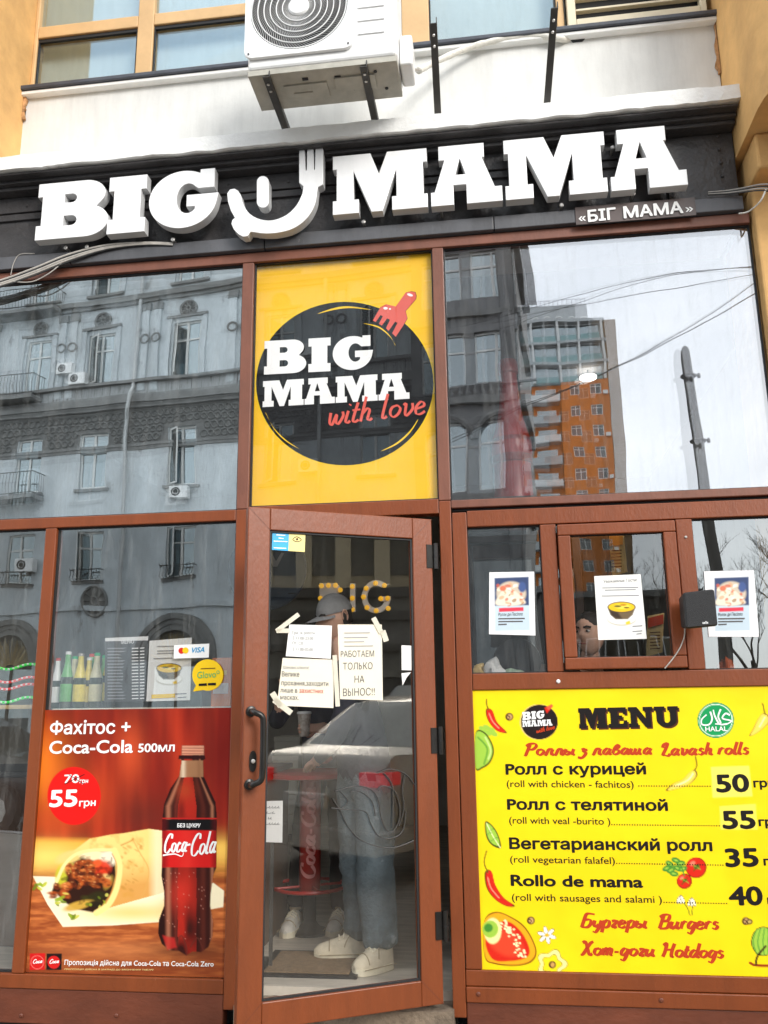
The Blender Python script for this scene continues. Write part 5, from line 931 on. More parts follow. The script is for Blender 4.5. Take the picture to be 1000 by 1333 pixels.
# ---------------------------------------------------------------- high red table
ty = 1.0; tx = at(404, 1060, ty)[0]; TTZ = at(405, 1004, ty)[1]
TB = T_('bar_table', 'high round red table with a thick red column behind the door', 'table', (tx, ty, FZ))
rd = pm('red enamel', (.42, .018, .012), .3, .15, 6); rt = pm('red laminate', (.5, .03, .02), .35, .12, 6)
mb = MB(); mb.lathe((tx, ty, 0), [(.25, TTZ-.03), (.262, TTZ-.025), (.262, TTZ-.005), (.25, TTZ)], rt, 44); mb.build('table_top', TB, smooth=True)
mb = MB(); mb.lathe((tx, ty, 0), [(.058, .32), (.06, .33), (.06, TTZ-.05), (.075, TTZ-.031)], rd, 28); mb.build('column', TB, smooth=True)
mb = MB(); mb.ring((tx, ty, .34), .2, .01, rd, 40, 8, 'z')
for i in range(4): a = i*1.57+.5; mb.tube([(tx+.055*math.cos(a), ty+.055*math.sin(a), .34), (tx+.2*math.cos(a), ty+.2*math.sin(a), .34)], .007, rd, 8)
mb.build('foot_ring', TB, smooth=True)
mb = MB(); mb.lathe((tx, ty, FZ), [(.11, 0), (.11, .012), (.06, .03), (.035, .06), (.035, .22)], 'black', 32); mb.build('base', TB, smooth=True)
class Cyl:
    """lettering wrapped up the column"""
    def text(s, mb, body, z0, z1, h, k):
        v = MB(); w = Win(FAC, 0, 0, 1, 0); w.__class__ = type('W', (Win,), {'__call__': lambda q, x, y, yo=None: (x, -y)}); script(w, v, body, (0, 0), (z1-z0, 0), h, .02, k, 0, .15, .35)
        P = []
        for x, _, y in v.v: a = (y-h*.45)/.0612; P.append((tx-.0612*math.sin(a), ty-.0612*math.cos(a), z1-x if False else z0+x))
        mb.add(P, v.f, k)
mb = MB(); Cyl().text(mb, 'Coca-Cola', .38, .86, .09, 'pink'); mb.build('lettering', TB)
mb = MB(); mb.box(-.98, -.5, .22, .62, FZ+.001, FZ+.012, 'black'); mb.box(-.94, -.54, .25, .59, FZ+.0125, FZ+.016, pm('coir mat', (.2, .13, .07), .9, .2, 40, .5, 150)); o = mb.build('door_mat'); tag(o, 'black edged brown door mat on the floor under the beige shoes', 'door mat')
# boxes and notice at the left of the door
bx = T_('box_stack', 'white food carton stack inside behind the door handle', 'boxes') if False else None
for i in range(5):
    x = at(374, 1060, 1.7)[0]; z = FZ+.42+i*.12; mb = MB(); mb.box(x-.08+.008*math.sin(i*2), x+.09+.008*math.sin(i*2), 1.62, 1.85, z, z+.115, 'ivory'); mb.box(x-.083+.008*math.sin(i*2), x+.093+.008*math.sin(i*2), 1.617, 1.853, z+.085, z+.1155, 'ivory'); o = mb.build('food_carton', None, .003); tag(o, 'cream cardboard food carton in the stack behind the red table', 'carton', 'stacked food cartons')
mb = MB(); x = at(374, 1060, 1.7)[0]; mb.box(x-.3, x+.14, 1.58, 1.95, FZ+.38, FZ+.418, 'dark counter wood' and MATS['dark counter wood'])
for sx in (-.28, .1):
    for sy in (1.6, 1.9): mb.box(x+sx, x+sx+.03, sy, sy+.03, FZ, FZ+.379, 'steel')
o = mb.build('side_table'); tag(o, 'low dark side table carrying the cream carton stack', 'table')
zt = Win(FAC, 300, 900, .325, .33); o = T_('stand_notice', 'white handwritten notice sheet inside behind the door handle', 'notice', (at(352, 1070, .33)[0], .33, FZ))
sheet('sheet', FAC, [(300+x*.325, 900+y*.325) for x, y in ((128, 440), (210, 438), (208, 606), (126, 604))], .33, None, 'paper', parent=o).location = -np.array(o['_o'])
mb = MB(); P = zt(168, 440), zt(168, 606); mb.box(P[0][0]-.008, P[0][0]+.008, .336, .35, FZ, P[0][1], 'steel'); mb.box(P[0][0]-.09, P[0][0]+.09, .33, .5, FZ, FZ+.012, 'steel'); mb.build('stand', o)
mb = MB()
for y, x0, x1 in ((468, 136, 200), (490, 140, 180), (512, 150, 166), (534, 138, 198)): script(zt, mb, 'иши'[:max(1, (x1-x0)//22)], (x0, y), (x1, y), 16, 2.5, 'grey', .001, .1, .6)
mb.build('lettering', o)
# ---------------------------------------------------------------- giant red bottle on the drinks cooler behind the right pane
o = T_('display_bottle', 'tall translucent red bottle shaped display behind the right pane', 'display'); yb = .75
rg = pm('red display plastic', (.5, .03, .03), .25, .25, 4)
ax = at(667, 600, yb)[0]; prof = []
for py, hw in ((660, 27), (640, 26), (610, 25), (590, 28), (575, 27), (560, 22), (545, 18), (530, 15), (510, 13), (488, 12), (486, 14), (474, 14), (470, 12)): prof.append((hw*.00415, at(667, py, yb)[1]))
mb = MB(); mb.lathe((ax, yb, 0), prof, rg, 28); mb.build('bottle_body', o, smooth=True)
mb = MB(); mb.lathe((ax, yb, 0), [(.112, 2.62), (.113, 2.63), (.113, 2.76), (.108, 2.77)], pm('dark red band', (.3, .012, .012), .3), 28); mb.build('label_band', o, smooth=True)
mb = MB(); z0 = prof[0][1]; mb.box(ax-.32, ax+.32, .5, 1.1, FZ, z0-.02, 'dark counter wood' and MATS['dark counter wood']); mb.box(ax-.33, ax+.33, .49, 1.11, z0-.018, z0, 'steel'); mb.box(ax-.28, ax+.28, .492, .498, 1.5, z0-.1, 'g_opp'); q = mb.build('drinks_cooler', None, .006); tag(q, 'dark drinks cooler standing inside under the red bottle display', 'cooler')
# ---------------------------------------------------------------- hatch sheets and small things
zh = Win(FAC, 580, 640, .42, .012)
def WH(*P): return [(580+x*.42, 640+y*.42) for x, y in P]
def paint_dish(ox):
    def f(X, Y):
        k = Ink(X-ox, Y, c(238, 236, 236)); k.poly([(152, 268), (258, 264), (262, 430), (154, 432)], c(196, 212, 222), 1.5); k.poly([(152, 268), (258, 264), (259, 352), (153, 354)], c(60, 74, 110), 2)
        k.ell((204, 316), 46, 38, c(206, 190, 168), .15); k.poly([(160, 352), (166, 322), (196, 296), (234, 326), (244, 348)], c(236, 222, 200), 3, 1, True); rng = random.Random(4)
        for i in range(40): k.ell((rng.uniform(162, 240), rng.uniform(288, 350)), rng.uniform(4, 10), rng.uniform(2, 6), c(*rng.choice(((226, 170, 130), (240, 222, 196), (206, 96, 70), (250, 240, 226), (160, 120, 80)))), .5, .8, rng.uniform(-1, 1))
        k.ell((238, 296), 12, 16, c(70, 90, 140), .4); k.ell((178, 300), 10, 8, c(220, 120, 90), .4)
        k.poly([(166, 361), (242, 358), (242, 370), (166, 373)], c(220, 60, 80), 1.2); return k
    return f
def dish(P, ox, label, y):
    o = T_('dish_notice', label, 'notice', group=None); zh.y = y; sheet('sheet', FAC, WH(*P), y, paint_dish(ox), nx=70, nz=96, parent=o, win=zh, matk='gprint', wav=.0012, seed=ox)
    mb = MB(); zh.text(mb, 'Ролли де Тестино' if False else 'Ролли де Песілло', (164+ox, 386), (240+ox, 384), 10, 'ink', .0, .2, dy=.0016)
    for yy, x1 in ((392, 246), (401, 240), (410, 190)): zh.poly(mb, [(164+ox, yy), (x1+ox, yy-1), (x1+ox, yy+3), (164+ox, yy+4)], 'grey', .0016)
    mb.build('lettering', o)
dish([(136, 250), (275, 248), (279, 446), (135, 442)], 0, 'dish picture notice alone in the narrow pane of the hatch window', .022)
dish([(801, 247), (956, 244), (972, 450), (816, 450)], 682, 'dish picture notice half hidden behind the black speaker', .022)
o = T_('soup_notice', 'white notice with a soup bowl stuck on the serving hatch glass', 'notice'); zh.y = -.0
sheet('sheet', FAC, WH((461, 262), (605, 256), (624, 456), (474, 460)), .0, paint_soup(546, 370, .86), nx=80, nz=110, parent=o, win=zh, matk='gprint', wav=.001)
mb = MB(); zh.text(mb, 'Уважаемые Гости!', (490, 283), (594, 278), 9, 'grey', 0, dy=.0016)
for y, x0, x1 in ((297, 486, 598), (304, 494, 590), (322, 484, 600), (416, 580, 610), (432, 580, 610), (440, 592, 608)): zh.poly(mb, [(x0, y), (x1, y-2), (x1, y+1), (x0, y+3)], 'lgrey', .0016)
mb.build('lettering', o)
for P, lb in (([(506, 132), (552, 130), (564, 250), (516, 262)], 'hanging beige and orange menu strip inside the top of the serving hatch'), ([(626, 386), (678, 376), (672, 498), (622, 512)], 'hanging beige menu strip with a red block near the hatch sill')):
    o = T_('menu_strip', lb, 'menu strip', group=None); sheet('sheet', FAC, WH(*P), .3, None, pm('beige menu card', (.66, .52, .24), .6, .2, 12, col2=(.75, .5, .16)), parent=o, wav=.01)
    w = Win(FAC, 580, 640, .42, .285); mb = MB(); x0, y0 = P[0]
    w.poly(mb, [(x0+2, y0+6), (P[1][0]-2, P[1][1]+4), (P[1][0]-2, P[1][1]+34), (x0+2, y0+36)], 'dred' if y0 > 300 else 'orange')
    for i in range(6): w.poly(mb, [(x0+8, y0+50+i*10), (x0+40, y0+48+i*10), (x0+40, y0+51+i*10), (x0+8, y0+53+i*10)], 'brown_ink')
    mb.build('printing', o)
def blob(mb, cc, rx, ry, rz, k, amp=.25, f=8, n=14):
    v = []
    for i in range(n+1):
        for j in range(n*2):
            t, p = math.pi*i/n, math.pi*j/n; d = Vector((math.sin(t)*math.cos(p), math.sin(t)*math.sin(p), math.cos(t))); q = 1+amp*mnoise.noise(d*2+Vector(cc)*f); v.append((cc[0]+rx*d.x*q, cc[1]+ry*d.y*q, cc[2]+rz*d.z*q))
    mb.add(v, [(i*2*n+j, i*2*n+(j+1) % (2*n), (i+1)*2*n+(j+1) % (2*n), (i+1)*2*n+j) for i in range(n) for j in range(2*n)], k)
a = zh(150, 530, .17); mb = MB(); blob(mb, (a[0], .17, 1.39+.05), .05, .05, .065, pm('white plastic bag', (.7, .7, .68), .4, .1), .5); o = mb.build('plastic_bag', None, smooth=True); tag(o, 'crumpled white plastic bag on the hatch sill', 'bag')
a = zh(210, 535, .16); mb = MB(); blob(mb, (a[0], .16, 1.39+.03), .06, .05, .04, pm('pale green bag', (.42, .55, .40), .4, .1), .4); o = mb.build('plastic_bag', None, smooth=True); tag(o, 'pale green bundle on the hatch sill beside the white bag', 'bag')
a = zh(105, 530, .19); mb = MB(); blob(mb, (a[0], .19, 1.39+.05), .04, .05, .05, pm('amber bag', (.6, .42, .16), .5, .2), .4); o = mb.build('paper_bag', None, smooth=True); tag(o, 'small amber paper bag at the corner of the hatch sill', 'bag')
a = zh(222, 530, .25); mb = MB(); mb.lathe((a[0], .255, 1.39+.11), [(.11, 0), (.115, .01), (.112, .02), (.09, .024)], 'black', 30, 'y'); mb.tube([(a[0]+.1, .25, 1.42), (a[0]+.2, .25, 1.41)], .01, 'black', 8); o = mb.build('frying_pan', None, smooth=True); tag(o, 'round black pan standing on edge behind the bags', 'pan')
a = zh(655, 508, .18); mb = MB(); mb.lathe((a[0], .18, 1.39), [(.03, 0), (.05, .012), (.062, .032), (.058, .032), (.046, .014), (.02, .006)], 'bolt', 24); o = mb.build('metal_bowl', None, smooth=True); tag(o, 'shallow metal bowl on the sill of the serving hatch', 'bowl')
a = zh(925, 540, .17); mb = MB(); mb.ring((a[0], .17, 1.402), .04, .011, pm('violet tape', (.22, .12, .5), .4), 24, 8, 'z'); mb.ring((a[0], .17, 1.42), .04, .011, MATS['violet tape'], 24, 8, 'z'); o = mb.build('tape_roll', None, smooth=True); tag(o, 'violet roll of tape on the sill under the speaker', 'tape')
a = zh(868, 535, .18); mb = MB(); blob(mb, (a[0], .18, 1.39+.05), .035, .04, .055, pm('red sauce pack', (.5, .1, .03), .4, .3, 14), .4); o = mb.build('sauce_pack', None, smooth=True); tag(o, 'red and orange snack pack on the sill below the speaker', 'pack')
# ---------------------------------------------------------------- loudspeaker on the hatch post
ys = -.17; P = [at(x, y, ys) for x, y in ((889, 771), (931, 766), (936, 815), (893, 819))]
SP = T_('wall_speaker', 'black box loudspeaker on the post between the hatch and the end pane', 'speaker', (sum(q[0] for q in P)/4, -.1, P[2][1]))
mb = MB(); f = [(q[0], ys, q[1]) for q in P]; cx = sum(q[0] for q in P)/4; cz = sum(q[1] for q in P)/4; bk = [(cx+(q[0]-cx)*.78-.012, ys+.11, cz+(q[1]-cz)*.86) for q in P]
mb.add(f+bk, [(0, 3, 2, 1), (4, 5, 6, 7), (0, 1, 5, 4), (1, 2, 6, 5), (2, 3, 7, 6), (3, 0, 4, 7)], 'black'); mb.build('cabinet', SP, .012, seg=4)
mb = MB(); mb.add([(cx+(q[0]-cx)*.88, ys-.003, cz+(q[1]-cz)*.9) for q in P]+[(cx+(q[0]-cx)*.9, ys+.002, cz+(q[1]-cz)*.92) for q in P], [(0, 3, 2, 1)]+[(i, (i+1) % 4, (i+1) % 4+4, i+4) for i in range(4)], pm('speaker grille cloth', (.016, .016, .017), .7, .3, 200, .4, 500)); mb.build('grille', SP)
mb = MB(); w = Win(FAC, 580, 640, .42, ys-.004); w.text(mb, 'ıılı', (798, 410), (814, 409), 8, 'white', .02); mb.build('badge', SP)
mb = MB(); mb.tube([(cx-.01, -.065, cz), (cx-.02, -.03, cz)], .012, 'black', 10); mb.lathe((cx-.02, 0, cz), [(.03, -.002), (.03, .01), (.02, .03)], 'black', 14, 'y'); mb.build('bracket', SP)
mb = MB(); w = Win(FAC, 580, 640, .42, -.02); pts = [(742, 422, -.06), (740, 452, -.03), (724, 490, -.022), (700, 524, -.022), (680, 548, -.02)]; mb.tube([tuple(q) for q in smooth_path([(w(x, y, d)[0], d, w(x, y, d)[1]) for x, y, d in pts])], .0028, 'cable', 6); mb.build('wire', SP, smooth=True)
q = zh(745, 141, 0); mb = MB(); mb.lathe((q[0], 0, q[1]), [(.006, -.001), (.006, .004), (.003, .006)], 'bolt', 10, 'y'); mb.build('screw', SHOP)
# ---------------------------------------------------------------- cables on the fascia
o = T_('cable_bundle', 'grey cable bundle sagging over the left end of the metal strip', 'cable')
def cab(P, r, k, par): mb = MB(); mb.tube([tuple(q) for q in smooth_path([(at(x, y, d)[0], d, at(x, y, d)[1]) for x, y, d in P])], r, k, 7); mb.build('cable', par, smooth=True)
for dx, r, k in ((0, .006, 'cable'), (2.2, .0045, 'dcable'), (4.5, .006, 'cable'), (7, .005, 'cable'), (9.5, .004, 'dcable')):
    cab([(-30, 372+dx, -.05), (4, 364+dx*.9, -.05), (45, 349+dx, -.05), (90, 331+dx, -.045), (140, 319+dx*.6, -.04), (190, 316+dx*.3, -.035), (225, 317+dx*.3, -.03)], r, k, o)
cab([(12, 366, -.05), (40, 367, -.05), (62, 357, -.05), (80, 343, -.045)], .003, 'cable', o)
cab([(14, 358, -.03), (18, 342, -.03), (26, 331, -.03), (45, 330, -.03)], .002, 'cable', o)
o = T_('cable_bundle', 'twisted dark cable bundle crossing the pilaster beside the sign', 'cable')
for i in range(4): cab([(1012, 240+i*3.5, -.16), (990, 240+i*2.6, -.13), (965, 245+i*1.8, -.06), (945, 248+i*1.5, -.04), (922, 250+i*1.2, -.035)], .0032, 'dcable' if i % 2 else 'cable', o)
cab([(998, 245, -.14), (990, 262, -.13), (975, 275, -.05), (962, 278, -.04)], .004, 'foam', o)
# ================================================================ people
def head_mesh(mb, cc, yaw, s=1., pitch=0, skin='skin', hair=None):
    """a sculpted head: forehead, sockets, nose, lips, chin; +y of its own frame is the face"""
    n, m = 26, 36; v = []; 
    for i in range(n+1):
        for j in range(m):
            t, p = math.pi*i/n, 2*math.pi*j/m; d = Vector((math.sin(t)*math.sin(p), math.sin(t)*math.cos(p), math.cos(t))); x, y, z = .076*d.x, .095*d.y, .116*d.z
            if z < 0: x *= 1-.25*(z/.116)**2; y = y*(1-.12*(z/.116)**2)+(.012*(z/.116)**2 if y > 0 else -.0)
            if y > 0:
                G = lambda a, b, r: math.exp(-(((x-a)**2+(z-b)**2)/r**2)); y += .026*G(0, -.022, .017)+.016*G(0, -.006, .012)-.012*G(.031, .006, .017)-.012*G(-.031, .006, .017)+.006*G(0, -.056, .018)-.004*G(0, -.064, .007)+.012*G(0, -.098, .026)+.006*G(0, .035, .04)
            v.append((x, y, z))
    for sx in (-1, 1): pass
    fs = [(i*m+j, (i+1)*m+j, (i+1)*m+(j+1) % m, i*m+(j+1) % m) for i in range(n) for j in range(m)]
    cyw, syw, cp, sp = math.cos(yaw), math.sin(yaw), math.cos(pitch), math.sin(pitch)
    tr = lambda q: (cc[0]+s*(cyw*q[0]-syw*(cp*q[1]-sp*q[2])), cc[1]+s*(syw*q[0]+cyw*(cp*q[1]-sp*q[2])), cc[2]+s*(sp*q[1]+cp*q[2]))
    mb.add([tr(q) for q in v], fs, skin)
    for sx in (-1, 1):
        E = [(sx*(.076+.010*math.sin(a)*abs(math.sin(a))), -.008-.016*math.cos(a)-.01, -.004+.03*math.sin(a)) for a in np.linspace(0, 6.283, 16, False)]
        mb.tube([tr(q) for q in E+[E[0]]], .0055*s, skin, 6); mb.add([tr((q[0]-sx*.003, q[1], q[2])) for q in E], [tuple(range(16))], skin)
        b = MB(); blob(b, (0, 0, 0), .0135, .0085, .008, 'eyewhite', 0, 1, 8); mb.add([tr((sx*.031+q[0], .080+q[1], .006+q[2])) for q in b.v], b.f, 'eyewhite'); b = MB(); blob(b, (0, 0, 0), .0065, .004, .0068, 'hairdark', 0, 1, 6); mb.add([tr((sx*.030+q[0], .0885+q[1], .006+q[2])) for q in b.v], b.f, 'hairdark')
        mb.tube([tr((sx*.014, .094, .026)), tr((sx*.032, .092, .031)), tr((sx*.05, .078, .025))], .0055*s, 'hairdark', 6)
    mb.tube([tr((-.024, .0935, -.062)), tr((0, .1035, -.0605)), tr((.024, .0935, -.062))], [.002, .0052, .002], 'lip', 6)
    return tr
M['skin'] = pm('skin', (.74, .44, .31), .5, .08, 20); M['lip'] = pm('lip', (.42, .16, .12), .5, .05); M['eyewhite'] = pm('eye white', (.7, .68, .64), .3, .02); M['hairdark'] = pm('dark hair', (.022, .015, .011), .6, .3, 60, .4, 200)
M['denim'] = pm('faded denim', (.12, .155, .17), .85, .4, 5, .8, 60, spot=((.27, .31, .32), .6, 5)); M['jacket'] = pm('dark jacket', (.03, .03, .045), .7, .25, 8, .3, 30); M['trouser'] = pm('dark trousers', (.03, .026, .027), .75, .25, 8, .3, 30); M['shoe'] = pm('beige suede shoe', (.60, .52, .38), .8, .16, 12, .3, 90); M['shoeseam'] = pm('darker suede', (.36, .29, .19), .85, .2, 30); M['sole'] = pm('cream sole', (.74, .67, .50), .6, .1, 20); M['capgrey'] = pm('grey cap cloth', (.30, .30, .30), .8, .12, 30, .3, 200); M['wsneaker'] = pm('white sneaker', (.66, .62, .54), .6, .08, 20); M['apron'] = pm('dark work shirt', (.04, .045, .05), .8)
def body_mesh(J, Ed, matf, root):
    """one continuous skin grown over a jointed skeleton"""
    names = list(J); me = bpy.data.meshes.new('skeleton'); me.from_pydata([J[n][:3] for n in names], [(names.index(a), names.index(b)) for a, b in Ed], []); o = bpy.data.objects.new('skeleton', me); C.objects.link(o)
    md = o.modifiers.new('Skin', 'SKIN'); md.use_smooth_shade = True; md.branch_smoothing = .6
    if not me.skin_vertices: bpy.context.view_layer.objects.active = o
    for i, n in enumerate(names): sv = me.skin_vertices[0].data[i]; r = J[n][3]; sv.radius = r if hasattr(r, '__len__') else (r, r); sv.use_root = n == root
    sb = o.modifiers.new('Subdivision', 'SUBSURF'); sb.levels = 3; sb.render_levels = 3
    dg = bpy.context.evaluated_depsgraph_get(); m2 = bpy.data.meshes.new_from_object(o.evaluated_get(dg)); r = ([tuple(v.co) for v in m2.vertices], [tuple(p.vertices) for p in m2.polygons])
    bpy.data.objects.remove(o); bpy.data.meshes.remove(me); bpy.data.meshes.remove(m2)
    mb = MB(); v, f = r
    nv = np.zeros((len(v), 3)); V_ = np.array(v)
    for q in f: n_ = np.cross(V_[q[1]]-V_[q[0]], V_[q[2]]-V_[q[0]]); nv[list(q)] += n_
    nv /= np.linalg.norm(nv, axis=1)[:, None]+1e-12
    for i, q in enumerate(v):
        if matf(np.array(q)) in ('skin',): continue
        a = .5+1.1*max(0, 1-abs(q[2]-.53)/.16)+1.3*max(0, 1-abs(q[2]-.2)/.14)+.8*max(0, 1-abs(q[2]-.9)/.12)
        d = a*(.0065*mnoise.noise(Vector((q[0]*9, q[1]*9, q[2]*26)))+.0045*mnoise.noise(Vector((q[0]*20+3, q[1]*20, q[2]*44+q[0]*30)))); v[i] = tuple(np.array(q)+nv[i]*d)
    mb.v = [tuple(q) for q in v]
    for p in f:
        q = np.mean([v[i] for i in p], 0); mb.f.append(p); mb.m.append(mb.mi(matf(q)))
    return mb
def hand(J, Ed, wrist, d, side, up, pre, curl=.5):
    """palm, four unequal fingers bent by CURL and a thumb from the side of the palm"""
    d, side, up = [Vector(q).normalized() for q in (d, side, up)]; w = Vector(J[wrist][:3]); J[pre+'palm'] = (*(w+d*.055), (.036, .018)); Ed.append((wrist, pre+'palm'))
    for i, (off, ln) in enumerate(((-.027, .062), (-.009, .074), (.009, .07), (.026, .055))):
        p = w+d*.085+side*off; q = p+(d*math.cos(curl)-up*math.sin(curl))*ln*.5; r = q+(d*math.cos(curl*2.2)-up*math.sin(curl*2.2))*ln*.5
        for k, (n, z, rr) in enumerate((('a', p, .0095), ('b', q, .0088), ('c', r, .0078))): J[pre+f'f{i}{n}'] = (*z, rr); Ed.append((pre+'palm' if k == 0 else pre+f'f{i}'+'abc'[k-1], pre+f'f{i}{n}'))
    p = w+d*.03-side*.035; q = w+d*.062-side*.05-up*.02
    J[pre+'t0'] = (*p, .011); J[pre+'t1'] = (*q, .0095); Ed += [(pre+'palm', pre+'t0'), (pre+'t0', pre+'t1')]
def shoe(par, toe, heel, z, upk, w=.05, h=.085):
    a, b = np.array(heel, float), np.array(toe, float); d = (b-a); L_ = np.hypot(*d); d /= L_; s = np.array((-d[1], d[0])); mb = MB(); n = 14; v = []; vs = []
    for i in range(n+1):
        t = i/n; ww = w*(.62+.5*math.sin(min(1, t*1.12)*2.6)**.9*.72)*(1 if t < .88 else max(.25, 1-((t-.88)/.12)**2*.75))*(1 if t > .06 else .75); hh = h*(1.0 if t < .32 else max(.36, 1-.95*(t-.32)))*(1 if t < .9 else 1-((t-.9)/.1)**2*.4); c0 = a+d*L_*t
        for j in range(13): q = math.pi*j/12; p = c0+s*ww*math.cos(q)*(1-.12*math.sin(q)); v.append((p[0], p[1], z+.024+hh*math.sin(q)**.75))
        for sgn in (1, 1.1):
            pass
        vs += [(*(c0+s*ww*1.1), z+.002), (*(c0+s*ww*1.08), z+.03), (*(c0-s*ww*1.08), z+.03), (*(c0-s*ww*1.1), z+.002)]
    mb.add(v, [(i*13+j, i*13+j+1, (i+1)*13+j+1, (i+1)*13+j) for i in range(n) for j in range(12)]+[tuple(range(13)), tuple(n*13+j for j in range(12, -1, -1))], upk); mb.add(vs, [(i*4+j, (i+1)*4+j, (i+1)*4+(j+1) % 4, i*4+(j+1) % 4) for i in range(n) for j in range(4)]+[(3, 2, 1, 0), tuple(n*4+j for j in range(4))], 'sole')
    for t in (.42, .5, .58): c0 = a+d*L_*t; mb.tube([(*(c0+s*w*.55), z+.024+h*(1-.95*(t-.32))*.86), (*c0, z+.03+h*(1-.95*(t-.32))), (*(c0-s*w*.55), z+.024+h*(1-.95*(t-.32))*.86)], .004, 'sole', 6)
    seam = 'shoeseam'
    def pt(t, q, o=.004): ww = w*(.62+.5*math.sin(min(1, t*1.12)*2.6)**.9*.72)*(1 if t < .88 else max(.25, 1-((t-.88)/.12)**2*.75)); hh = h*(1.0 if t < .32 else max(.36, 1-.95*(t-.32))); c0 = a+d*L_*t; p_ = c0+s*(ww+o)*math.cos(q)*(1-.12*math.sin(q)); return (p_[0], p_[1], z+.024+(hh+o)*math.sin(q)**.75)
    mb.tube([pt(.74, q, .002) for q in np.linspace(.25, 2.89, 14)], .0028, seam, 5); mb.tube([pt(.3+.2*abs(math.cos(q)), q, .002) for q in np.linspace(.35, 2.79, 14)], .0028, seam, 5)
    for sg in (1, -1): mb.tube([(*(a+d*L_*t+s*sg*w*1.1), z+.03) for t in np.linspace(.04, .9, 10)], .0024, seam, 5)
    mb.tube([(a[0]+d[0]*L_*(.16+.13*math.cos(q))+s[0]*w*.62*math.sin(q), a[1]+d[1]*L_*(.16+.13*math.cos(q))+s[1]*w*.62*math.sin(q), z+.024+h*1.0) for q in np.linspace(0, 6.283, 20)], .008, seam, 6)
    mb.build('shoe', par, smooth=True, angle=50)
# person in jeans and grey cap
P1 = T_('person', 'person in faded jeans, dark jacket, grey cap and beige shoes behind the door glass', 'person', (-.52, .48, FZ))
J = {'pel': (-.50, .52, .97, (.16, .13)), 'hipR': (-.43, .46, .90, .115), 'kneR': (-.44, .385, .53, .098), 'calR': (-.425, .40, .36, .098), 'ankR': (-.405, .39, .175, .086), 'hipL': (-.57, .58, .90, .115), 'kneL': (-.535, .53, .53, .096), 'calL': (-.53, .56, .36, .096), 'ankL': (-.535, .565, .175, .084),
     'spi': (-.52, .53, 1.18, (.16, .14)), 'che': (-.56, .53, 1.40, (.17, .15)), 'nek': (-.615, .52, 1.575, .062), 'hed': (-.64, .52, 1.68, .06), 'shR': (-.50, .35, 1.44, .08), 'elR': (-.62, .40, 1.17, .058), 'wrR': (-.76, .60, 1.03, .036), 'shL': (-.62, .72, 1.44, .08), 'elL': (-.66, .84, 1.17, .058), 'wrL': (-.78, .97, 1.02, .036)}
Ed = [('pel', 'hipR'), ('hipR', 'kneR'), ('kneR', 'calR'), ('calR', 'ankR'), ('pel', 'hipL'), ('hipL', 'kneL'), ('kneL', 'calL'), ('calL', 'ankL'), ('pel', 'spi'), ('spi', 'che'), ('che', 'nek'), ('nek', 'hed'), ('che', 'shR'), ('shR', 'elR'), ('elR', 'wrR'), ('che', 'shL'), ('shL', 'elL'), ('elL', 'wrL')]
hand(J, Ed, 'wrR', (-.55, .8, -.25), (.8, .5, .1), (0, 0, 1), 'r', .3); hand(J, Ed, 'wrL', (-.9, .1, -.25), (-.1, .9, .1), (0, 0, 1), 'l', .3)
def mat1(q): return 'denim' if q[2] < .96 and q[0] > -.78 else 'skin' if q[2] > 1.53 or q[0] < -.75 and q[2] < 1.07 and q[1] > .56 else 'jacket'
mb = body_mesh(J, Ed, mat1, 'pel'); HC = (-.655, .515, 1.765); tr = head_mesh(mb, HC, R(128), 1.0, R(-16)); mb.build('body', P1, smooth=True, angle=0)
mb = MB(); v = []; n = 24
for i in range(9):
    t = (math.pi/2)*(i/8)
    for j in range(n): p = 2*math.pi*j/n; v.append(tr((.084*math.cos(t)*math.cos(p), -.004+.104*math.cos(t)*math.sin(p), .022+.105*math.sin(t))))
mb.add(v, [(i*n+j, i*n+(j+1) % n, (i+1)*n+(j+1) % n, (i+1)*n+j) for i in range(8) for j in range(n)], 'capgrey')
v = []
for s_ in (0, 1):
    for j in range(13): a = math.pi*(j/12); v.append(tr((.082*math.cos(a), .04+(.062 if not s_ else .135)*math.sin(a)-(0 if not s_ else .0), .026-(.014 if s_ else 0)-.012*abs(math.cos(a)))))
mb.add(v, [(j, j+1, 14+j, 13+j) for j in range(12)], 'capgrey'); mb.build('cap', P1, smooth=True, angle=60)
mb = MB(); v = []
for i in range(7):
    for j in range(25): p = math.pi+math.pi*j/24; z = .03-.08*i/6; v.append(tr(((.080-.004*i/6)*math.cos(p), .0+(.101-.012*i/6)*math.sin(p), z)))
mb.add(v, [(i*25+j, i*25+j+1, (i+1)*25+j+1, (i+1)*25+j) for i in range(6) for j in range(24)], 'hairdark'); mb.build('hair', P1, smooth=True)
shoe(P1, (-.52, .27), (-.37, .42), FZ, 'shoe', .052, .1); shoe(P1, (-.76, .52), (-.47, .565), FZ, 'shoe', .052, .1)
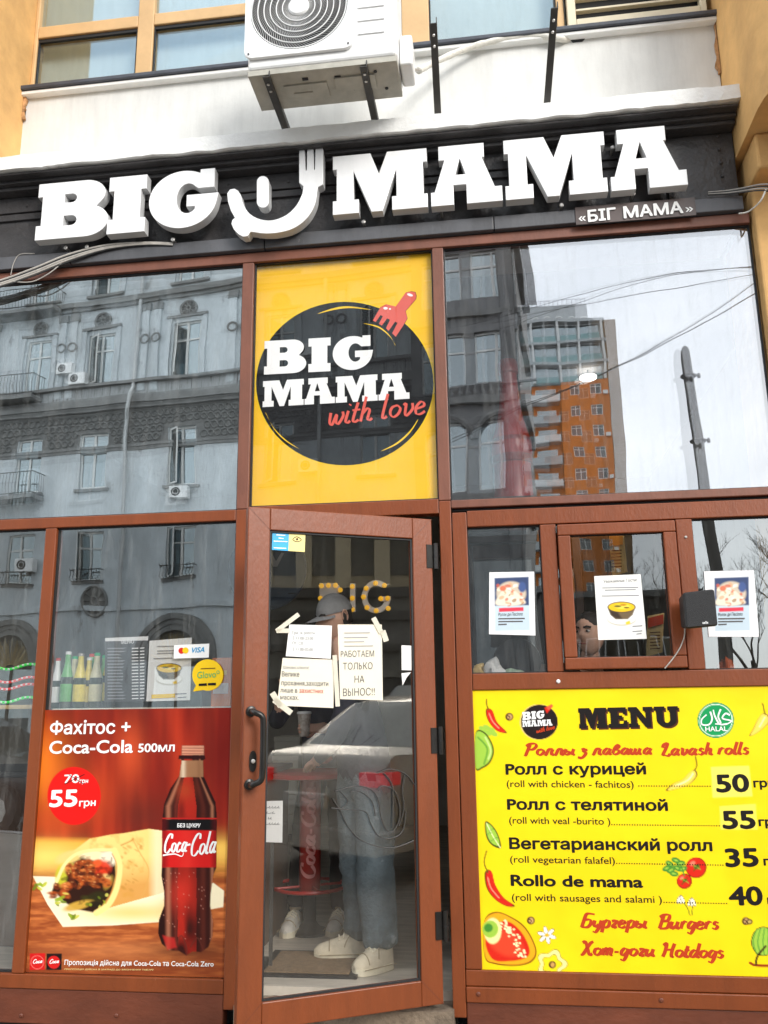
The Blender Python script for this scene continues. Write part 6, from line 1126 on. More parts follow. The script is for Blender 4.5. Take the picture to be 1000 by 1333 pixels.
# person in dark clothes behind the red table
P2 = T_('person', 'person in dark clothes and white sneakers standing behind the high red table', 'person', (-.86, 1.2, FZ))
J = {'pel': (-.86, 1.42, .97, (.15, .12)), 'hipR': (-.95, 1.40, .90, .105), 'kneR': (-.985, 1.24, .52, .075), 'ankR': (-.985, 1.08, .17, .055), 'hipL': (-.78, 1.40, .90, .105), 'kneL': (-.755, 1.25, .52, .075), 'ankL': (-.745, 1.12, .17, .055), 'spi': (-.86, 1.38, 1.18, (.15, .12)), 'che': (-.87, 1.30, 1.40, (.17, .13)), 'nek': (-.88, 1.24, 1.53, .06), 'hed': (-.885, 1.2, 1.61, .058),
     'shR': (-1.05, 1.28, 1.43, .075), 'elR': (-1.12, 1.08, 1.2, .052), 'wrR': (-1.02, .92, 1.40, .034), 'shL': (-.70, 1.28, 1.43, .075), 'elL': (-.68, 1.12, 1.2, .052), 'wrL': (-.83, .95, 1.18, .034)}
hand(J, Ed2 := [(a, b) for a, b in Ed[:18] if a not in ('calR', 'calL') and b not in ('calR', 'calL')]+[('kneR', 'ankR'), ('kneL', 'ankL')], 'wrR', (.3, -.3, .8), (.6, .6, 0), (0, 1, 0), 'r', .7); hand(J, Ed2, 'wrL', (-.8, -.2, .1), (0, .2, 1), (0, 1, 0), 'l', .9)
mb = body_mesh(J, Ed2, lambda q: 'trouser' if q[2] < .97 else 'skin' if q[2] > 1.5 or q[1] < .97 and q[2] > 1.1 else 'jacket', 'pel'); tr = head_mesh(mb, (-.89, 1.18, 1.69), R(165), 1, R(-14)); mb.build('body', P2, smooth=True, angle=0)
mb = MB(); v = []
for i in range(9):
    t = (math.pi/2)*(i/8)
    for j in range(24): p = 2*math.pi*j/24; v.append(tr((.082*math.cos(t)*math.cos(p), -.012+.098*math.cos(t)*math.sin(p), .03+.095*math.sin(t))))
mb.add(v, [(i*24+j, i*24+(j+1) % 24, (i+1)*24+(j+1) % 24, (i+1)*24+j) for i in range(8) for j in range(24)], 'hairdark'); mb.build('hair', P2, smooth=True)
shoe(P2, (-.99, .86), (-.985, 1.13), FZ, 'wsneaker', .046, .085); shoe(P2, (-.745, .90), (-.745, 1.17), FZ, 'wsneaker', .046, .085)
CUP = T_('paper_cup', 'patterned white paper cup held in a hand below the cream notice', 'cup'); a = at(396, 942, .90); mb = MB(); mb.lathe((a[0], .90, a[1]-.07), [(.026, 0), (.028, .004), (.038, .12), (.040, .123)], pm('printed cup card', (.6, .5, .38), .6, .3, 40, col2=(.82, .8, .74), spot=((.4, .12, .06), .66, 60)), 20); mb.build('cup', CUP, smooth=True); mb = MB(); mb.lathe((a[0], .90, a[1]+.053), [(.042, 0), (.042, .008), (.036, .014)], 'white', 20); mb.build('lid', CUP, smooth=True)
# person at the hatch
P3 = T_('person', 'man in a dark shirt looking out sideways beside the notice on the serving hatch', 'person', (.72, .95, FZ))
HY = .34; h3 = at(768, 825, HY)
J = {'pel': (h3[0]+.06, .95, .97, (.15, .12)), 'spi': (h3[0]+.05, .95, 1.15, (.16, .13)), 'che': (h3[0]+.03, .72, 1.32, (.16, .12)), 'nek': (h3[0]+.01, .50, 1.48, .055), 'hed': (h3[0], .38, h3[1]-.08, .05), 'shR': (h3[0]-.15, .74, 1.36, .075), 'elR': (h3[0]-.2, .78, 1.16, .052), 'wrR': (h3[0]-.05, .76, 1.24, .035), 'shL': (h3[0]+.21, .74, 1.36, .075), 'elL': (h3[0]+.26, .78, 1.16, .052), 'wrL': (h3[0]+.1, .76, 1.24, .035), 'hipR': (h3[0]-.02, .95, .90, .105), 'kneR': (h3[0]-.02, .93, .52, .075), 'ankR': (h3[0]-.02, .95, .16, .055), 'hipL': (h3[0]+.14, .95, .90, .105), 'kneL': (h3[0]+.14, .93, .52, .075), 'ankL': (h3[0]+.14, .95, .16, .055)}
Ed3 = [(a, b) for a, b in Ed2 if a[0] not in 'rl' and b[0] not in 'rl']; Ed3 = [e for e in Ed3 if e[0] in J and e[1] in J]
hand(J, Ed3, 'wrR', (.8, -.3, 0), (0, 1, .1), (0, 0, 1), 'r', .5); hand(J, Ed3, 'wrL', (-.8, -.3, 0), (0, 1, .1), (0, 0, 1), 'l', .5)
mb = body_mesh(J, Ed3, lambda q: 'trouser' if q[2] < .95 else 'skin' if q[2] > 1.49 or q[1] < .735 else 'apron', 'pel'); tr = head_mesh(mb, (h3[0], HY, h3[1]), R(146), .88, R(2)); mb.build('body', P3, smooth=True, angle=0)
mb = MB(); v = []
for i in range(9):
    t = (math.pi/2)*(i/8)
    for j in range(24): p = 2*math.pi*j/24; v.append(tr((.081*math.cos(t)*math.cos(p), -.013+.097*math.cos(t)*math.sin(p), .038+.088*math.sin(t))))
mb.add(v, [(i*24+j, i*24+(j+1) % 24, (i+1)*24+(j+1) % 24, (i+1)*24+j) for i in range(8) for j in range(24)], 'hairdark'); mb.build('hair', P3, smooth=True)
shoe(P3, (h3[0]-.04, .75), (h3[0]-.02, 1.0), FZ, 'black', .046, .085); shoe(P3, (h3[0]+.16, .75), (h3[0]+.14, 1.0), FZ, 'black', .046, .085)
# ================================================================ the street the glass reflects
def mirrored(px, py, Y, g=YG):
    """the real point whose image in the shopfront glass lies at depth Y on this line of sight"""
    x, z = at(px, py, Y); return x, 2*g-Y, z
def holes_wall(mb, x0, x1, z0, z1, H, k, y=0, depth=.2, kr=None):
    us = sorted({x0, x1} | {q for h in H for q in h[:2]}); zs = sorted({z0, z1} | {q for h in H for q in h[2:4]})
    for a, b in zip(us[:-1], us[1:]):
        run = None
        for c_, d in zip(zs[:-1], zs[1:]):
            m = ((a+b)/2, (c_+d)/2)
            if any(h[0] < m[0] < h[1] and h[2] < m[1] < h[3] for h in H): continue
            mb.add([(a, y, c_), (b, y, c_), (b, y, d), (a, y, d)], [(0, 1, 2, 3)], k)
    for a, b, c_, d in H:
        for p, q in (((a, c_), (b, c_)), ((b, c_), (b, d)), ((b, d), (a, d)), ((a, d), (a, c_))): mb.add([(p[0], y, p[1]), (q[0], y, q[1]), (q[0], y-depth, q[1]), (p[0], y-depth, p[1])], [(0, 1, 2, 3)], kr or k)
K_ = .1; th = math.atan(K_); oy = 2*YG-28
OPP = thing('stone_building', 'grey stuccoed apartment building across the street mirrored in the shop windows', 'building', (-9, oy, 0), None, th); OPP['_o'] = (0, 0, 0)
st = pm('grey stucco', (.55, .59, .61), .9, .22, .9, .35, 9, spot=((.34, .35, .35), .6, 1.6), stretch=(1, 1, .45), grime=.8); sd = pm('dark carved stone', (.16, .16, .155), .9, .35, 3, 1., 9); sl2 = pm('weathered moulding', (.2, .2, .195), .9, .3, 2, .4, 12, spot=((.09, .09, .09), .66, 3)); dkst = pm('sooty stucco', (.17, .17, .17), .9, .3, 1.3, .4, 8)
wf = pm('white window frame', (.7, .7, .68), .5, .06); pipe_ = pm('zinc downpipe', (.46, .47, .47), .5, .1); iron = pm('black iron', (.02, .02, .02), .6)
cols = [-23.7, -19.6, -15.5, -10.5, -7.35, -3.25, .8, 4.9]; rows = [(19.6, 2.4), (15.05, 2.5), (10.2, 2.5), (6.45, 2.1)]
H = [(u-.62, u+.62, z, z+h) for u in cols for z, h in rows]; arches = [-18.2, -10.7, -3.25, 4.2]
W_ = MB(); holes_wall(W_, -26, 6.6, 5.2, 23.2, H, st)
HA = [(u-1.3, u+1.3, 0, 4.9) for u in arches]; holes_wall(W_, -26, 6.6, -.14, 5.2, HA, st, depth=.5)
W_.box(-26, 10.2, -10, -.6, -.14, 23, st); W_.build('wall', OPP, local=True)
# arched infills: ring of voussoirs, straw-coloured fan and dark shopfront below
for u in arches:
    mb = MB()
    for r, dd, w in ((1.3, .06, .12), (1.52, .1, .1), (1.75, .16, .12)):
        n = 20; v = []
        for i in range(n+1):
            a = math.pi*i/n
            for rr, y in ((r-w, .0), (r-w, dd), (r+w, dd), (r+w, 0)): v.append((u+rr*math.cos(a), y, 3.15+rr*math.sin(a)))
        mb.add(v, [(i*4+j, (i+1)*4+j, (i+1)*4+j+1, i*4+j+1) for i in range(n) for j in range(3)], sl2)
    P = [(u+1.32, 3.15)]+[(u+1.2*math.cos(a), 3.15+1.2*math.sin(a)) for a in np.linspace(0, math.pi, 20)]+[(u-1.32, 3.15), (u-1.32, 4.95), (u+1.32, 4.95)]
    mb.add([(x, -.004, z) for x, z in P], [tuple(range(len(P)))], st); o = mb.build('arch', OPP, local=True)
    mb = MB(); rng = random.Random(int(u*10))
    for i in range(110):
        a = rng.uniform(.12, math.pi-.12); r = rng.uniform(.9, 1.2); b = a+rng.uniform(-.12, .12); mb.tube([(u+.25*math.cos(b), -.3, 2.9+.2*math.sin(b)), (u+r*math.cos(a), -.12-rng.random()*.1, 3.1+r*math.sin(a))], .016, pm('straw', (.42, .32, .16), .9, .3) if 'straw' not in MATS else MATS['straw'], 3, False)
    mb.build('straw_fan', OPP, local=True)
    mb = MB(); mb.box(u-1.28, u+1.28, -.45, -.4, 0, 3.1, 'g_opp'); mb.box(u-1.28, u+1.28, -.44, -.36, 2.9, 3.1, 'steel'); mb.box(u-.05, u+.05, -.44, -.36, 0, 2.9, 'steel'); mb.build('door', OPP, local=True)
# windows share their meshes
def win_mesh(w, h):
    f = MB(); g = MB(); t = .075
    for q in ((-w, -w+t, 0, h), (w-t, w, 0, h), (-w+t, w-t, 0, t), (-w+t, w-t, h-t, h), (-.05, .05, t, h-t)): f.box(q[0], q[1], -.17, -.09, q[2], q[3], wf)
    f.box(-w+t, -.05, -.168, -.092, h*.66, h*.66+t, wf); f.box(.05, w-t, -.168, -.092, h*.66, h*.66+t, wf)
    g.box(-w, w, -.14, -.135, 0, h, 'g_opp'); return f, g
WM = {}
def put_window(u, z, h, w=.62, y=0, par=OPP):
    if (w, h) not in WM:
        f, g = win_mesh(w, h); a = f.build('window', par, local=True); b = g.build('pane', a, local=True); WM[(w, h)] = (a, b); a.location = (u, y, z); return
    a0, b0 = WM[(w, h)]; a = a0.copy(); C.objects.link(a); a.parent = par; a.location = (u, y, z); b = b0.copy(); C.objects.link(b); b.parent = a
for u in cols:
    for z, h in rows: put_window(u, z, h)
mb = MB()
for u in cols:
    for z, h in rows[:2]:
        for sx in (-1, 1): mb.box(u+sx*.83-.1, u+sx*.83+.1, .002, .09, z-.1, z+h+.2, st)
        mb.box(u-.95, u+.95, .002, .13, z+h+.2, z+h+.32, sl2); mb.box(u-.9, u+.9, .002, .16, z-.2, z-.08, sl2)
    mb.box(u-.8, u+.8, .002, .1, rows[2][0]-.16, rows[2][0]-.03, sl2); mb.box(u-.75, u+.75, .002, .08, rows[3][0]-.14, rows[3][0]-.02, sl2)
for u in np.arange(-25.6, 6, 4.08):
    for d in (0, .55): mb.box(u+d-.16, u+d+.16, .002, .12, 14.5, 18.6, st); mb.box(u+d-.22, u+d+.22, .002, .15, 18.3, 18.65, sl2)
mb.build('window_surround', OPP, local=True)
soot = pm('soot streaked apron', (.34, .35, .35), .9, .3, 2, .2, 10, stretch=(6, 1, .3), spot=((.06, .06, .06), .56, 2.2)); mb = MB(); mb.box(-26, 6.6, .002, .1, 14.352, 14.86, soot); mb.box(-26, 6.6, .002, .3, 14.862, 15.0, sl2)
mb.build('sill_course', OPP, local=True)
CUR = MB(); CUR.box(-.55, .55, -.3, -.29, .05, 2.3, pm('pale curtain', (.75, .76, .74), .9, .06, 3, .3, 5, stretch=(9, 1, .3))); cur0 = None
OPN = MB(); OPN.box(0, .06, -.02, .02, 0, 2.1, wf); OPN.box(.5, .56, -.02, .02, 0, 2.1, wf); OPN.box(.06, .5, -.02, .02, 0, .06, wf); OPN.box(.06, .5, -.02, .02, 2.04, 2.1, wf); OPN.box(.05, .51, -.004, .004, .05, 2.05, 'g_opp'); opn0 = None
rng = random.Random(21)
for u in cols:
    for z, h in rows:
        if rng.random() < .55:
            if cur0 is None: cur0 = CUR.build('curtain', OPP, local=True); q = cur0
            else: q = cur0.copy(); C.objects.link(q); q.parent = OPP
            q.location = (u+rng.choice((-.3, 0, .28)), 0, z); q.scale = (rng.choice((.5, 1, .45)), 1, (h-.1)/2.3)
        if rng.random() < .4:
            if opn0 is None: opn0 = OPN.build('open_sash', OPP, local=True); q = opn0
            else: q = opn0.copy(); C.objects.link(q); q.parent = OPP
            q.location = (u-.56, -.06, z+.05); q.rotation_euler = (0, 0, R(rng.uniform(25, 70))); q.scale = (1, 1, (h-.1)/2.1)
mb = MB()
for z0, z1, d in ((14.15, 14.35, .18), (13.9, 14.15, .35), (13.7, 13.9, .22), (12.0, 12.12, .08), (11.86, 12.0, .04), (18.9, 19.15, .3), (18.75, 18.9, .16), (5.2, 5.4, .1), (22.6, 23.3, .7), (22.3, 22.6, .4)): mb.box(-26, 6.6, .002, d, z0, z1, sl2 if z0 > 6 else st)
mb.build('cornice', OPP, local=True)
mb = MB(); H2 = [(u-.66, u+.66, 12.13, 12.71) for u in cols]; holes_wall(mb, -26, 6.6, 12.13, 13.69, H2, sd, y=.04, depth=.04)
rng = random.Random(8)
for row in range(4):
    for i in range(105):
        u = -25.8+i*.31+.15*(row % 2)
        if min(abs(u-q) for q in cols) < .86 and row < 2: continue
        mb.ring((u, .06, 12.33+row*.36), .12+.035*rng.random(), .04, sd, 8, 4); mb.lathe((u+.15, .04, 12.33+row*.36), [(.05, 0), (.03, .06)], sd, 5, 'y')
mb.build('carved_frieze', OPP, local=True)
mb = MB()
def wheel(u, z, r, y=.06):
    mb.ring((u, y, z), r, .06, sl2, 20, 6); mb.ring((u, y, z), r*.28, .05, sl2, 10, 5)
    for i in range(10): a = i*.628; mb.tube([(u+r*.28*math.cos(a), y, z+r*.28*math.sin(a)), (u+r*math.cos(a), y, z+r*math.sin(a))], .035, sd, 4, False)
    mb.lathe((u, .03, z), [(r, 0), (r, .03)], sd, 16, 'y')
for u in cols: wheel(u, 18.15, .36)
for u in (-14.5, -7., .5): wheel(u, 5.6, .6)
for u in np.arange(-25.6, 6, 4.08):
    for d in (0, .55): mb.ring((u+d, .13, 17.0), .2, .05, sl2, 14, 5)
mb.build('rosette', OPP, local=True)
for u in (-5.5, 2.85, -13.6):
    mb = MB(); mb.tube([(u, .2, 23), (u, .2, 14.7), (u+.02, .48, 14.3), (u-.1, .48, 13.6), (u-.25, .2, 13.2), (u-.25, .2, 0)], .085, pipe_, 8); mb.build('downpipe', OPP, smooth=True, local=True)
# iron balconies and window baskets
def balcony(u0, u1, z, d=.9):
    mb = MB(); mb.box(u0, u1, .01, d, z-.16, z, sl2)
    for zz in (z+.08, z+1.0): mb.tube([(u0, .02, zz), (u0, d, zz), (u1, d, zz), (u1, .02, zz)], .025, iron, 5)
    for x in np.arange(u0, u1+.01, .16): mb.tube([(x, d, z), (x, d+.05*math.sin(1.5), z+.5), (x, d, z+1.0)], .012, iron, 4, False)
    for y in np.arange(.1, d, .16):
        for x in (u0, u1): mb.tube([(x, y, z), (x, y, z+1.0)], .012, iron, 4, False)
    mb.build('balcony', OPP, local=True)
balcony(-13.2, -10.0, 14.6); balcony(-13.4, -9.6, 9.9); balcony(-13.4, -9.4, 18.9)
for u in cols:
    mb = MB()
    for zz, d in ((6.42, .18), (6.9, .3)): mb.tube([(u-.75, .02, zz), (u-.7, d, zz), (u+.7, d, zz), (u+.75, .02, zz)], .022, iron, 5)
    for x in np.arange(u-.7, u+.71, .14): mb.tube([(x, .18, 6.42), (x, .34, 6.52), (x, .22, 6.75), (x, .3, 6.92), (x, .36, 6.96)], .012, iron, 4, False)
    mb.build('window_basket', OPP, local=True)
def wall_ac(u, z, par=OPP):
    mb = MB(); mb.box(u-.4, u+.4, .1, .4, z, z+.55, 'white'); o = mb.build('cooling_unit', par, .02, local=True); mb = MB(); mb.lathe((u-.1, 0, z+.28), [(.2, -.398), (.2, -.405)], 'dark', 20, 'y'); mb.ring((u-.1, .408, z+.28), .12, .012, 'white', 16, 4); mb.build('fan', o, local=True)
wall_ac(-8.9, 15.6); wall_ac(-8.2, 15.0); wall_ac(-10, 6.9); wall_ac(-3.2, 9.5); wall_ac(1.9, 15.4); wall_ac(2.2, 10.4)
# corner bay: darker, larger windows, arched loggia, heavy cornice
BAY = MB(); bz = [(8.9, 11.6), (13.0, 15.2), (16.6, 18.6)]; HB = [(7.0, 8.5, a, b) for a, b in bz]+[(8.9, 10.6, a, b) for a, b in bz]
holes_wall(BAY, 6.6, 10.2, -.14, 22.5, HB, dkst, y=.7, depth=.3); BAY.add([(6.6, .7, -.14), (6.6, .0, -.14), (6.6, 0, 22.5), (6.6, .7, 22.5)], [(0, 1, 2, 3)], dkst); BAY.box(10.2, 10.5, -10, .7, -.14, 22.5, dkst, 'l'); BAY.build('corner_bay', OPP, local=True)
for a, b in bz: put_window(7.75, a, round(b-a, 2), .75, .6); put_window(9.75, a, round(b-a, 2), .85, .6)
mb = MB()
for z0, z1, d in ((18.9, 19.3, 1.0), (19.3, 19.7, 1.35), (12.2, 12.5, .95), (15.8, 16.0, .9), (8.4, 8.7, .95)): mb.box(6.55, 10.2+(d-.7), .702, d, z0, z1, sd); mb.box(10.502, 10.5+(d-.68), -6, .7, z0, z1, sd)
for x in np.arange(6.8, 10.2, .3): mb.lathe((x, .88, 12.5), [(.05, 0), (.08, .12), (.045, .25), (.05, .4)], dkst, 8)
mb.box(6.6, 11.2, .84, .94, 12.9, 12.98, dkst)
for u in (7.75, 9.75): mb.ring((u, .72, 10.9), .95, .12, sd, 16, 6, 'y', 0, math.pi)
mb.lathe((10.2, .6, 0), [(.28, -.1), (.28, 8.2), (.36, 8.4), (.3, 8.7), (.3, 18.6), (.5, 19.2)], dkst, 16); mb.build('bay_moulding', OPP, local=True)
# ---------------------------------------------------------------- distant orange tower
YT = 110; x0, _, zt = mirrored(688, 428, YT); x1, _, _ = mirrored(786, 428, YT); ty_ = 2*YG-YT
TW = thing('apartment_tower', 'tall orange apartment tower with a grey top mirrored in the right window', 'building', (x0, ty_, 0)); TW['_o'] = (0, 0, 0); w_ = x1-x0; zs = mirrored(730, 498, YT)[2]
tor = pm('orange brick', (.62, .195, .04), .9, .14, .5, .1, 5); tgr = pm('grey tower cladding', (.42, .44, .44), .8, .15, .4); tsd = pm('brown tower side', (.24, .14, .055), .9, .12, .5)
FH = 3.05; TB_ = MB(); H = []; nfl = int(zs/FH)
for i in range(nfl):
    z = zs-(i+1)*FH+.9
    if z < 1: break
    for u in (.56, .84): H.append((w_*u-.7, w_*u+.75, z, z+1.55))
holes_wall(TB_, w_*.36, w_, -.14, zs, H, tor, depth=.25); holes_wall(TB_, 0, w_*.36, -.14, zs, [], tor, y=-1.2)
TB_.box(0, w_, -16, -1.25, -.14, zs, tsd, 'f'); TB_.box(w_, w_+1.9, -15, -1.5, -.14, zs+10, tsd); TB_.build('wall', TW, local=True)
mb = MB(); G = MB()
for a, b, z, z2_ in H:
    for q in ((a, a+.1, z, z2_), (b-.1, b, z, z2_), (a+.1, b-.1, z, z+.1), (a+.1, b-.1, z2_-.1, z2_), ((a+b)/2-.05, (a+b)/2+.05, z+.1, z2_-.1)): mb.box(q[0], q[1], -.2, -.08, q[2], q[3], wf)
    mb.box(a+.1, b-.1, -.19, -.09, z+1.05, z+1.13, wf); G.box(a, b, -.16, -.15, z, z2_, 'g_car')
    if rng.random() < .45: mb.box(b+.15, b+.75, .0, .3, z-.1, z+.4, 'white')
f_ = mb.build('window', TW, local=True); f_['kind'] = 'thing'; G.build('pane', f_, local=True)
mb = MB()
for i in range(nfl):
    z = zs-(i+1)*FH
    if z < 1: break
    mb.box(-.3, w_*.34, -1.2, .5, z, z+.18, tgr); mb.box(-.3, w_*.34, .44, .5, z+.18, z+1.05, tgr if i % 2 else wf); mb.box(.4, w_*.3, -1.18, -1.1, z+.3, z+2.4, wf); mb.box(.5, w_*.29, -1.09, -1.085, z+.4, z+2.3, 'g_opp')
mb.build('balcony', TW, local=True)
mb = MB(); zz = zs
for i in range(3):
    z = zs+.02+i*3.2; mb.box(.0, w_, -14, -.8, z, z+3.2, tgr); mb.box(-.2, w_+.1, -.8, .2, z+2.8, z+3.2, tgr)
    for u in (.02, .36, .64, .95): mb.box(w_*u, w_*u+.3, -.8, .15, z, z+2.8, wf)
    for u0, u1 in ((.06, .34), (.40, .62), (.68, .93)): mb.box(w_*u0, w_*u1, -.79, -.76, z+.7, z+2.6, 'g_opp'); mb.box(w_*u0, w_*u1, .0, .06, z, z+.9, pm('teal balcony glass', (.2, .34, .34), .2) if 'teal balcony glass' not in MATS else MATS['teal balcony glass'])
z = zs+9.62; mb.box(-.2, w_*.8, -12, -1, z, z+2.6, tgr)
for u in np.arange(.1, .8, .16): mb.ring((w_*u, -.6, z), .55, .12, wf, 10, 5, 'y', 0, math.pi)
for u in np.arange(0, .85, .06): mb.tube([(w_*u, -.9, z+2.6), (w_*u, -.9, z+3.4)], .03, iron, 4)
mb.tube([(-.2, -.9, z+3.4), (w_*.8, -.9, z+3.4)], .03, iron, 4); mb.build('roof_storeys', TW, local=True)
# ---------------------------------------------------------------- low dark block added in front of the tower to darken the hatch reflection
x0, yb_, zt = mirrored(712, 772, 62); x1, _, _ = mirrored(905, 772, 62)
LB = T_('added_dark_block', 'low dark filler building added to darken the reflection in the serving hatch', 'building', (x0, yb_, 0))
dbk = pm('dark filler', (.05, .045, .04), .9, .3, 1.2); mb = MB(); mb.box(x0, x1, yb_-9, yb_, -.14, zt-.5, dbk); mb.build('wall', LB)
mb = MB(); mb.box(x0-.3, x1+.3, yb_-9.3, yb_+.4, zt-.49, zt, 'far pavement edge' and sl2); mb.build('roof', LB)
for i in range(6):
    for zz in (1.0, 4.2):
        xx = x0+1+i*(x1-x0-2)/6; mb = MB(); mb.box(xx, xx+1.1, yb_+.002, yb_+.06, zz, min(zz+1.7, zt-1), wf); o = mb.build('window', LB); mb = MB(); mb.box(xx+.1, xx+1.0, yb_+.062, yb_+.07, zz+.1, min(zz+1.6, zt-1.1), 'g_car'); mb.build('pane', o, org=tuple(LB['_o']))
# ---------------------------------------------------------------- street pole, wires, trees
px0, py0, pz0 = mirrored(893, 450, 12); px1, _, pz1 = mirrored(917, 640, 12); sl_x = (px1-px0)/(pz1-pz0)
PO = T_('street_pole', 'dark tapering street pole mirrored in the large right window', 'pole', (px0+sl_x*(0-pz0), py0, 0))
mb = MB(); mb.tube([(px0+sl_x*(z-pz0), py0, z) for z in (-.05, .3, 2, 4, pz0-1.2, pz0-.25, pz0-.1, pz0-.03, pz0)], [.16, .125, .12, .11, .1, .095, .085, .055, .01], 'steel', 16); mb.build('post', PO, smooth=True)
mb = MB()
for yy in (490, 575):
    x, y, z = mirrored(900, yy, 12); x = px0+sl_x*(z-pz0); mb.tube([(x, y, z), (x+.2, y, z+.02)], .018, 'steel', 6); mb.lathe((x+.19, y, z), [(.03, -.04), (.035, 0), (.02, .05)], 'steel', 8); mb.ring((x, y, z), .13, .025, 'steel', 12, 5, 'z')
mb.build('clamp', PO)
WR = T_('trolley_wire', 'thin overhead wires crossing the white sky in the right window reflection', 'wires', (2, -9, 7))
def wire(P, r): mb = MB(); mb.tube([tuple(q) for q in smooth_path([mirrored(*p) for p in P])], r, 'dcable', 5); mb.build('wire', WR)
wire([(560, 590, 16), (665, 538, 14), (770, 495, 12.5), (880, 440, 11), (1010, 368, 9.5)], .009); wire([(560, 586, 16), (665, 535, 14), (770, 494, 12.5), (880, 436, 11), (1010, 352, 9.5)], .008)
wire([(600, 425, 16), (680, 404, 15), (800, 370, 13), (900, 352, 12), (1010, 347, 11)], .008); wire([(600, 440, 16), (700, 412, 15), (850, 362, 13), (1010, 344, 11)], .007); wire([(640, 420, 16), (800, 388, 14), (1010, 352, 11)], .007)
def tree(x, y, h, label, seed, spread=.5):
    o = T_('bare_tree', label, 'tree', (x, y, 0), 'bare street trees'); rng = random.Random(seed); bark = MATS.get('bark') or pm('bark', (.05, .04, .033), .9, .3, 10, .4)
    T = MB(); Cn = MB()
    def grow(p, d, L_, r, lv, mb):
        q = p; path = [p]; d = Vector(d)
        for i in range(4): d = (d+Vector((rng.uniform(-1, 1), rng.uniform(-1, 1), rng.uniform(-.3, .6)))*.16).normalized(); q = q+d*L_/4; path.append(q)
        mb.tube([tuple(v) for v in path], [r*(1-.4*i/4) for i in range(5)], bark, 7 if lv < 2 else 4 if lv < 3 else 3, False)
        if lv >= 6: return
        for i in range(rng.choice((2, 3, 3)) if lv < 3 else 3):
            a = rng.uniform(0, 6.28); s_ = Vector((math.cos(a), math.sin(a), 0)); nd = (d*.75+s_*spread*rng.uniform(.6, 1.2)+Vector((0, 0, .15))).normalized(); grow(path[rng.choice((3, 4, 4, 2))], nd, L_*rng.uniform(.58, .8), max(r*.58, .007), lv+1, Cn)
    grow(Vector((x, y, -.1)), (0, 0, 1), h*.34, h*.014, 0, T); T.build('trunk', o, smooth=True); Cn.build('crown', o)
for i, (px, py, Y, lb) in enumerate(((965, 690, 34, 'bare tree with a wide crown mirrored in the end pane by the speaker'), (1000, 672, 30, 'tall bare tree mirrored at the outer edge of the end pane'), (860, 690, 38, 'bare tree mirrored behind the notice of the serving hatch'), (826, 720, 44, 'slender bare tree mirrored beside the orange tower in the hatch'))):
    x, y, z = mirrored(px, py, Y); tree(x, y, z*1.0, lb, 11+i)
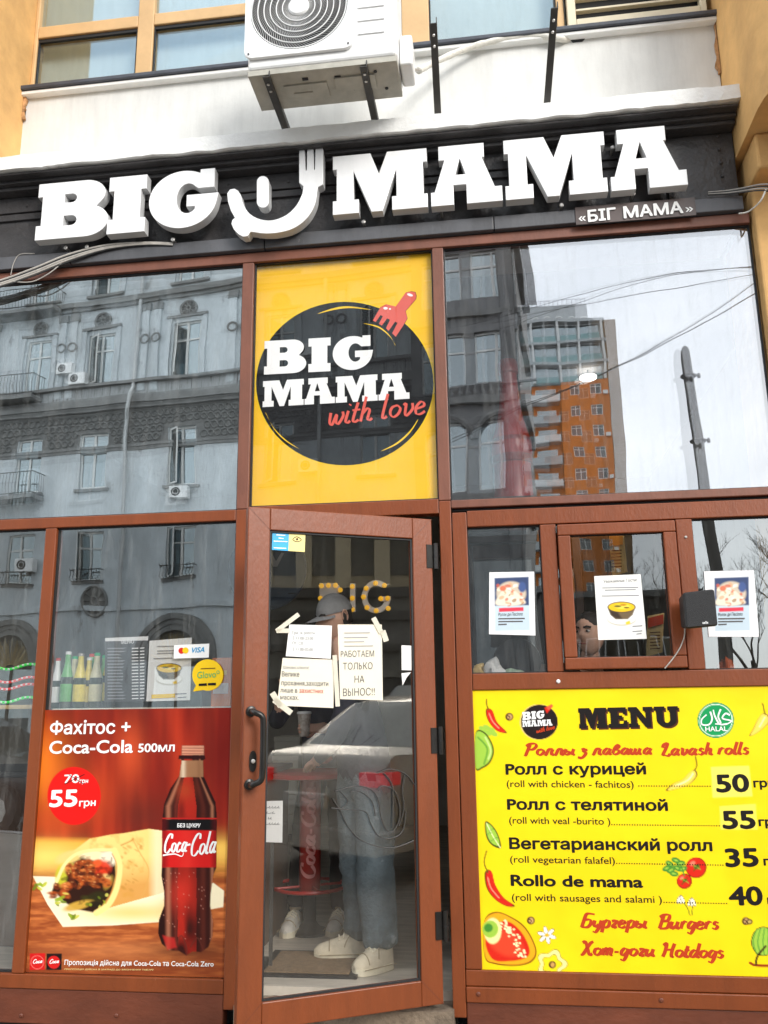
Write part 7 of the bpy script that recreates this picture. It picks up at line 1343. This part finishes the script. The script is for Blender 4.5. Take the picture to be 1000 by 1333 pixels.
# ---------------------------------------------------------------- cars
def car(x, y, rot, col, label, van=False, lit=False):
    o = thing('parked_car' if not van else 'parked_van', label, 'car' if not van else 'van', (x, y, -.07 if y > -5.6 else -.2), 'vehicles parked along the kerb', rot); o['_o'] = (0, 0, 0)
    W2 = .88; top = [(-2.15, .55), (-2.1, .85), (-1.95, .98), (-1.55, 1.02), (-1.0, 1.40), (-.5, 1.47), (.3, 1.45), (.75, 1.28), (1.15, 1.0), (1.9, .86), (2.15, .68), (2.2, .45)] if not van else [(-2.4, .5), (-2.4, 1.9), (-2.2, 2.0), (0, 2.05), (1.2, 1.95), (1.75, 1.25), (2.4, 1.05), (2.5, .5)]
    belt = lambda xx: .98 if not van else 1.15
    mb = MB(); v = []; n = len(top); prof = []
    for xx, zz in top:
        zb = .26; zm = min(zz, belt(xx)); tw = W2-(.03 if abs(xx) < 1.9 else .12); rw = tw-max(0, zz-zm)*.42
        prof.append([(tw*.9, zb), (tw, zb+.12), (tw*1.01, (zb+zm)/2+.05), (tw*.985, zm), (rw, zz-.03 if zz > zm+.05 else zm+.0), (rw*.86, zz)])
    rows_ = []
    for (xx, zz), pr_ in zip(top, prof): rows_.append([(xx, -a, b) for a, b in pr_]+[(xx, a, b) for a, b in pr_[::-1]])
    m = 12; v = [p for r_ in rows_ for p in r_]; paint = pm('car paint '+label[:5], col, .25, .03, coat=.6)
    body = [(i*m+j, i*m+(j+1) % m, (i+1)*m+(j+1) % m, (i+1)*m+j) for i in range(n-1) for j in range(m)]+[tuple(range(m-1, -1, -1)), tuple((n-1)*m+j for j in range(m))]
    mb.add(v, body, paint); mb.build('body', o, smooth=True, local=True, angle=40)
    mb = MB()
    for i in range(n-1):
        for j in (3, 7):
            q = [v[i*m+j], v[i*m+j+1], v[(i+1)*m+j+1], v[(i+1)*m+j]]
            if min(abs(q[0][2]-q[1][2]), abs(q[3][2]-q[2][2])) < .12 and max(abs(q[0][2]-q[1][2]), abs(q[3][2]-q[2][2])) < .3: continue
            s_ = -1 if j == 3 else 1; cxx = np.mean([p[0] for p in q]); czz = np.mean([p[2] for p in q]); mb.add([(cxx+(p[0]-cxx)*.93, p[1]+s_*.006, czz+(p[2]-czz)*.84) for p in q], [(0, 1, 2, 3)], 'g_car')
    for i in ((3, 7) if not van else (4,)):
        for ii in (i, i+1) if not van and i == 7 else (i,):
            q = [v[ii*m+5], v[ii*m+6], v[(ii+1)*m+6], v[(ii+1)*m+5]]; cxx = np.mean([p[0] for p in q]); nrm = Vector((q[1][0]-q[0][0], q[1][1]-q[0][1], q[1][2]-q[0][2])).cross(Vector((q[2][0]-q[1][0], q[2][1]-q[1][1], q[2][2]-q[1][2]))).normalized(); nrm = nrm if nrm.z > 0 else -nrm
            mb.add([(p[0]+nrm.x*.008, p[1]*.96+nrm.y*.008, p[2]+nrm.z*.008) for p in q], [(0, 1, 2, 3)], 'g_car')
    mb.build('window', o, local=True)
    wm = MB(); wm.lathe((0, 0, 0), [(.2, -.11), (.31, -.1), (.325, -.06), (.325, .06), (.31, .1), (.2, .11)], 'black', 28, 'y'); hub = MB(); hub.lathe((0, 0, 0), [(.2, -.112), (.2, .112)], 'bolt', 10, 'y')
    base = None
    for wx in (-1.35, 1.35):
        for wy in (-W2+.08, W2-.08):
            if base is None: base = wm.build('wheel', o, smooth=True, local=True, angle=30); hb = hub.build('rim', base, local=True); base.location = (wx, wy, .325)
            else: c2 = base.copy(); C.objects.link(c2); c2.parent = o; c2.location = (wx, wy, .325); h2 = hb.copy(); C.objects.link(h2); h2.parent = c2
    for sy in (-1, 1):
        mb = MB(); xx = -2.16 if not van else -2.41; mb.obox((xx+.03, sy*(W2-.22), .8), (.03, .05 if 0 else 0, 0), (0, .11, 0), (0, 0, .055), emit('tail lamp', (.7, .02, .02), .7) if 'tail lamp' not in MATS else MATS['tail lamp']); mb.obox((xx+.1, sy*(W2-.06), .81), (.09, 0, 0), (0, .02, 0), (0, 0, .05), MATS['tail lamp']); mb.build('taillight', o, .01, local=True)
        mb = MB(); mb.obox((2.1 if not van else 2.46, sy*(W2-.28), .7), (.06, 0, 0), (0, .17, 0), (0, 0, .06), 'white'); mb.build('headlight', o, .01, local=True)
    mb = MB(); mb.box(-2.24 if not van else -2.46, 2.26 if not van else 2.52, -W2*.9, W2*.9, .24, .42, 'black' if van else paint); mb.box(-2.26 if not van else -2.47, -2.2, -.26, .26, .56, .68, 'white'); mb.build('bumper', o, .02, local=True)
    return o
car(4.12, -2.95, 0, (.62, .60, .56), 'cream white car parked beyond the shop, mirrored in the open door')
car(-7.2, -6.9, 0, (.02, .02, .024), 'black car parked left of the shop, mirrored in the far left pane')
car(13.8, -10.6, math.pi, (.02, .03, .07), 'dark blue van standing in the road, mirrored in the open door above the white car', True)
# cream colonnaded block down the street, mirrored in the door
def cream_block():
    o = thing('colonnade_building', 'long cream building with dark ledges down the street mirrored in the door glass', 'building', (19.5, -20, 0), None, R(45)); o['_o'] = (0, 0, 0)
    cw = pm('cream render', (.62, .54, .38), .9, .15, .6); dw = pm('dark beam', (.05, .05, .048), .7, .2); gw = pm('grey shade', (.2, .2, .18), .8, .2, .5)
    mb = MB(); mb.box(-11, 15, -6, -.5, -.14, 10.4, cw)
    for x in np.arange(-10.5, 15, 1.5): mb.box(x, x+.6, -.498, .1, 5.6, 10.2, cw)
    mb.build('wall', o, local=True); mb = MB()
    for x in np.arange(-9.9, 14.5, 1.5): mb.box(x, x+.9, -.49, -.47, 6.2, 9.8, gw)
    for x in (-6.3, 3.0, 9.0): mb.box(x, x+1.6, .0, .5, 5.4, 8.2, gw); mb.box(x+.5, x+1.0, .502, .55, 6.3, 7.0, 'white')
    mb.build('window', o, local=True); mb = MB()
    for z0, z1, d, k in ((5.2, 5.55, .9, dw), (4.7, 5.19, .5, gw), (4.35, 4.69, 1.0, dw), (3.5, 4.34, .7, sl2), (3.25, 3.49, .9, dw), (2.3, 3.24, .5, gw), (8.6, 8.8, .6, dw), (-.14, 2.29, .3, dw)): mb.box(-11, 15, -.49, d, z0, z1, k)
    mb.build('ledge', o, local=True)
cream_block()
IR = onplane(DOOR, 'reflected_loops', 'black wire scroll ornament of nested loops set on the door glass for a dark reflection', 'substitute')
mb = MB()  # wire loops added on the glass so a reflected shape stays dark
def ip(x, y): q = DOOR.hit(300+x*.325, 900+y*.325, .012); return (q[0], .012, q[1])
for P in ([(405, 468), (470, 474), (540, 482), (562, 530), (592, 578), (640, 590), (690, 560), (705, 480)], [(438, 470), (470, 540), (530, 600), (640, 628), (735, 598)], [(420, 400), (500, 380), (560, 392), (590, 430), (602, 500), (625, 556), (656, 556), (680, 500), (672, 430), (650, 392), (612, 380), (592, 398)], [(590, 328), (640, 312), (700, 330), (738, 374)], [(618, 330), (650, 380), (652, 470), (650, 550)], [(700, 332), (690, 400), (696, 470), (676, 540)], [(482, 404), (520, 402), (566, 440), (580, 500)], [(410, 430), (440, 470), (470, 440), (440, 400)]): mb.tube([tuple(q) for q in smooth_path([ip(*q) for q in P])], .0024, 'steel', 6)
mb.build('scroll', IR, smooth=True, local=True)
